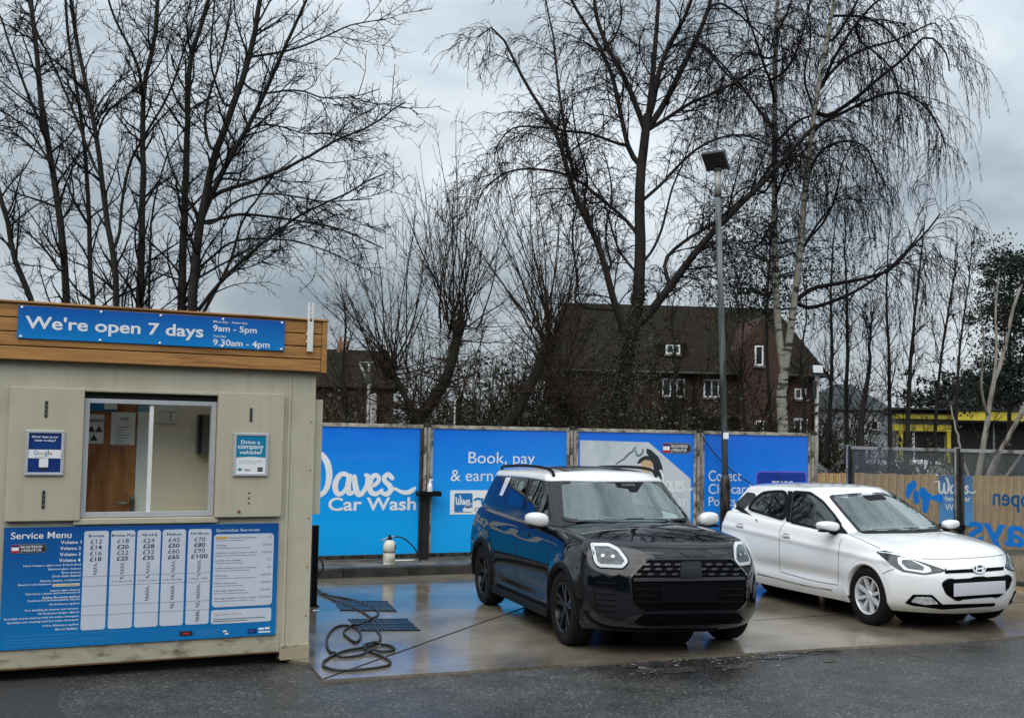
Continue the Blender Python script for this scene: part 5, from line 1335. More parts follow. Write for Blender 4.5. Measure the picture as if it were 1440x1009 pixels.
MC.decal('radar_cover', rpoly([(957, 790), (984, 789.5), (986, 812), (955, 812.5)], 2), M_GLOSSB, off=.02, rim=.0)
MC.decal('number_plate', rpoly([(928, 823), (1009, 822), (1009, 846), (928, 847)], 1.5), M_PLATEB, off=.022, rim=.0)
# bonnet front edge, slots and winged badge outline
MC.line('bonnet_seam', [(884, 768), (900, 769.2), (960, 771), (1020, 770), (1040, 768)], .007, M_GAP)
for a, b_ in ((906, 937), (996, 1024)): MC.decal('bonnet_slot', rpoly([(a, 775), (b_, 776), (b_ - 3, 780), (a + 4, 779)], 1), M_SMOKE, off=.004)
MC.line('winged_badge', [(955, 775.5), (960, 778), (964, 780.5), (969, 780.5), (972, 778), (975, 775.5)], .012, M_GLOSSB, off=.005)
# bumper intakes
MC.decal('lower_intake', rpoly([(906, 863), (1036, 861.5), (1046, 869), (1040, 876), (900, 879), (892, 874)], 2), M_GRILLE, off=.004)
MC.decal('aero_blade', rpoly([(871, 874), (884, 866), (905, 861), (894, 871), (880, 877)], 1), M_SMOKE, off=.009)
MC.decal('aero_blade', rpoly([(1037, 861), (1051, 867), (1056, 871), (1050, 874)], 1), M_SMOKE, off=.009)
for k in range(6):
    yy = 818 + k * 8
    MC.line('side_vane', [(838, yy), (850, yy + 1.2), (868, yy + 1.5)], .012, M_BLKPLAS, off=.005)
MC.line('side_intake_edge', [(833, 812), (836, 840), (842, 866), (868, 872)], .02, M_GLOSSB, off=.006)
MC.line('splitter', [(822, 858), (836, 874), (870, 883), (960, 885.5), (1040, 882), (1058, 872)], .03, M_BLKPLAS, off=.008)
# arches, sills, gaps, handles
def arc_pts(cx, cz, r, a0=-8, a1=188, n=40): return [(cx + r*math.cos(R(a)), cz + r*math.sin(R(a))) for a in np.linspace(a0, a1, n)]
for cx in (1.346, -1.346):
    A = arc_pts(cx, .35, .372); B = arc_pts(cx, .35, .43)
    mbz = MB(); rows = []
    for k in range(4):
        t = k/3; row = []
        for a, b_ in zip(A, B):
            h, nn = MC.cast((a[0]*(1-t) + b_[0]*t, a[1]*(1-t) + b_[1]*t), 'right'); row.append((h[0], h[1] - (.014 if k < 3 else .001), h[2]))
        rows.append(row)
    inner = [(p[0], p[1] + .16, p[2]) for p in rows[0]]
    rows = [inner] + rows; nn_ = len(A)
    mbz.add([p for r_ in rows for p in r_], [(k*nn_+i, k*nn_+i+1, (k+1)*nn_+i+1, (k+1)*nn_+i) for k in range(len(rows)-1) for i in range(nn_-1)], True)
    o = mbz.build('wheel_arch', M_BLKPLAS, rt); m2 = o.data.copy(); m2.transform(Matrix.Diagonal((1, -1, 1, 1))); m2.flip_normals(); mobj('wheel_arch', m2, M_BLKPLAS, rt)
    MB().lathe([(.385, -.32), (.385, .3)], 30, (cx, 0, .36), 'y', cap=False).build('arch_liner', M_GAP, rt)
for sd in (-1, 1): MB().box(-.93, .93, sd*.89 - .03, sd*.89 + .03, .19, .27).build('sill', M_BLKPLAS, rt, .015)
MC.line('door_gap', [(.93, .45), (.93, .7), (.90, .9), (.86, 1.03)], .008, M_GAP, mode='right', both=True)
MC.line('door_gap', [(-.12, .30), (-.13, .6), (-.14, 1.03)], .008, M_GAP, mode='right', both=True)
MC.line('door_gap', [(-.93, .46), (-1.0, .7), (-1.12, .82), (-1.14, 1.03)], .008, M_GAP, mode='right', both=True)
MC.line('door_gap', [(-.9, .30), (0, .295), (.92, .30)], .008, M_GAP, mode='right', both=True)
for xx in (.12, -.9):
    for sd in (-1, 1):
        h, nn = MC.cast((xx, .93), 'right'); MB().box(xx - .12, xx + .1, sd*(abs(h[1]) + .004) - .008, sd*(abs(h[1]) + .004) + .008, .915, .945).build('door_handle', M_BLKPAINT, rt, .007)
MB().box(-1.95, 1.72, -.68, .68, .2, .3).build('underbody', M_GAP, rt)
wm = dict(tyre=M_TYRE, rim=M_BLKALLOY, spoke=M_BLKALLOY, hub=M_BLKALLOY, disc=M_DISC)
for x in (1.346, -1.346):
    for sd in (-1, 1): wheel(MC, x, sd*.80, .35, .225, .235, (5, .05, .04, .22), wm, sd)
# wipers
MC.line('wiper', [(842, 733), (880, 731.5), (905, 731)], .02, M_BLKPLAS, off=.02)
MC.line('wiper', [(930, 733.5), (950, 732), (966, 731)], .02, M_BLKPLAS, off=.02)

# ------------------------------------------------------------------ the white hatchback
def hatch_specs(res_n):
    lo = dict(n=res_n[0], XF=tab([(0, 1.98), (.1, 2.06), (.3, 2.105), (.55, 2.11), (.75, 2.085), (.9, 2.03), (1.0, 1.93)]), XR=tab([(0, -1.85), (.35, -1.915), (.6, -1.92), (1, -1.86)]),
        SF=.42, pf=2.7, SR=.26, pr=3.2,
        ZB=tab([(-2.2, .30), (-1.6, .22), (-.8, .19), (.8, .19), (1.6, .195), (2.2, .19)]),
        ZE=tab([(-2.2, .98), (-1.6, 1.03), (-.8, .995), (0, .96), (.7, .935), (1.1, .90), (1.5, .835), (1.8, .765), (2.0, .71), (2.2, .66)]),
        CR=tab([(-2.2, .0), (.3, .02), (.8, .05), (1.2, .075), (1.6, .075), (1.9, .05), (2.2, .03)]), kc=2.4, its=8)
    pw = tab([(-2.2, .74), (-1.9, .81), (-1.4, .855), (-.6, .86), (.2, .86), (.9, .86), (1.4, .86), (1.75, .84), (2.0, .80), (2.2, .77)])
    sc = tab([(0, .93), (.08, .965), (.2, .985), (.42, 1.0), (.6, .998), (.78, .98), (.92, .945), (1.0, .905)])
    lo['HW'] = lambda x, w_: pw(x) * sc(w_)
    def post(P, Q):
        P = arch_flare(P, Q, (1.285, -1.285), .315, .37, .014, .06)
        s_ = np.abs(Q[:, 1]) == 1
        ln = .78 - .045 * P[:, 0]                              # shoulder crease and lower door crease
        P[s_, 1] += np.sign(P[s_, 1]) * (.016 * np.exp(-((P[s_, 2] - ln[s_]) / .028) ** 2))
        P[s_, 1] -= np.sign(P[s_, 1]) * .032 * np.exp(-((P[s_, 2] - .43) / .075) ** 2) * np.exp(-(P[s_, 0] / .95) ** 6)
        return P
    lo['post'] = post
    hi = dict(n=res_n[1], XF=tab([(0, 1.20), (.45, .78), (.8, .40), (1.0, .12)]), XR=tab([(0, -1.86), (.4, -1.80), (.75, -1.70), (1, -1.60)]),
        SF=.30, pf=2.1, SR=.2, pr=3.0, ZB=tab([(-2.2, .92), (0, .88), (1.5, .84)]),
        ZE=tab([(-2.0, 1.31), (-1.5, 1.345), (-.9, 1.375), (-.3, 1.385), (.1, 1.37), (.4, 1.33), (1.2, 1.22)]),
        CR=tab([(-2.2, .045), (-.4, .058), (.1, .045), (.5, .03), (1.2, .02)]), kc=2.2, its=7)
    g0 = tab([(-2.2, .66), (-1.6, .74), (-.8, .775), (0, .785), (.6, .77), (1.3, .70)]); g1 = tab([(-2.2, .50), (-1.6, .55), (-.8, .58), (0, .585), (.4, .565), (1.2, .53)])
    hi['HW'] = lambda x, w_: g0(x) + (g1(x) - g0(x)) * (w_ ** 1.25)
    return lo, hi
HC = Car('white_car', (4.1738, 14.3156), 0.3861, 'white five door hatchback parked by the clear hoarding', 'car', 'cars in the wash bay')
lo_s, hi_s = hatch_specs(((220, 92, 44), (160, 80, 32)))
P1, F1, T1, Q1 = shell(lo_s); P2, F2, T2, Q2 = shell(hi_s)
HC.set_bvh(((P1, F1), (P2, F2)))
rt = HC.root
WS = rpoly([(1166, 697.5), (1200, 694.5), (1238, 693), (1262, 694.5), (1300, 717), (1331, 738), (1330, 741.5), (1285, 745), (1208, 747), (1188, 724)], 4)
WF = rpoly([(1117.5, 691), (1140, 693), (1157, 705), (1173, 724), (1183, 738), (1176, 747), (1144, 741.5), (1112.5, 733.5)], 3)
WR = rpoly([(1051, 715), (1064, 700), (1073, 692.5), (1090, 690.5), (1107, 690.5), (1104, 731)], 8)
body_mesh('body', P1, F1, arch_drop(P1, F1, (1.285, -1.285), .315, .335), M_WHTPAINT, rt)
body_mesh('cabin_frame', P2, F2, glass_drop(HC, P2, F2, [inset(WS, 1.0)], [WF, WR]), M_WHTPAINT, rt)
DLO = rpoly([(1029, 712.5), (1051, 691.5), (1062, 692), (1072, 690), (1110, 688.5), (1142, 691.5), (1159, 703.5), (1175, 723), (1193.5, 750.5), (1170, 748.5), (1143, 742.8), (1110, 735), (1060, 721.5)], 2)
# black window surround: everything inside the outline that is not glass
for A in (DLO,):
    bm_parts = []
HC.decal('windscreen', WS, M_WS, off=.004)
HC.ring('windscreen_seal', inset(WS, -1.0), inset(WS, 2.8), M_GLOSSB, off=.006)
for nm, poly in (('front_door_glass', WF), ('rear_door_glass', WR)):
    HC.decal(nm, poly, M_SG, off=.006, both=True); HC.ring('window_seal', inset(poly, -1.6), inset(poly, 2.2), M_BLKPLAS, off=.008, both=True)
HC.decal('pillar_cover', rpoly([(1108.5, 690), (1115.5, 690.5), (1111, 734), (1105.5, 732)], .5), M_BLKPLAS, off=.006, both=True)
HC.line('pillar_bright_edge', [(1117, 695), (1114, 715), (1111.8, 731)], .006, M_CHROME, off=.012, both=True)
HC.decal('rear_pillar_trim', rpoly([(1029, 712.5), (1051, 691.8), (1061, 693), (1064, 697), (1047, 715.5)], 1), M_GLOSSB, off=.005, both=True)
HC.decal('mirror_triangle', rpoly([(1174, 727), (1193, 750.5), (1174, 749)], .8), M_BLKPLAS, off=.007, both=True)
interior(HC, .80, .0, .50, .76, 1.06, -.36)
HC.decal('sensor_pod', rpoly([(1212, 697), (1240, 695.5), (1247, 702), (1222, 703.5)], 1.5), M_BLKPLAS, off=.009)
HC.decal('scuttle', rpoly([(1207, 747.2), (1285, 745.2), (1331, 741), (1341, 745), (1290, 749), (1215, 750)], 1), M_BLKPLAS, off=.006)
HC.line('wiper', [(1226, 747), (1260, 744.5), (1292, 743.5)], .022, M_BLKPLAS, off=.02)
HC.line('wiper', [(1290, 746), (1315, 742.5), (1334, 742)], .02, M_BLKPLAS, off=.02)
mirror(HC, .66, .885, 1.005, M_WHTPAINT, M_BLKPLAS, (.085, .125, .058))
HL = rpoly([(1232, 775.3), (1243.6, 773.4), (1296, 787), (1332, 799.6), (1326, 804), (1311, 806.4), (1300, 807.7), (1269, 803.5), (1257, 796.7)], 2)
HC.decal('headlight', HL, M_GLOSSB, off=.004, both=True)
HC.decal('headlight_reflector', rpoly([(1262, 783), (1275, 784), (1307, 797), (1311, 803), (1300, 805.5), (1272, 801), (1263, 792)], 3), M_ALLOY, off=.007, both=True)
HC.decal('headlight_bowl', rpoly([(1268, 787), (1280, 787), (1300, 797), (1298, 802), (1276, 799), (1268, 792)], 3), M_LAMPIN, off=.009, both=True)
HC.decal('projector', rpoly([(1276, 791), (1287, 792), (1292, 797), (1282, 799), (1275, 795)], 2), M_SMOKE, off=.011, both=True)
HC.decal('indicator', rpoly([(1313, 799), (1330, 800.5), (1322, 804), (1312, 804.5)], 1), M_LAMPIN, off=.008, both=True)
HC.line('lamp_brow', [(1236, 775.5), (1260, 779.5), (1296, 789), (1328, 799.5)], .014, M_CHROME, off=.009, both=True)
HC.decal('headlight_lens', inset(HL, .6), M_LENS, off=.014, both=True)
HC.decal('upper_grille', rpoly([(1328, 801.5), (1376, 799), (1411, 796.5), (1411, 801), (1376, 804), (1329, 806)], 1), M_GRILLE, off=.006)
GR = rpoly([(1325, 820), (1332, 814.5), (1376, 811.5), (1418, 808.5), (1422, 813), (1418, 825), (1404, 838), (1345, 843), (1331, 834)], 3)
HC.decal('grille', GR, M_GRILLE, off=.004)
HC.ring('grille_lip', inset(GR, -1.5), inset(GR, .6), M_BLKPLAS, off=.004, off2=.012)
for k in range(6): HC.line('grille_bar', [(1332 + k, 817.5 + k*4.2), (1376, 815 + k*4.2), (1417 - k*2, 811.5 + k*4.0)], .008, M_BLKPLAS, off=.010)
HC.decal('number_plate', rpoly([(1340, 820), (1411, 816), (1411, 833), (1340, 837.5)], 1), M_PLATEW, off=.024)
HC.decal('lower_slot', rpoly([(1272.5, 847), (1284, 835), (1311, 835.5), (1325, 849), (1400, 847), (1398, 851.5), (1325, 856), (1282, 850.5)], 1.5), M_GRILLE, off=.005)
HC.decal('fog_lamp', rpoly([(1281, 845), (1288, 838), (1309, 838.5), (1320, 848), (1300, 849)], 2), M_FOG, off=.012)
HC.decal('fog_lamp', rpoly([(1281, 845), (1288, 838), (1309, 838.5), (1320, 848), (1300, 849)], 2), M_FOG, off=.012, mirror=True)
HC.decal('fog_recess', rpoly([(1272.5, 847), (1284, 835), (1311, 835.5), (1325, 849), (1318, 855), (1282, 850.5)], 1.5), M_GRILLE, off=.005, mirror=True)
HC.line('splitter', [(1325, 866), (1360, 866), (1400, 861)], .025, M_BLKPLAS, off=.004)
# oval badge with a slanted letter
EM = [(1376 + 9.2*math.cos(a), 800 + 6.2*math.sin(a)) for a in np.linspace(0, 2*math.pi, 24, endpoint=False)]
HC.decal('badge_field', EM, M_SMOKE, off=.012)
HC.ring('badge_ring', EM, inset(EM, 1.6), M_CHROME, off=.016)
for q in ([(1373, 795.5), (1371, 804.5)], [(1382, 795.5), (1380, 804.5)], [(1371.5, 801), (1376.5, 800), (1381.5, 799)]): HC.line('badge_stroke', q, .016, M_CHROME, off=.018, step=1.5)
HC.line('bonnet_seam', [(1296, 785), (1330, 785.5), (1376, 783.5), (1412, 779.5)], .006, M_GAP)
HC.line('bonnet_side_seam', [(1194, 751), (1215, 760), (1238, 771)], .006, M_GAP, both=True)
HC.line('bumper_seam', [(1258, 799), (1248, 803), (1241, 806.5)], .006, M_GAP, both=True)
HC.line('door_gap', [(1183.5, 757), (1180, 770), (1178.8, 795), (1178.8, 822)], .006, M_GAP, both=True)
HC.line('door_gap', [(1104, 735), (1097, 745), (1096, 775), (1097, 803)], .006, M_GAP, both=True)
HC.line('door_gap', [(1097, 803), (1140, 815), (1178.8, 822)], .006, M_GAP, both=True)
HC.line('side_moulding', [(1065, 806), (1090, 812), (1130, 822), (1170, 829)], .014, M_STEEL, off=.004, both=True)
HC.line('indicator_strip', [(1148, 739), (1157, 738.5), (1170, 740)], .006, M_LAMPIN, off=.004) if False else None
for q in ((1041, 738.5), (1106, 753)):
    h, nn = HC.cast(q, 'px')
    for sd in (-1, 1):
        MB().box(h[0] - .085, h[0] + .085, sd*(abs(h[1]) + .010) - .009, sd*(abs(h[1]) + .010) + .009, h[2] - .014, h[2] + .014).build('door_handle', M_WHTPAINT, rt, .008)
    HC.decal('handle_recess', rpoly([(q[0] - 5, q[1] - 4), (q[0] + 5, q[1] - 2.5), (q[0] + 5, q[1] + 4), (q[0] - 5, q[1] + 3)], 3), M_STEEL, off=.002, both=True)
HC.decal('tail_light', rpoly([(-1.93, .88), (-1.62, .98), (-1.62, 1.02), (-1.93, 1.01)], .03), M_REDLENS, mode='right', off=.006, both=True)
for cx in (1.285, -1.285):
    A = arc_pts(cx, .315, .325); B = arc_pts(cx, .315, .362); rows = []; nn_ = len(A)
    for k in range(3):
        t = k/2; row = []
        for a, b_ in zip(A, B):
            h, n_ = HC.cast((a[0]*(1-t) + b_[0]*t, a[1]*(1-t) + b_[1]*t), 'right'); row.append((h[0], h[1] - (.008 if k < 2 else .0005), h[2]))
        rows.append(row)
    rows = [[(p[0], p[1] + .12, p[2]) for p in rows[0]]] + rows
    mbz = MB().add([p for r_ in rows for p in r_], [(k*nn_+i, k*nn_+i+1, (k+1)*nn_+i+1, (k+1)*nn_+i) for k in range(len(rows)-1) for i in range(nn_-1)], True)
    o = mbz.build('wheel_arch', M_WHTPAINT, rt); m2 = o.data.copy(); m2.transform(Matrix.Diagonal((1, -1, 1, 1))); m2.flip_normals(); mobj('wheel_arch', m2, M_WHTPAINT, rt)
    MB().lathe([(.34, -.32), (.34, .3)], 30, (cx, 0, .33), 'y', cap=False).build('arch_liner', M_GAP, rt)
MB().box(-1.7, 1.55, -.64, .64, .18, .28).build('underbody', M_GAP, rt)
wm = dict(tyre=M_TYRE, rim=M_ALLOY, spoke=M_ALLOY, hub=M_ALLOY, disc=M_DISC)
for x in (1.285, -1.285):
    for sd in (-1, 1): wheel(HC, x, sd*.755, .311, .19, .205, (8, .04, .042, 0), wm, sd)
MB().tube([(-1.5, 0, 1.38), (-1.53, 0, 1.43), (-1.62, 0, 1.56)], [.012, .006, .003], 6).build('aerial', M_BLKPLAS, rt)
# ================================================================== SMALL THINGS ON THE SITE
# tall lamp post in front of the hoarding
LPd = FF.world(FF.hit(1006, 700)[0], -.28); lpz = .126
lp = empty('lamp_post', (LPd[0], LPd[1], lpz), 0, 'tall grey steel lamp post with a square floodlight, in front of the hoarding', 'lamp post')
def zat(px, py): return at_depth(px, py, LPd[1])[2] - lpz
xt = at_depth(1009.5, 250, LPd[1])[0] - LPd[0]
M_LPOST = pm('lamp_post_steel', lin(112, 120, 122), .5, metal=.3, var=.25, scale=5, stretch=(4, 4, .4), col2=lin(66, 70, 70), c2scale=2)
zs_ = zat(1006, 672)
MB().lathe([(.082, 0), (.082, zs_ - .1), (.078, zs_ - .02), (.052, zs_ + .06)], 20).build('base_section', M_POSTD, lp)
zt = zat(1009, 243)
MB().tube([(0, 0, zs_ + .02), (xt*.5, 0, (zs_ + zt)/2), (xt, 0, zt - .4)], [.052, .05, .048], 16).build('shaft', M_LPOST, lp)
MB().tube([(xt, 0, zt - .4), (xt, 0, zt + .02)], .056, 16).build('spigot', M_STEEL, lp)
fl = MB()
hw, hd = .19, .21
c = Vector((xt - .06, -.05, zt + .17)); Rm = Matrix.Rotation(R(42), 3, 'X') @ Matrix.Identity(3); Rz = Matrix.Rotation(R(16), 3, 'Z')
def flood(name, c, w2, h2, th, tilt, az, parent, mat, lens):
    Rm = Matrix.Rotation(az, 3, 'Z') @ Matrix.Rotation(tilt, 3, 'X')
    def bx_(x0, x1, y0, y1, z0, z1):
        m = MB().box(x0, x1, y0, y1, z0, z1); m.v = [tuple(Rm @ Vector(p) + c) for p in m.v]; return m
    h = bx_(-w2, w2, 0, th, -h2, h2).build(name, mat, parent, .012)
    bx_(-w2*.88, w2*.88, -.004, -.0005, -h2*.88, h2*.88).build('lens', lens, h)
    for k in range(5): bx_(-w2*.8 + k*w2*.4 - .006, -w2*.8 + k*w2*.4 + .006, th + .001, th + .04, -h2*.8, h2*.8).build('cooling_fin', mat, h)
    return h
flood('floodlight', c, .2, .17,   .07, R(44), R(-34), lp, M_DARK, pm('flood_lens', lin(40, 40, 42), .25, var=.3, coat=.4))
MB().box(xt - .06, xt + .06, -.06, .04, zt + .015, zt + .07).build('bracket', M_DARK, lp, .008)
MB().box(-.045, .04, -.0885, -.083, zat(1006, 612) - .05, zat(1006, 612) + .05).build('sticker', M_WHITE, lp).location = (xt*.2 + .03, .035, 0)
# short floodlight pole behind the end of the hoarding
sp_ = FF.world(FF.hit(1146.5, 650, .25)[0], .25)
p2_ = empty('floodlight_pole', (sp_[0], sp_[1], GZ), 0, 'short grey pole with a small white floodlight beside the end of the blue hoarding', 'lamp post')
def z2(py): return at_depth(1147, py, sp_[1])[2] - GZ
MB().tube([(0, 0, 0), (.03, 0, z2(528))], .035, 12).build('pole', M_STEEL, p2_)
flood('floodlight', Vector((.02, -.09, z2(519))), .1, .075, .06, R(-12), R(8), p2_, M_DARK, pm('flood_lens_pale', lin(206, 210, 212), .3, var=.1))
MB().box(-.06, .0, -.09, -.04, z2(560), z2(535)).build('junction_box', M_DARK, p2_, .008)
for k in (568, 580): MB().box(-.07, .05, -.06, .05, z2(k) - .012, z2(k) + .012).build('clamp', M_DARK, p2_)
# cable from the hoarding post to the lamp post and on
def cable(name, lab, pts, rad, mat, root=None):
    P = crom(pts, n=6)
    o = MB().tube(P, rad, 6).build(name, mat); tag(o, lab, 'cable'); return o
cp = [tuple(FF.world(*(lambda h: (h[0], -.08, h[1]))(FF.hit(px, py, -.08)))) for px, py in ((984, 608), (992, 620), (1008, 641), (1030, 662), (1050, 676), (1066, 688), (1075, 705))]
cable('cable', 'thin black cable sagging across the hoarding past the tall lamp post', cp, .009, M_BLACK)
# tray and spray bottle on the hoarding post
tx0, tx1 = FF.hit(586.5, 693, -.12)[0], FF.hit(617, 693, -.12)[0]; tzz = FF.hit(600, 697, -.12)[1]
tr = fempty('post_tray', FF, (tx0+tx1)/2, -.15, tzz, 'small black tray fixed to the hoarding post', 'tray')
hw_ = (tx1-tx0)/2
MB().box(-hw_, hw_, -.09, .09, 0, .012).build('tray_floor', M_BLKPLAS, tr)
for a in ((-hw_, hw_, -.09, -.078, .0125, .07), (-hw_, hw_, .078, .09, .0125, .07), (-hw_, -hw_ + .012, -.0775, .0775, .0125, .07), (hw_ - .012, hw_, -.0775, .0775, .0125, .07)): MB().box(*a).build('tray_side', M_BLKPLAS, tr, .003)
bt = fempty('spray_bottle', FF, FF.hit(604.5, 690, -.15)[0], -.15, tzz + .0125, 'white trigger spray bottle standing in the black tray', 'bottle')
M_BOTTLE = pm('bottle_plastic', (.8, .8, .8), .3, var=.05, coat=.4)
MB().lathe([(.03, 0), (.038, .006), (.038, .13), (.03, .155), (.014, .175), (.013, .2)], 18).build('bottle_body', M_BOTTLE, bt)
MB().lathe([(.0385, .03), (.0385, .085)], 18, cap=False).build('bottle_label', M_PAPER, bt)
MB().box(-.014, .03, -.012, .012, .2005, .235).box(.0305, .05, -.006, .006, .215, .23).build('spray_head', M_BOTTLE, bt, .004)
MB().tube([(.022, 0, .2), (.034, 0, .18), (.03, 0, .165)], .005, 6).build('trigger', M_BOTTLE, bt)
# tray on the clear hoarding post
ty = FR.hit(1348, 742, -.12); t2 = fempty('post_tray', FR, rx[1], -.13, ty[1] - .03, 'black tray fixed to the clear hoarding post behind the white car', 'tray')
MB().box(-.17, .17, -.09, .085, 0, .012).build('tray_floor', M_BLKPLAS, t2)
for a in ((-.17, .17, -.09, -.078, .0125, .075), (-.17, .17, .073, .085, .0125, .075), (-.17, -.158, -.0775, .0725, .0125, .075), (.158, .17, -.0775, .0725, .0125, .075)): MB().box(*a).build('tray_side', M_BLKPLAS, t2, .003)
# white pressure sprayer on the plinth
sp0 = FF.hit(542, 780, -.33)[0]
spz = .1265
s5 = fempty('foam_sprayer', FF, sp0, -.5, spz, 'white pump foam sprayer bottle standing on the kerb plinth', 'sprayer')
M_TANK = pm('sprayer_tank', lin(214, 210, 196), .4, var=.08, scale=8, col2=lin(170, 164, 146), c2scale=5)
MB().lathe([(.085, 0), (.09, .012), (.074, .03), (.083, .05), (.083, .165), (.079, .17), (.079, .18), (.086, .188), (.088, .26), (.075, .31), (.05, .335), (.035, .345)], 26).build('tank', M_TANK, s5)
MB().lathe([(.0845, .17), (.0865, .175), (.0845, .182)], 26, cap=False).build('band', M_INK, s5)
MB().box(.04, .075, -.07, -.05, .215, .275).build('tank_label', M_INK, s5, .004)
MB().lathe([(.036, .345), (.036, .375), (.02, .38), (.02, .41)], 16).build('pump', M_BLKPLAS, s5)
MB().tube([(-.14, 0, .33), (-.05, 0, .365), (0, 0, .385), (.06, 0, .385), (.1, 0, .38)], .009, 8).build('pump_handle', M_STEEL, s5)
MB().tube(crom([(.06, -.02, .385), (.16, -.02, .38), (.28, 0, .31), (.4, .05, .2), (.47, .1, .1), (.5, .12, .012)], n=6), .01, 8).build('spray_hose', M_BLACK, s5)
wnd = fempty('lance_wand', FF, sp0 + .1, -.16, .1265, 'thin white wand lying on the plinth beside the sprayer', 'wand')
MB().tube([(0, 0, .012), (.35, .04, .012), (.42, .05, .012)], [.011, .011, .008], 8).build('tube', M_WPAINT, wnd)
# black stand by the kiosk with its hose
bs = gpt(441, 852); hs_ = empty('hose_stand', (bs[0], bs[1], 0), R(SITE), 'thin black post beside the kiosk that the hose runs from', 'post')
MB().box(-.04, .03, -.03, .03, 0.002, at_depth(443, 738, bs[1])[2]).build('post', M_BLKPLAS, hs_, .005)
MB().box(-.05, .05, -.06, .06, 0, .012).build('foot_plate', M_BLKPLAS, hs_)
MB().tube(crom([(.02, -.03, .55), (.07, -.05, .5), (.08, -.05, .42), (.04, -.04, .36), (.02, -.03, .34)], n=6), .011, 7).build('hose_tail', M_BLACK, hs_)
hp = [(60,390),(140,450),(260,500),(350,540),(420,590),(450,650),(480,700),(470,740),(400,770),(250,800),(140,850),(110,880),(130,905),(220,925),(400,915),(520,895),(545,870),(500,840),(430,810),(380,785),(390,762),(460,755),(540,765),(572,785),(540,800),(430,805),(330,830),(230,838),(170,815),(138,770),(140,710),(180,655),(240,635),(310,645),(350,680),(350,720),(320,742),(280,720),(245,685),(265,655),(330,635),(420,600),(465,565),(455,535),(400,505),(280,465),(130,440),(60,425)]
P = [gpt(430 + a/4.584, 740 + b_/4.584, .012) for a, b_ in hp]
P = crom(P, n=6); rng = random.Random(3)
# lift the later loop where it crosses the earlier one
for i in range(len(P)):
    d = np.linalg.norm(P[:max(0, i-25), :2] - P[i, :2], axis=1) if i > 25 else np.array([9.0])
    if d.min() < .06: P[i, 2] = .036 - .02 * d.min() / .06
tag(MB().tube(P, .0115, 8).build('hose', M_BLACK), 'black hose lying in loops on the concrete by the kiosk', 'hose')
# drain gratings
M_GRATE = pm('grate_iron', (.02, .021, .023), .3, metal=.5, var=.3, scale=10)
M_GRWELL = pm('grate_gap', (.03, .034, .04), .15, var=.2, spec=.8)
for lab, q in (('black drain grating nearer the kerb, crossed by the hose', ((180,480),(530,483),(588,547),(222,540))), ('black drain grating nearer the road, beside the coiled hose', ((272,600),(655,597),(740,672),(350,672)))):
    Q = [gpt(430 + a/4.584, 740 + b_/4.584) for a, b_ in q]
    g = empty('drain_grating', tuple(sum(Q)/4 * np.array([1, 1, 0])), 0, lab, 'grating', 'drain gratings in the apron')
    o = sum(Q)/4
    def B(u, v, z=0): 
        p = (Q[0]*(1-u) + Q[1]*u)*(1-v) + (Q[3]*(1-u) + Q[2]*u)*v - o; return (p[0], p[1], z)
    MB().add([B(0, 0, .003), B(0, 1, .003), B(1, 1, .003), B(1, 0, .003)], [(0, 1, 2, 3)]).build('grate_well', M_GRWELL, g)
    def bar(name, u0, u1, v0, v1, z0=.0035, z1=.012):
        MB().add([B(u0, v0, z0), B(u1, v0, z0), B(u1, v1, z0), B(u0, v1, z0), B(u0, v0, z1), B(u1, v0, z1), B(u1, v1, z1), B(u0, v1, z1)], [(0,1,2,3), (7,6,5,4), (0,4,5,1), (1,5,6,2), (2,6,7,3), (3,7,4,0)]).build(name, M_GRATE, g)
    for k in range(17): bar('bar', k/17 + .012, k/17 + .012 + (.034 if k % 2 else .028), .04, .96)
    bar('frame_edge', 0, 1, 0, .035); bar('frame_edge', 0, 1, .965, 1); bar('cross_bar', 0, 1, .48, .52, .0125, .015)
# scrap of paper and a red leaf on the slab
g0 = gpt(445, 858.5); tag(MB().add([(-.04, -.015, 0), (.04, -.018, .006), (.05, .015, .002), (-.035, .02, .005)], [(0, 1, 2, 3)]).build('paper_scrap', M_WHITE, loc=(g0[0], g0[1], .004)), 'white scrap of paper on the wet slab by the kiosk', 'paper')
g0 = gpt(600.5, 830); tag(MB().add([(-.04, 0, 0), (0, -.03, .008), (.05, 0, .002), (0, .03, .01)], [(0, 1, 2), (0, 2, 3)]).build('fallen_leaf', pm('red_leaf', lin(120, 40, 36), .6), loc=(g0[0], g0[1], .003)), 'small red leaf on the wet concrete', 'leaf')

# ================================================================== BUILDINGS BEHIND
def brickmat(name, c1, c2, mortar):
    m = bpy.data.materials.new(name); m.use_nodes = True; t = m.node_tree; P = t.nodes['Principled BSDF']; L = t.links.new
    tcn = t.nodes.new('ShaderNodeTexCoord'); mpn = t.nodes.new('ShaderNodeMapping'); mpn.inputs['Rotation'].default_value = (R(90), 0, 0); L(tcn.outputs['Object'], mpn.inputs['Vector'])
    b = t.nodes.new('ShaderNodeTexBrick'); b.inputs['Color1'].default_value = c1 + (1,); b.inputs['Color2'].default_value = c2 + (1,); b.inputs['Mortar'].default_value = mortar + (1,)
    b.inputs['Scale'].default_value = 1.0; b.inputs['Brick Width'].default_value = .225; b.inputs['Row Height'].default_value = .075; b.inputs['Mortar Size'].default_value = .008
    L(mpn.outputs[0], b.inputs['Vector']); L(b.outputs['Color'], P.inputs['Base Color']); P.inputs['Roughness'].default_value = .9; P.inputs['Specular IOR Level'].default_value = .1
    return m
M_BRICK = brickmat('red_brick', (.075, .040, .029), (.05, .029, .023), (.062, .052, .045))
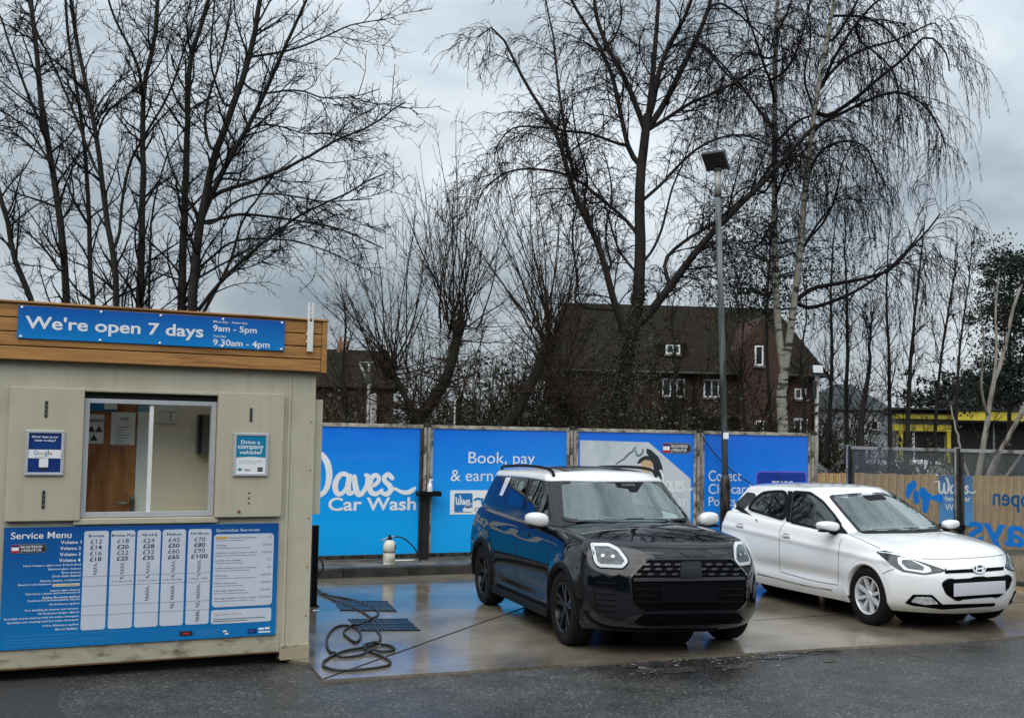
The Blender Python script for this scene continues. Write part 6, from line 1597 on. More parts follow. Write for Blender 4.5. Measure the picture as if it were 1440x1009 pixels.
M_TILE = pm('roof_tile', (.020, .015, .011), .9, spec=.05, var=.3, scale=1.5, stretch=(1, 1, 4), bump=.3, col2=(.018, .017, .012), c2scale=.6)
M_WINW = pm('window_white', (.72, .73, .73), .5, var=.03)
M_WGL = pm('dark_window_glass', (.02, .024, .028), .06, var=.2, spec=.8)
def window(parent, x0, x1, z0, z1, y, bars=1, name='window'):
    f = .07
    w_ = MB().box(x0, x1, y - .05, y + .02, z1 - f, z1).box(x0, x1, y - .05, y + .02, z0, z0 + f).box(x0, x0 + f, y - .049, y + .02, z0 + f, z1 - f).box(x1 - f, x1, y - .049, y + .02, z0 + f, z1 - f).build(name, M_WINW, parent)
    n = bars + 1; pw_ = (x1 - x0 - 2*f) / n
    for k in range(n): MB().box(x0 + f + k*pw_ + (.03 if k else 0), x0 + f + (k+1)*pw_ - (.03 if k < n-1 else 0), y - .02, y - .01, z0 + f, z1 - f).build('pane', M_WGL, w_)
    for k in range(1, n): MB().box(x0 + f + k*pw_ - .03, x0 + f + k*pw_ + .03, y - .045, y + .01, z0 + f, z1 - f).build('bar', M_WINW, w_)
    MB().box(x0 - .08, x1 + .08, y - .12, y - .051, z0 - .1, z0 - .005).build('sill', M_DRY, parent)
    return w_
BY = 56.0
b0 = at_depth(905, 600, BY); FB = Frame(b0[0], b0[1], 5.0)
bh = fempty('brick_house', FB, 0, 0, GZ, 'large brown brick building with a steep dark tiled roof behind the birches', 'building')
bxr = FB.hit(1150, 560)[0]; rz = FB.hit(1000, 429, 4)[1]; ez = FB.hit(1000, 520)[1]
MB().box(-3.5, bxr, 0, 9, 0, ez).build('wall', M_BRICK, bh)
mr_ = MB(); xl, xr_ = -4.0, bxr + .5
mr_.add([(xl, -.5, ez - .2), (xr_, -.5, ez - .2), (xr_, 9.5, ez - .2), (xl, 9.5, ez - .2), (xl + .6, 4.5, rz), (xr_ - 1.2, 4.5, rz)], [(0, 1, 5, 4), (1, 2, 5), (2, 3, 4, 5), (3, 0, 4), (3, 2, 1, 0)]); rf_ = mr_.build('roof', M_TILE, bh)
MB().tube([(xl, -.58, ez - .18), (xr_, -.58, ez - .18)], .06, 8).build('gutter', M_DARK, bh)
for q in (-2.0, FB.hit(975, 560)[0], bxr - .3): MB().tube([(q, -.08, 0), (q, -.08, ez - .3), (q, -.55, ez - .2)], .045, 6).build('downpipe', M_DARK, bh)
g0, g1 = FB.hit(1036, 520)[0], FB.hit(1092, 520)[0]
MB().prism([(g0, 0), (g1, 0), (g1, FB.hit(1060, 490)[1]), ((g0+g1)/2, FB.hit(1060, 447)[1]), (g0, FB.hit(1060, 490)[1])], -.9, 4.0).build('gable', M_BRICK, bh)
window(bh, *[FB.hit(px, 498, -.9)[0] for px in (1061, 1073)], FB.hit(1062, 513, -.9)[1], FB.hit(1062, 485, -.9)[1], -.92, 0)
for l, r_, t_, b_, nb in ((931, 963, 531, 556.5, 2), (989, 1021, 532, 557.5, 2), (930, 963, 583, 607.5, 3), (1061, 1085, 590, 612, 1), (1115.5, 1135, 587, 612, 1), (1117, 1134, 545, 560, 1)):
    yy = -.9 if g0 < FB.hit((l+r_)/2, 560)[0] < g1 else 0
    window(bh, FB.hit(l, (t_+b_)/2, yy)[0], FB.hit(r_, (t_+b_)/2, yy)[0], FB.hit(l, b_, yy)[1], FB.hit(l, t_, yy)[1], yy - .02, nb)
dx = FB.hit(950, 490)[0]
dm = MB().box(dx - .7, dx + .7, .6, 3, ez - .1, FB.hit(950, 482, .6)[1]).build('dormer', M_TILE, bh)
window(bh, dx - .35, dx + .35, FB.hit(950, 497, .6)[1], FB.hit(950, 484, .6)[1], .58, 1)
MB().box(FB.hit(988, 590)[0], FB.hit(1034, 590)[0], -.06, .02, 0, FB.hit(1000, 586)[1]).build('recess_opening', M_GAP, bh)
MB().box(FB.hit(988, 590)[0] - .2, FB.hit(1055, 590)[0], -.5, -.07, FB.hit(1000, 585.5)[1], FB.hit(1000, 582)[1]).build('canopy', M_BRICK, bh)
# dark house with a chimney behind the kiosk end
b0 = at_depth(440, 600, 62); FD = Frame(b0[0], b0[1], 8)
dh = fempty('dark_house', FD, 0, 0, GZ, 'dark roofed house with one chimney behind the end of the kiosk', 'building')
rz = FD.hit(490, 491, 4)[1]; ez = FD.hit(490, 540)[1]
MB().box(-2, 4.2, 0, 8, 0, ez).build('wall', M_BRICK, dh)
MB().add([(-2.4, -.4, ez - .15), (4.6, -.4, ez - .15), (4.6, 8.4, ez - .15), (-2.4, 8.4, ez - .15), (-2.4, 4, rz), (4.0, 4, rz)], [(0, 1, 5, 4), (1, 2, 5), (2, 3, 4, 5), (3, 0, 4), (3, 2, 1, 0)]).build('roof', M_TILE, dh)
cxx = FD.hit(482, 485, 4)[0]; ch = MB().box(cxx - .3, cxx + .3, 3.7, 4.3, rz - .8, FD.hit(482, 479, 4)[1]).build('chimney', pm('chimney_brick', lin(150, 118, 96), .9, var=.3), dh)
for k in (-.13, .13): MB().lathe([(.09, 0), (.07, .25)], 10, (cxx + k, 4, FD.hit(482, 479, 4)[1])).build('chimney_pot', M_RUST, ch)
window(dh, .8, 1.9, 1.0, 2.2, -.02, 1)
# garage with yellow fascia, and the white unit beside it
GY = 60.0
b0 = at_depth(1262, 600, GY); FG = Frame(b0[0], b0[1], -4)
M_YEL = pm('yellow_fascia', lin(186, 170, 48), .5, var=.3, scale=2)
M_UNIT = pm('white_unit_wall', lin(160, 166, 172), .6, var=.12, scale=1, stretch=(3, 3, .5))
gr = fempty('yellow_garage', FG, 0, 0, GZ, 'low garage with a yellow fascia and dark openings, behind the clear hoarding', 'building')
def GX(px, y=0): return FG.hit(px, 600, y)[0]
def GZ_(py, y=0): return FG.hit(1350, py, y)[1]
MB().box(0, GX(1500), .3, 9, 0, GZ_(580)).build('wall', M_UNIT, gr)
MB().box(GX(1338), GX(1500), -.8, .29, GZ_(590), GZ_(577.5)).build('yellow_fascia', M_YEL, gr)
MB().box(-.2, GX(1337), -.1, .29, GZ_(606), GZ_(597)).build('yellow_lintel', M_YEL, gr)
MB().box(-.2, GX(1337), -.5, .29, GZ_(589), GZ_(583)).build('yellow_upper_band', M_YEL, gr)
MB().box(-.5, GX(1500), -.9, 9, GZ_(576.5), GZ_(574)).build('flat_roof', M_DARK, gr)
for a, b_ in ((1264, 1269), (1331, 1336)): MB().box(GX(a), GX(b_), -.12, .29, 0, GZ_(606.5)).build('yellow_pier', M_YEL, gr)
for a, b_ in ((1271, 1283), (1288, 1329), (1340, 1398), (1402, 1480)):
    op = MB().box(GX(a), GX(b_), .2, .28, 0, GZ_(608 if b_ < 1335 else 593)).build('opening', M_GAP, gr)
MB().box(GX(1284), GX(1287), .1, .28, 0, GZ_(607)).build('white_post', M_WINW, gr)
un = fempty('white_unit', FG, GX(1140), 1.0, GZ, 'pale flat fronted unit with a grey green hipped roof left of the yellow garage', 'building')
wU = GX(1256) - GX(1140)
MB().box(0, wU, 0, 8, 0, GZ_(576)).build('wall', M_UNIT, un)
MB().add([(-.3, -.3, GZ_(577)), (wU + .3, -.3, GZ_(577)), (wU + .3, 8.3, GZ_(577)), (-.3, 8.3, GZ_(577)), (wU*.55, 4, GZ_(535)), (wU*.75, 4, GZ_(535))], [(0, 1, 5, 4), (1, 2, 5), (2, 3, 4, 5), (3, 0, 4), (3, 2, 1, 0)]).build('roof', pm('green_roof', lin(34, 46, 48), .7, var=.3), un)
window(un, wU*.78, wU*.88, GZ_(606), GZ_(592), -.02, 0)
# parked cars beyond the hoarding, small in the picture
def far_car(name, x, y, yaw, mat, label):
    c = Car(name, (x, y), yaw, label, 'car', 'cars parked beyond the hoarding')
    lo_, hi_ = hatch_specs(((60, 26, 14), (46, 24, 10)))
    P, F, T, Q = shell(lo_, .999); body_mesh('body', P, F, arch_drop(P, F, (1.285, -1.285), .315, .33), mat, c.root)
    P, F, T, Q = shell(hi_, .999)
    gl = (T[:, 0] != 4) & (T[:, 1] > .15) & (T[:, 1] < .82); cx_ = P[F].mean(1)[:, 0]
    for a in (-1.2, -.35, .45): gl &= ~((np.abs(cx_ - a) < .06) & (T[:, 0] < 2))
    body_mesh('cabin_frame', P, F, gl, mat, c.root); body_mesh('glazing', P, F, ~gl, M_WGL, c.root)
    for x_ in (1.285, -1.285):
        for sd in (-1, 1): MB().lathe([(.2, -.09), (.3, -.095), (.311, -.05), (.311, .05), (.3, .095), (.2, .09)], 18, (x_, sd*.755, .311), 'y').build('wheel', M_TYRE, c.root)
    MB().box(-1.7, 1.55, -.64, .64, .18, .3).build('underbody', M_GAP, c.root)
    c.root.location.z = GZ; return c
M_RED = pm('red_car_paint', lin(168, 36, 24), .3, var=.05, coat=.9); M_SILV = pm('silver_car_paint', lin(190, 194, 198), .3, metal=.4, var=.05, coat=.9)
q = at_depth(470, 590, 34); far_car('parked_car', q[0], q[1], R(78), M_WHTPAINT, 'white car parked beyond the hoarding beside the kiosk end')
q = at_depth(1160, 617, 33); far_car('parked_car', q[0] - .6, q[1], R(20), M_RED, 'red car half hidden behind the short floodlight pole')
q = at_depth(1228, 622, 36); far_car('parked_car', q[0], q[1], R(-60), M_SILV, 'silver car parked behind the clear hoarding, left of the yellow garage')
q = at_depth(1315, 625, 38); far_car('parked_car', q[0], q[1], R(75), M_WHTPAINT, 'white car parked in front of the yellow garage')
# post with V bracket, and a short white post
q = at_depth(517, 600, 27); vp = empty('bracket_pole', (q[0], q[1], GZ), 0, 'thin grey pole with a V shaped bracket behind the first hoarding panel', 'pole')
zz = lambda py: at_depth(517, py, 27)[2] - GZ
MB().tube([(0, 0, 0), (0, 0, zz(540))], .035, 8).build('pole', M_STEEL, vp)
for a in (506, 519): MB().tube([(0, 0, zz(541)), (at_depth(a, 512, 27)[0] - q[0], 0, zz(511))], .03, 8).build('bracket_arm', M_STEEL, vp)
MB().tube([(at_depth(505, 511, 27)[0] - q[0], 0, zz(510)), (at_depth(525, 510, 27)[0] - q[0], 0, zz(509.5))], .02, 8).build('bracket_bar', M_STEEL, vp)
q = at_depth(524.5, 600, 26.5); wp = empty('white_post', (q[0], q[1], GZ), 0, 'short white mottled post behind the first hoarding panel', 'post')
MB().lathe([(.072, 0), (.072, at_depth(524, 553, 26.5)[2] - GZ - .02), (.06, at_depth(524, 553, 26.5)[2] - GZ)], 14).build('post', pm('mottled_white', lin(196, 196, 196), .7, var=.1, scale=4, col2=lin(96, 96, 96), c2scale=12, c2pos=(.55, .62)), wp)
q = at_depth(639, 600, 25); wp = empty('white_stake', (q[0], q[1], GZ), 0, 'thin white stake behind the Book, pay panel', 'post')
MB().tube([(0, 0, 0), (0, 0, at_depth(639, 563, 25)[2] - GZ)], .018, 6).build('stake', M_WPAINT, wp)
# ================================================================== BARE TREES
def fast_mesh(name, V, F, mat, smooth=True):
    me = bpy.data.meshes.new(name); V = np.asarray(V, np.float32); F = np.asarray(F, np.int32)
    k = F.shape[1]; n = len(F)
    me.vertices.add(len(V)); me.vertices.foreach_set('co', V.ravel())
    me.loops.add(n * k); me.loops.foreach_set('vertex_index', F.ravel())
    me.polygons.add(n); me.polygons.foreach_set('loop_start', np.arange(0, n*k, k, dtype=np.int32))
    try: me.polygons.foreach_set('loop_total', np.full(n, k, np.int32))
    except Exception: pass
    if smooth: me.polygons.foreach_set('use_smooth', np.ones(n, bool))
    me.update(calc_edges=True); me.validate()
    me.materials.append(mat)
    return me
def tubes(P, Rr, sides):
    """P (B, m, 3), Rr (B, m) -> vertices, quads"""
    B, m, _ = P.shape
    T = np.gradient(P, axis=1); T /= np.linalg.norm(T, axis=2, keepdims=True) + 1e-9
    ref = np.where(np.abs(T[..., 2:3]) < .8, np.array([0, 0, 1.0]), np.array([1.0, 0, 0]))
    ref = np.broadcast_to(ref[:, :1], T.shape)
    A = np.cross(T, ref); A /= np.linalg.norm(A, axis=2, keepdims=True) + 1e-9
    C = np.cross(T, A)
    th = np.arange(sides) * 2 * math.pi / sides
    V = P[:, :, None] + Rr[:, :, None, None] * (A[:, :, None] * np.cos(th)[:, None] + C[:, :, None] * np.sin(th)[:, None])
    b = np.arange(B)[:, None, None] * m * sides; i = np.arange(m - 1)[None, :, None] * sides; k = np.arange(sides)[None, None, :]; k2 = (k + 1) % sides
    F = np.stack([b+i+k, b+i+k2, b+i+sides+k2, b+i+sides+k], -1).reshape(-1, 4)
    return V.reshape(-1, 3), F
def join(parts):
    V = []; F = []; o = 0
    for v, f in parts:
        if len(v): V.append(v); F.append(f + o); o += len(v)
    return np.concatenate(V), np.concatenate(F)
def grow(P, Rr, rg, dens, t0, t1, ang, asd, lmin, lmax, m, up=0.0, wig=.1, rr=.55, rcap=.03, rmin=.003, taper=.6, up2=0.0, flat=None):
    B, n, _ = P.shape
    L = np.linalg.norm(np.diff(P, axis=1), axis=2).sum(1)
    cnt = rg.poisson(np.maximum(L * dens * (t1 - t0), .02))
    idx = np.repeat(np.arange(B), cnt); N_ = len(idx)
    if N_ == 0: return np.zeros((0, m, 3)), np.zeros((0, m))
    t = t0 + (t1 - t0) * rg.random(N_); f = t * (n - 1); i = np.minimum(f.astype(int), n - 2); w_ = (f - i)[:, None]
    p0 = P[idx, i] * (1 - w_) + P[idx, i+1] * w_; T = P[idx, i+1] - P[idx, i]; T /= np.linalg.norm(T, axis=1, keepdims=True) + 1e-9
    r0 = Rr[idx, i] * (1 - w_[:, 0]) + Rr[idx, i+1] * w_[:, 0]
    X = rg.normal(size=(N_, 3))
    if flat is not None: X = X * np.array(flat)
    X -= T * (X * T).sum(1, keepdims=True); X /= np.linalg.norm(X, axis=1, keepdims=True) + 1e-9
    a = np.radians(rg.normal(ang, asd, N_))[:, None]
    D = T * np.cos(a) + X * np.sin(a)
    ln = (lmin + (lmax - lmin) * rg.random(N_) ** 1.3) * (1 - taper * t)
    st = (ln / (m - 1))[:, None]
    out_ = [p0]; p = p0
    for k in range(m - 1):
        D = D + rg.normal(size=(N_, 3)) * wig + np.array([0, 0, up + up2 * k / m]); D /= np.linalg.norm(D, axis=1, keepdims=True) + 1e-9
        p = p + D * st; out_.append(p)
    rb = np.clip(r0 * rr, rmin, rcap)
    R2 = rb[:, None] * np.linspace(1, .3, m)[None]
    return np.stack(out_, 1), np.maximum(R2, rmin * .55)
def resample(pts, m):
    P = crom(pts, n=12); d = np.concatenate([[0], np.cumsum(np.linalg.norm(np.diff(P, axis=0), axis=1))]); t = np.linspace(0, d[-1], m)
    return np.stack([np.interp(t, d, P[:, a]) for a in range(3)], 1)
def traced(stems, Y, m=18, rg=None, off=(0, 0), snapy=1e9):
    """stems: (pixels, width at foot, width at tip, depth drift) -> points and radii; depth Y at the foot"""
    P = []; Rr = []
    for s_ in stems:
        pix, w0, w1 = s_[:3]; dr = s_[3] if len(s_) > 3 else 0.0; y0 = Y + (s_[4] if len(s_) > 4 else 0.0)
        n = len(pix); pts = [at_depth(px + off[0], py + off[1], y0 + dr * i / max(1, n-1)) for i, (px, py) in enumerate(pix)]
        q = resample(pts, m)
        if rg is not None:
            jit = rg.normal(size=(m, 3)) * .012 * np.linspace(0, 1, m)[:, None]; q = q + jit
        foot = q[0]
        if P and foot[2] > 1.0 and pix[0][1] < snapy:                       # join the limb to the nearest stem already drawn
            A = np.concatenate(P); d = np.linalg.norm((A - foot) * np.array([1, .1, 1]), axis=1); j = int(np.argmin(d))
            if .02 < d[j] < 1.1:
                q = resample([A[j]] + [q[i] for i in range(2, m, 3)] + [q[-1]], m)
        P.append(q); k = q[:, 1] / FPX / 2; Rr.append(np.interp(np.linspace(0, 1, m), [0, 1], [w0, w1]) * k)
    return np.stack(P), np.stack(Rr)
def bark(name, c, c2, scale=6, rough=.9):
    return pm(name, c, rough, var=.35, scale=scale, stretch=(3, 3, .6), bump=.5, bscale=20, col2=c2, c2scale=scale*.5, c2pos=(.45, .65), spec=.25)
M_BARKM = bark('maple_bark', (.030, .029, .025), (.016, .016, .013))
M_TWIGM = pm('maple_twig', (.013, .011, .010), .9, var=.3, scale=3, spec=.2)
M_TWIGB = pm('birch_twig', (.014, .009, .010), .9, var=.3, scale=3, spec=.2)
M_LIMB = bark('birch_limb', (.034, .030, .026), (.014, .012, .011), 5)
M_WILL = bark('willow_bark', (.026, .022, .016), (.014, .013, .009), 8)
M_WHIP = pm('willow_whip', (.036, .024, .016), .85, var=.35, scale=2, spec=.2)
M_SCRUB = pm('scrub_twig', (.030, .022, .015), .95, var=.5, scale=.5, col2=(.021, .022, .011), c2scale=.25, spec=.1)
def birchbark():
    m = pm('birch_bark', (.52, .50, .44), .75, var=.12, scale=4, bump=.2)
    t = m.node_tree; P = t.nodes['Principled BSDF']; L = t.links.new; tcn = t.nodes.new('ShaderNodeTexCoord')
    mpn = t.nodes.new('ShaderNodeMapping'); mpn.inputs['Scale'].default_value = (1.6, 1.6, 7); L(tcn.outputs['Object'], mpn.inputs['Vector'])
    n = t.nodes.new('ShaderNodeTexNoise'); n.inputs['Scale'].default_value = 1.5; n.inputs['Detail'].default_value = 5; L(mpn.outputs[0], n.inputs['Vector'])
    r = t.nodes.new('ShaderNodeValToRGB'); e = r.color_ramp.elements; e[0].position = .40; e[0].color = (.03, .028, .025, 1); e[1].position = .50; e[1].color = (.33, .32, .27, 1); e.new(.7).color = (.25, .24, .16, 1)
    L(n.outputs['Fac'], r.inputs['Fac']); L(r.outputs[0], P.inputs['Base Color']); return m
M_BIRCH = birchbark()
def make_tree(name, label, base, trunk, crown_parts, mt_trunk, mt_crown, group=None, extra=None):
    """trunk / crown_parts: lists of (P, R, sides) in world space; base is the foot of the tree"""
    base = np.array(base); rt_ = empty(name, tuple(base), 0, label, 'tree', group)
    V, F = join([tubes(*q) for q in trunk]); mobj('trunk', fast_mesh('trunk', V - base, F, mt_trunk), None, rt_)
    V, F = join([tubes(*q) for q in crown_parts]); mobj('crown', fast_mesh('crown', V - base, F, mt_crown, False), None, rt_)
    for nm, me in (extra or []): mobj(nm, me, None, rt_)
    return rt_
def leaves(C, rg, size, spread, n, mat, base, up=0.2):
    """n small leaf quads scattered round the points C"""
    i = rg.integers(0, len(C), n); p = C[i] + rg.normal(size=(n, 3)) * spread
    a = rg.normal(size=(n, 3)); a /= np.linalg.norm(a, axis=1, keepdims=True); b = np.cross(a, rg.normal(size=(n, 3)) + np.array([0, 0, up])); b /= np.linalg.norm(b, axis=1, keepdims=True) + 1e-9
    s_ = size * (.5 + rg.random((n, 1)))
    V = np.stack([p - a*s_*.6, p - b*s_*.38, p + a*s_*.6, p + b*s_*.38], 1).reshape(-1, 3) - base
    F = np.arange(4*n).reshape(-1, 4)
    return fast_mesh('foliage', V, F, mat, False)
def cropped(c, s_, ox, oy): return [(ox + a/s_, oy + b/s_) for a, b in c]

# ------------------------------------------------------------------ the many-stemmed tree behind the kiosk
rg = np.random.default_rng(11)
k_ = 2.294
st = [([(215,1110),(215,970),(205,800),(180,620),(150,430),(130,300),(115,150),(100,0),(85,-260)], 13, 5, .6),
      ([(120,1060),(100,965),(50,840),(20,700),(-10,600),(-70,400),(-120,100)], 11, 4, -1.0),
      ([(300,1110),(300,975),(290,850),(285,650),(265,400),(240,250),(215,50),(195,-200)], 9, 3, 1.2),
      ([(380,1110),(375,985),(370,850),(345,720),(330,600),(310,450),(290,330),(250,150),(225,-30),(190,-260)], 11, 4, -.6),
      ([(440,1120),(450,985),(455,800),(460,600),(460,400),(465,270),(500,120),(515,-60),(540,-260)], 13, 4, .8),
      ([(460,300),(440,200),(380,80),(345,-20),(320,-200)], 5, 2, -.6),
      ([(575,1120),(585,995),(590,800),(600,600),(605,400),(615,200),(660,50),(700,-120),(720,-260)], 15, 4, 1.0),
      ([(615,1120),(620,1000),(630,850),(650,700),(690,520),(740,370),(800,200),(830,60),(860,-100),(890,-280)], 17, 5, -.4),
      ([(650,705),(700,590),(760,480),(850,310),(920,150),(990,0),(1050,-160)], 9, 3, -1.4),
      ([(670,645),(720,615),(800,590),(930,540),(1080,455),(1200,400),(1310,330)], 6.5, 2, -1.0),
      ([(660,745),(720,695),(820,695),(950,710),(1100,740),(1240,800)], 5, 1.6, .8),
      ([(640,1000),(720,900),(830,800),(960,700),(1100,630),(1240,560)], 6, 2, -1.2),
      ([(655,1010),(740,850),(780,720),(830,640),(880,570),(960,500)], 5, 1.8, .9),
      ([(378,840),(400,600),(440,480),(500,380),(560,270),(600,150),(640,0)], 5, 2, 1.4),
      ([(480,1000),(490,700),(540,500),(590,420),(640,330)], 4, 1.6, -1.0),
      ([(150,440),(100,330),(60,220),(0,60),(-40,-60)], 5, 2, -.8),
      ([(170,540),(100,430),(30,370),(-60,330)], 4, 1.6, .7),
      ([(250,680),(200,560),(130,500),(60,440),(-40,410)], 4, 1.6, 1.0),
      ([(205,890),(150,810),(90,750),(20,680)], 4, 1.6, -.9),
      ([(300,480),(340,370),(420,300),(520,200),(560,60)], 3.5, 1.5, -1.2),
      ([(330,600),(260,420),(190,250),(120,100),(70,-60)], 4.5, 2, 1.2),
      ([(640,700),(560,560),(520,420),(470,300)], 3.5, 1.4, 1.1), ([(690,520),(660,380),(700,230),(740,60),(750,-80)], 5, 2, .9),
      ([(740,370),(690,250),(680,120),(700,-40)], 4, 1.8, -.9), ([(650,860),(750,780),(870,770),(1000,790),(1140,850)], 4, 1.4, 1.2),
      ([(660,760),(760,650),(900,625),(1050,650),(1200,640)], 4, 1.4, -1.2), ([(820,180),(900,170),(1000,140),(1110,90),(1240,60)], 4, 1.4, .8),
      ([(780,280),(860,300),(960,290),(1070,320),(1220,290)], 3.6, 1.3, -.9), ([(800,420),(870,400),(980,430),(1120,430)], 3.2, 1.2, 1.0)]
st = [(cropped(([(a[0][0][0]*.55 + 160, 1500), (a[0][0][0]*.85 + 52, 1280)] if a[0][0][1] > 1030 else []) + a[0], k_, 0, 0),) + tuple(a[1:]) for a in st]
P, Rr = traced(st, 22.5, 24, rg, snapy=430)
b0 = at_depth(140, 500, 22.5)
L1 = grow(P, Rr, rg, 4.2, .10, .98, 42, 14, .6, 2.3, 8, .03, .11, .45, .026, .010, .45, flat=(1, .7, 1))
L2 = grow(*L1, rg, 6.6, .10, 1, 44, 15, .25, .95, 6, .03, .17, .55, .013, .0075, .4)
L3 = grow(*L2, rg, 9.0, .15, 1, 50, 18, .1, .36, 4, .05, .32, .7, .0075, .0058, .3, up2=.25)
make_tree('maple_tree', 'tall many stemmed bare tree with dark trunks rising behind the kiosk', (b0[0], 22.5, GZ), [(P, Rr, 9)], [(*L1, 5), (*L2, 4), (*L3, 3)], M_BARKM, M_TWIGM)

# ------------------------------------------------------------------ the big birch behind the picture panel
rg = np.random.default_rng(21); k_ = 2.2925
c3 = lambda L_: cropped(L_, k_, 660, 0)
st = [([(868,640),(872,567),(885,483),(895.5,436),(900,349),(900,262),(906.5,187),(911,160)], 21, 12, 0)]
st += [(c3(a), b, c, d) for a, b, c, d in (
      ([(540,560),(500,430),(480,330),(440,180),(400,120),(330,0),(260,-140)], 8, 3, .6), ([(565,410),(500,250),(450,160),(410,50),(400,-60),(380,-240)], 9, 3, -.7),
      ([(572,420),(590,250),(600,130),(610,0),(620,-260)], 9, 3, .9), ([(580,400),(620,200),(680,80),(720,0),(770,-200)], 9, 3, -1.0), ([(588,415),(650,290),(720,150),(770,30),(800,-120),(860,-280)], 10, 3, .5),
      ([(590,415),(700,340),(830,280),(917,230),(1040,180)], 6, 2, 1.1), ([(510,490),(430,440),(300,420),(170,408),(110,440),(80,520)], 5, 1.6, -.8),
      ([(560,750),(480,690),(330,570),(180,545),(60,590),(20,680)], 6, 1.8, .7), ([(480,1100),(465,960),(420,800),(360,680),(310,540),(280,430),(220,330),(150,220),(110,140),(60,60),(30,120)], 11, 2.5, -1.4),
      ([(555,1080),(610,960),(680,880),(740,800),(830,700),(917,620),(990,540),(1060,460),(1120,400)], 13, 5, -.8), ([(575,640),(650,560),(720,490),(830,440),(917,440),(1010,500)], 5, 1.8, 1.2),
      ([(600,900),(660,800),(760,740),(880,640),(960,560),(1000,460)], 6, 2.4, 1.0), ([(330,560),(290,300),(270,120),(240,-20)], 5, 2, 1.2), ([(360,690),(380,570),(340,420),(330,280)], 4, 1.6, -1.0),
      ([(540,880),(480,800),(430,640),(380,560)], 4, 1.6, 1.0), ([(560,860),(620,740),(650,620),(690,520),(730,420)], 4.5, 1.6, -1.1), ([(680,870),(760,862),(860,840)], 4, 1.4, .6),
      ([(470,900),(440,760),(460,620),(430,480)], 4, 1.5, 1.5), ([(785,0),(860,40),(917,90),(980,150)], 4, 1.5, .9), ([(740,130),(830,240),(917,330),(970,400)], 4, 1.5, -.9),
      ([(450,150),(490,60),(470,-80)], 4, 1.6, .8), ([(345,1040),(350,900),(330,760),(350,640),(340,520)], 4.5, 1.6, 1.6))]
P, Rr = traced(st, 25.0, 20, rg)
L1 = grow(P[1:], Rr[1:], rg, 5.0, .10, 1, 46, 16, .7, 2.3, 9, .02, .13, .42, .018, .008, .35, up2=-.28)
L2 = grow(*L1, rg, 7.0, .10, 1, 42, 18, .4, 1.3, 7, -.10, .14, .5, .009, .0068, .3, up2=-.42)
L3 = grow(*L2, rg, 8.5, .1, 1, 38, 18, .08, .28, 3, -.15, .28, .7, .0068, .0056, .2, up2=-.3)
b0 = at_depth(868, 640, 25)
tr0 = (P[:1], Rr[:1], 12)
M_IVY = pm('ivy_leaf', (.035, .048, .022), .5, var=.5, scale=2, spec=.4)
ivc = resample([at_depth(px, py, 25) for px, py in ((868,630),(872,567),(885,483),(895,440),(900,380),(901,330))], 60)
ivy = leaves(ivc[:46], rg, .045, np.array([.085, .085, .1]), 6500, M_IVY, np.array([b0[0], 25, GZ]))
ivy2 = leaves(np.array([at_depth(px, py, 24.8) for px, py in ((850,470),(845,520),(840,560),(905,470),(860,500),(858,540),(890,540),(900,590),(835,590))]), rg, .045, np.array([.4, .3, .4]), 2600, M_IVY, np.array([b0[0], 25, GZ]))
make_tree('birch_tree', 'tall ivy clad birch with spreading limbs behind the picture panel', (b0[0], 25, GZ), [tr0, (P[1:], Rr[1:], 8)], [(*L1, 5), (*L2, 4), (*L3, 3)], M_LIMB, M_TWIGB, None, [('ivy', ivy), ('ivy', ivy2)])

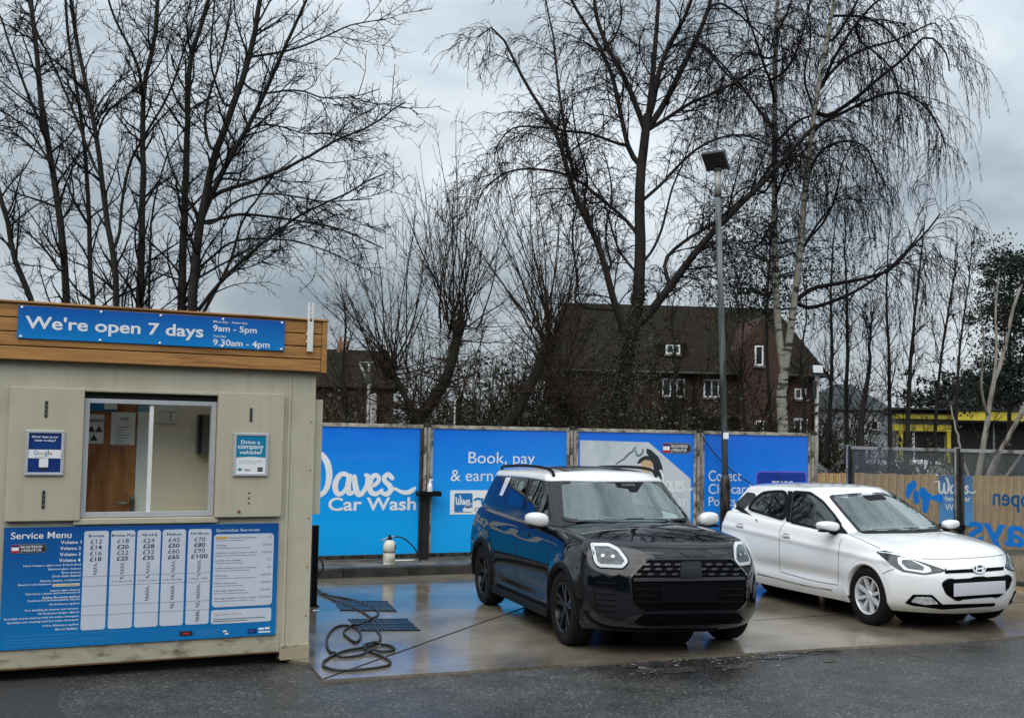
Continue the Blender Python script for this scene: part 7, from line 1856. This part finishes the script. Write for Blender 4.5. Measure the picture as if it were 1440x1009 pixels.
# ------------------------------------------------------------------ the weeping birch on the right with pale twin trunks
rg = np.random.default_rng(31); k_ = 2.293
c4 = lambda L_: cropped(L_, k_, 1000, 0)
tw = [([(1101,640),(1101,600),(1099,556),(1103,525)], 15, 14, 0), ([(1103,527),(1096,470),(1091,430),(1089.5,380),(1089,305),(1089.5,218),(1089.5,130),(1091.5,44),(1094,-20),(1098,-120)], 11, 4, .5),
      ([(1103,527),(1110,480),(1116,427),(1126.5,340),(1133,262),(1139.5,196),(1148,144),(1161,65),(1174,0),(1190,-110)], 11, 4, -.6)]
st = [(c4(a), b, c, d) for a, b, c, d in (
      ([(318,400),(420,350),(520,270),(620,190),(690,120),(740,130),(770,230)], 7, 2, -.8), ([(320,440),(380,380),(470,345),(560,300),(640,310),(720,380),(760,480)], 6, 1.8, .8),
      ([(340,330),(380,220),(450,100),(520,20),(600,-30),(680,10)], 6, 2, -1.0), ([(370,160),(440,60),(500,-60),(560,-160)], 5, 2, .9), ([(350,280),(420,200),(520,150),(620,120),(720,70),(745,120)], 5, 1.8, 1.2),
      ([(310,570),(350,490),(430,455),(490,470),(530,540),(545,620)], 5, 1.6, -1.2), ([(205,420),(150,350),(80,260),(0,170),(-60,120)], 5, 1.8, .9), ([(205,300),(160,180),(120,60),(60,-60)], 4.5, 1.8, -1.0),
      ([(207,260),(260,200),(300,90),(330,-40)], 4.5, 1.8, 1.2), ([(205,560),(170,620),(120,600),(70,640),(40,720)], 4, 1.5, -1.1), ([(200,470),(270,400),(330,370)], 6, 3, -.3),
      ([(271,945),(330,930),(450,905),(560,880),(650,790),(700,740),(740,690)], 7, 2.2, -1.4), ([(264,1004),(380,975),(480,930),(600,840),(690,730)], 6, 2, 1.0), ([(300,790),(360,700),(420,640),(500,660)], 4, 1.4, 1.0),
      ([(285,800),(380,690),(420,540),(470,430)], 4, 1.5, -1.0), ([(205,640),(250,540),(320,470),(400,430)], 4, 1.4, 1.3), ([(210,110),(250,30),(280,-80)], 4, 1.6, -1.0), ([(206,700),(160,780),(110,820)], 3.5, 1.4, .9),
      ([(330,350),(300,250),(320,130),(310,0)], 4, 1.6, 1.0), ([(390,60),(470,50),(560,90),(640,200),(660,330)], 4.5, 1.5, .7), ([(450,110),(540,180),(600,260),(600,380)], 4, 1.4, -1.2), ([(205,200),(120,170),(60,210),(20,300)], 4, 1.4, 1.2))]
PA_, RA_ = traced(tw + st, 26.0, 20, rg); PT, RT_, P, Rr = PA_[:3], RA_[:3], PA_[3:], RA_[3:]
PA = np.concatenate([P, PT[1:]]); RA = np.concatenate([Rr, RT_[1:]])
L1 = grow(PA, RA, rg, 5.0, .12, 1, 42, 15, .6, 2.0, 8, .02, .13, .42, .015, .0075, .35, up2=-.5)
L2 = grow(*L1, rg, 7.5, .10, 1, 42, 18, .5, 2.1, 8, -.35, .10, .5, .008, .0066, .25, up2=-.25)
L3 = grow(*L2, rg, 7.5, .1, 1, 30, 13, .07, .24, 3, -.3, .2, .7, .0068, .0056, .2, up2=-.3)
b0 = at_depth(1101, 640, 26)
wb_t = make_tree('birch_tree', 'weeping birch with twin pale banded trunks behind the white car', (b0[0], 26, GZ), [(PT, RT_, 12)], [(P, Rr, 7), (*L1, 5), (*L2, 3), (*L3, 3)], M_BIRCH, M_TWIGB)

# ------------------------------------------------------------------ pollard willows behind the hoarding
def willow(label, trunk, w0, w1, Y, knob, nwhips, hmax, seed, lean=0.0, spread=.5, low=0):
    rg = np.random.default_rng(seed)
    P, Rr = traced([(trunk, w0, w1, 0)], Y, 14, rg); kn = at_depth(knob[0], knob[1], Y)
    n = nwhips; d = rg.normal(size=(n, 3)) * np.array([spread*1.25, spread*1.25, .12]) + np.array([lean, 0, 1.0]); d /= np.linalg.norm(d, axis=1, keepdims=True)
    ln = hmax * (.35 + .65 * rg.random(n)) * (d[:, 2] ** 1.5 + .1)
    m = 12; p = kn + rg.normal(size=(n, 3)) * np.array([.16, .14, .13]); out_ = [p]
    for k in range(m - 1):
        d = d + rg.normal(size=(n, 3)) * .06 + np.array([0, 0, .022]); d /= np.linalg.norm(d, axis=1, keepdims=True)
        p = p + d * (ln / (m - 1))[:, None]; out_.append(p)
    WP = np.stack(out_, 1); WR = (.007 + .015 * rg.random(n) ** 2)[:, None] * np.linspace(1, .22, m)[None]
    n2 = n // 2 + low; d = rg.normal(size=(n2, 3)) * np.array([1, 1, .5]); d[:, 2] = np.abs(d[:, 2]) * .5; d /= np.linalg.norm(d, axis=1, keepdims=True)     # tangled low shoots
    q = P[0][rg.integers(3, 14, n2)] + rg.normal(size=(n2, 3)) * .06; o2 = [q]
    l2 = .5 + 1.6 * rg.random(n2)
    for k in range(7):
        d = d + rg.normal(size=(n2, 3)) * .13 + np.array([0, 0, .02]); d /= np.linalg.norm(d, axis=1, keepdims=True); q = q + d * (l2 / 7)[:, None]; o2.append(q)
    SP = np.stack(o2, 1); SR = (.006 + .006 * rg.random(n2))[:, None] * np.linspace(1, .4, 8)[None]
    T1 = grow(WP, WR, rg, 3.0, .15, 1, 30, 11, .3, 1.1, 6, .03, .09, .5, .008, .0058, .5)
    T2 = grow(T1[0], T1[1], rg, 4.0, .2, 1, 32, 12, .1, .4, 3, .03, .14, .7, .0056, .005, .4)
    T3 = grow(SP, SR, rg, 5, .2, 1, 40, 15, .15, .5, 4, .0, .15, .6, .006, .0042, .3)
    ks = MB(); ks.lathe([(.07, -.24), (.10, -.14), (.14, -.02), (.12, .07), (.04, .12)], 12); kv = np.array(ks.v) + rg.normal(size=(len(ks.v), 3)) * .03 + kn
    b0 = at_depth(trunk[0][0], trunk[0][1], Y); base = np.array([b0[0], Y, GZ])
    km = MB(); km.v = [tuple(v - base) for v in kv]; km.f = ks.f; km.smooth = ks.smooth; kme = km.mesh('knob'); kme.materials.append(M_WILL)
    return make_tree('pollard_willow', label, base, [(P, Rr, 10)], [(WP, WR, 5), (SP, SR, 4), (*T1, 3), (*T2, 3), (*T3, 3)], M_WILL, M_WHIP, 'pollard willows behind the hoarding', [('knob', kme)])
willow('pollard willow with a leaning trunk and reddish whips behind the first hoarding post', [(560,650),(580,600),(605,567),(628,530),(642,480),(646,462)], 20, 13, 23.0, (644, 458), 58, 4.7, 41, -.08, .34, 70)
willow('pollard willow with a leaning trunk behind the Book, pay panel, next to the big birch', [(690,660),(705,610),(728,575),(748,535),(765,495),(772,478)], 19, 14, 23.3, (772, 476), 58, 4.4, 42, -.04, .38, 70)
willow('low pollard willow fanning out nearest the kiosk', [(598,640),(590,600),(572,560),(552,525),(547,515)], 9, 9, 22.6, (547, 514), 46, 4.0, 43, -.28, .36, 50)
willow('small shrubby willow low behind the lamp post side of the picture panel', [(815,650),(812,610),(800,575),(790,560)], 10, 8, 24.4, (790, 556), 30, 3.6, 44, .1, .45, 70)

# ------------------------------------------------------------------ young trees on the right
def young(label, pix, w0, Y, seed, mt=M_LIMB, dens=1.0, droop=0.0, name='young_birch'):
    rg = np.random.default_rng(seed); P, Rr = traced([(pix, w0, 1.2, 0)], Y, 18, rg)
    L1 = grow(P, Rr, rg, 5.5*dens, .15, 1, 35, 12, .5, 1.9, 7, .06, .10, .45, .012, .0075, .5)
    L2 = grow(*L1, rg, 5.6, .15, 1, 36, 14, .2, .8, 5, .02 - droop, .14, .55, .008, .0065, .4)
    L3 = grow(*L2, rg, 6.5, .15, 1, 40, 15, .07, .25, 3, -droop, .22, .7, .0065, .0056, .3)
    b0 = at_depth(*pix[0], Y)
    return make_tree(name, label, (b0[0], Y, GZ), [(P, Rr, 8)], [(*L1, 4), (*L2, 3), (*L3, 3)], mt, M_TWIGB, 'young bare trees on the right')
young('slim dark young tree second right of the short floodlight pole', [(1192,650),(1190,560),(1192,480),(1190,400),(1188,330),(1190,290)], 8, 28, 51, M_BARKM)
young('slim dark young tree just right of the short floodlight pole', [(1160,650),(1168,560),(1170,480),(1168,420),(1173,330),(1180,280)], 7, 30, 52, M_BARKM)
young('slim young tree above the left end of the clear hoarding', [(1252,650),(1251,580),(1250,500),(1248,430),(1247,380),(1252,310)], 7, 27, 53, M_BARKM)
young('tall straight young tree above the middle of the first clear panel', [(1275,655),(1278,560),(1283,480),(1289,420),(1296,360),(1300,300)], 8, 26.5, 54, M_BARKM)
young('young tree in front of the yellow garage pier', [(1312,655),(1318,560),(1328,470),(1338,410),(1344,360),(1346,320)], 6, 29, 55, M_BARKM)
young('pale stemmed young tree leaning left beside the clear hoarding post', [(1352,660),(1345,620),(1346,540),(1352,470),(1362,400),(1366,340)], 6, 27.5, 56, M_LIMB)
young('thin brown tree in front of the brick gable', [(1048,650),(1046,580),(1042,510),(1046,450),(1040,390)], 6, 33, 58, M_BARKM, 1.3)
young('thin brown tree in front of the dark tiled roof, right of the ivy birch', [(948,650),(946,580),(950,510),(945,450),(950,400)], 6, 34, 59, M_BARKM, 1.3)
young('thin leaning tree beside the right end of the brick building', [(1128,650),(1132,580),(1126,510),(1134,440),(1130,390)], 6, 33, 60, M_BARKM, 1.2)
young('small tree screening the dark house at the kiosk end', [(486,650),(488,580),(482,520),(486,460),(480,400)], 7, 30, 62, M_BARKM, 1.6)
young('bushy low tree in front of the pale unit', [(1212,655),(1210,610),(1214,570),(1222,520),(1224,470),(1230,420)], 12, 27, 57, M_LIMB, 1.5)
rg = np.random.default_rng(61)
st = [([(1372,690),(1380,640),(1389,590),(1396,545),(1410,500),(1424,440),(1436,400)], 9, 4, .2), ([(1396,545),(1402,490),(1400,440),(1406,380)], 5, 2, .8), ([(1380,690),(1398,650),(1420,610),(1445,570),(1475,520)], 8, 4, -.4),
      ([(1385,690),(1405,640),(1428,595),(1452,545),(1480,480)], 7, 3, .6), ([(1370,690),(1352,640),(1346,610),(1336,570)], 4, 2, .5), ([(1400,690),(1425,655),(1445,630),(1480,600)], 5, 3, -.6), ([(1389,590),(1380,540),(1384,480),(1378,430)], 4, 1.6, -.7)]
P, Rr = traced(st, 24.5, 18, rg)
L1 = grow(P, Rr, rg, 3.2, .2, 1, 36, 12, .5, 1.7, 7, .06, .1, .45, .014, .006, .45); L2 = grow(*L1, rg, 5, .15, 1, 36, 12, .2, .8, 5, .0, .12, .55, .007, .005, .4); L3 = grow(*L2, rg, 6.5, .15, 1, 38, 14, .06, .24, 3, -.05, .2, .7, .005, .0042, .3)
b0 = at_depth(1380, 690, 24.5)
M_PALEB = bark('pale_birch_bark', (.30, .28, .24), (.13, .11, .09), 6)
make_tree('birch_tree', 'many stemmed birch with pale leaning trunks at the right edge', (b0[0], 24.5, GZ), [(P, Rr, 9)], [(*L1, 4), (*L2, 3), (*L3, 3)], M_PALEB, M_TWIGB)

# ------------------------------------------------------------------ evergreens
def evergreen(name, label, pts, Y, spread, n, size, seed, mat, trunk, cat='tree'):
    rg = np.random.default_rng(seed); P, Rr = traced([(trunk, 7, 2, 0)], Y, 14, rg)
    C = np.array([at_depth(px, py, Y + rg.normal() * .5) for px, py in pts])
    # clumps hang on short limbs between trunk and clump centre
    LP = []
    for c in C:
        j = np.argmin(np.abs(P[0][:, 2] - c[2] + .3)); LP.append(resample([P[0][j], (P[0][j] + c)/2 + np.array([0, 0, .1]), c], 6))
    LP = np.stack(LP); LR = np.tile(np.linspace(.03, .008, 6), (len(LP), 1))
    sub = np.concatenate([c + rg.normal(size=(9, 3)) * spread for c in C])
    b0 = at_depth(*trunk[0], Y); base = np.array([b0[0], Y, GZ])
    return make_tree(name, label, base, [(P, Rr, 8)], [(LP, LR, 4)], M_BARKM, M_BARKM, None, [('foliage', leaves(sub, rg, size, np.array(spread) * .33, n, mat, base))])
M_EVG = pm('evergreen_leaf', (.022, .028, .020), .6, var=.5, scale=1.5, spec=.3)
M_CON = pm('conifer_needle', (.018, .027, .018), .8, var=.4, scale=1.5, spec=.15)
rq = random.Random(8)
pts = [(1015 + rq.random()*160, 300 + rq.random()**.8*140) for _ in range(40)]
evergreen('evergreen_tree', 'dark small leaved evergreen crown behind the twin birch trunks', pts, 34, (.6, .6, .35), 7000, .062, 71, M_EVG, [(1085,640),(1082,560),(1078,480),(1080,400),(1084,320)])
pts = []
for k in range(60):
    f = rq.random(); pts.append((1424 + (rq.random() - .5) * (10 + 95*f), 352 + 215*f))
evergreen('conifer_tree', 'dark conifer at the right edge beyond the pale birch', pts, 40, (.55, .6, .26), 22000, .075, 72, M_CON, [(1420,640),(1419,560),(1420,480),(1421,400),(1421,350)])
pts = [(1290 + rq.random()*120, 540 + rq.random()*36) for _ in range(22)]
evergreen('evergreen_tree', 'low dark evergreen mass above the yellow fascia', pts, 66, (1.0, 1.0, .5), 5000, .22, 73, M_EVG, [(1350,640),(1350,600),(1350,560),(1350,540)])

# ------------------------------------------------------------------ scrub and distant wood (uncountable)
def scrub(name, label, spots, seed, mat, leafy=0):
    rg = np.random.default_rng(seed); parts = []; pc = []
    for (px, Y, h, wd, n) in spots:
        c = at_depth(px, 600, Y); c[2] = GZ
        p = c + rg.normal(size=(n, 3)) * np.array([wd*.5, wd*.4, 0]); d = rg.normal(size=(n, 3)) * np.array([.45, .45, .1]) + np.array([0, 0, 1.0]); d /= np.linalg.norm(d, axis=1, keepdims=True)
        ln = h * (.5 + .5*rg.random(n)); out_ = [p]
        for k in range(8):
            d = d + rg.normal(size=(n, 3)) * .13 + np.array([0, 0, .02]); d /= np.linalg.norm(d, axis=1, keepdims=True); p = p + d * (ln/8)[:, None]; out_.append(p)
        P = np.stack(out_, 1); s_ = Y/24
        Rr = (.012 + .014*rg.random(n))[:, None] * np.linspace(1, .3, 9)[None] * s_
        L1 = grow(P, Rr, rg, 4.0/s_**.5, .15, 1, 42, 15, .3*s_, 1.1*s_, 6, .0, .16, .5, .01*s_, .007*s_, .3)
        L2 = grow(*L1, rg, 5.0/s_, .15, 1, 45, 18, .12*s_, .45*s_, 4, .0, .22, .6, .0075*s_, .006*s_, .3)
        parts += [tubes(P, Rr, 4), tubes(*L1, 3), tubes(*L2, 3)]; pc.append(P[:, 3:].reshape(-1, 3))
    V, F = join(parts); o = mobj(name, fast_mesh(name, V, F, mat, False), None); tag(o, label, 'scrub', None, 'stuff')
    if leafy:
        C = np.concatenate(pc); l = mobj('scrub_leaves', leaves(C, rg, .085, np.array([.25, .25, .2]), leafy, M_IVY2, np.zeros(3)), None); tag(l, 'sparse dull green leaves in the ' + label, 'leaves', None, 'stuff')
    return o
M_IVY2 = pm('scrub_leaf', (.05, .055, .025), .6, var=.5, scale=.6, spec=.3)
rq = random.Random(4)
scrub('scrub', 'brown tangled scrub behind the blue hoarding', [(470 + 34*k + rq.uniform(-12, 12), 27 + rq.uniform(-1.5, 3), 2.6 + 1.4*rq.random() + (.9 if 5 < k < 13 else 0), 1.1, 24) for k in range(17)], 81, M_SCRUB, 9000)
scrub('scrub', 'thin twiggy scrub in front of the brick building', [(880 + 30*k + rq.uniform(-10, 10), 32 + rq.uniform(-2, 5), 3.4 + 2.8*rq.random(), 1.0, 13) for k in range(11)], 84, M_SCRUB, 1500)
scrub('scrub', 'thin scrub behind the clear hoarding on the right', [(1165 + 36*k + rq.uniform(-10, 10), 29 + rq.uniform(-1, 3), 1.9 + 1.2*rq.random(), 1.0, 12) for k in range(9)], 82, M_SCRUB, 1800)
M_SCRUB2 = pm('brown_scrub_twig', (.058, .042, .027), .95, var=.5, scale=.5, col2=(.04, .04, .02), c2scale=.3, spec=.1)
scrub('scrub', 'tall brown brushwood standing behind the willows', [(560 + 36*k + rq.uniform(-12, 12), 31 + rq.uniform(-1, 3), 4.2 + 1.6*rq.random(), 1.2, 15) for k in range(9)], 85, M_SCRUB2, 0)
M_FAR = pm('far_twig', (.045, .038, .033), .95, var=.4, scale=.15, spec=.1)
scrub('distant_wood', 'distant bare wood along the skyline', [(-40 + 37*k + rq.uniform(-14, 14), 80 + rq.uniform(-6, 14), 6.5 + 5.0*rq.random() + (3.5 if k in (11, 12, 13, 17, 18, 19, 20, 21) else 0), 3.0, 4) for k in range(42)], 83, M_FAR)

# ------------------------------------------------------------------ unseen, behind the camera, mirrored in the paint and glass of the cars
rg = np.random.default_rng(91)
hc = np.stack([rg.uniform(-34, 34, 1700), -14 + rg.normal(size=1700) * 1.0, rg.uniform(.0, 1, 1700) ** .7 * 8.0], 1); hc[:, 2] *= 1 + .15*np.sin(hc[:, 0]*.6)  # leaf mass added out of view to darken what the car paint reflects
tag(mobj('hedge', leaves(hc, rg, .5, np.array([.5, .4, .4]), 60000, M_CON, np.zeros(3)), None), 'tall dark evergreen hedge across the road', 'hedge', None, 'stuff')
for (x, y, a, sc_, lab) in ((-9, -17, 40, .9, 'bare tree across the road, mirrored in the side windows'), (3, -19, 160, 1.0, 'bare tree across the road, mirrored in the windscreens'), (15, -18, 250, .95, 'bare tree across the road, mirrored in the white bonnet')):
    src = bpy.data.objects['maple_tree']; c = copy_tree(src); c.location = (x, y, GZ); c.rotation_euler = (0, 0, R(a)); c.scale = (sc_,)*3
    c['label'] = lab; c['group'] = 'bare trees across the road'
finish_texts()
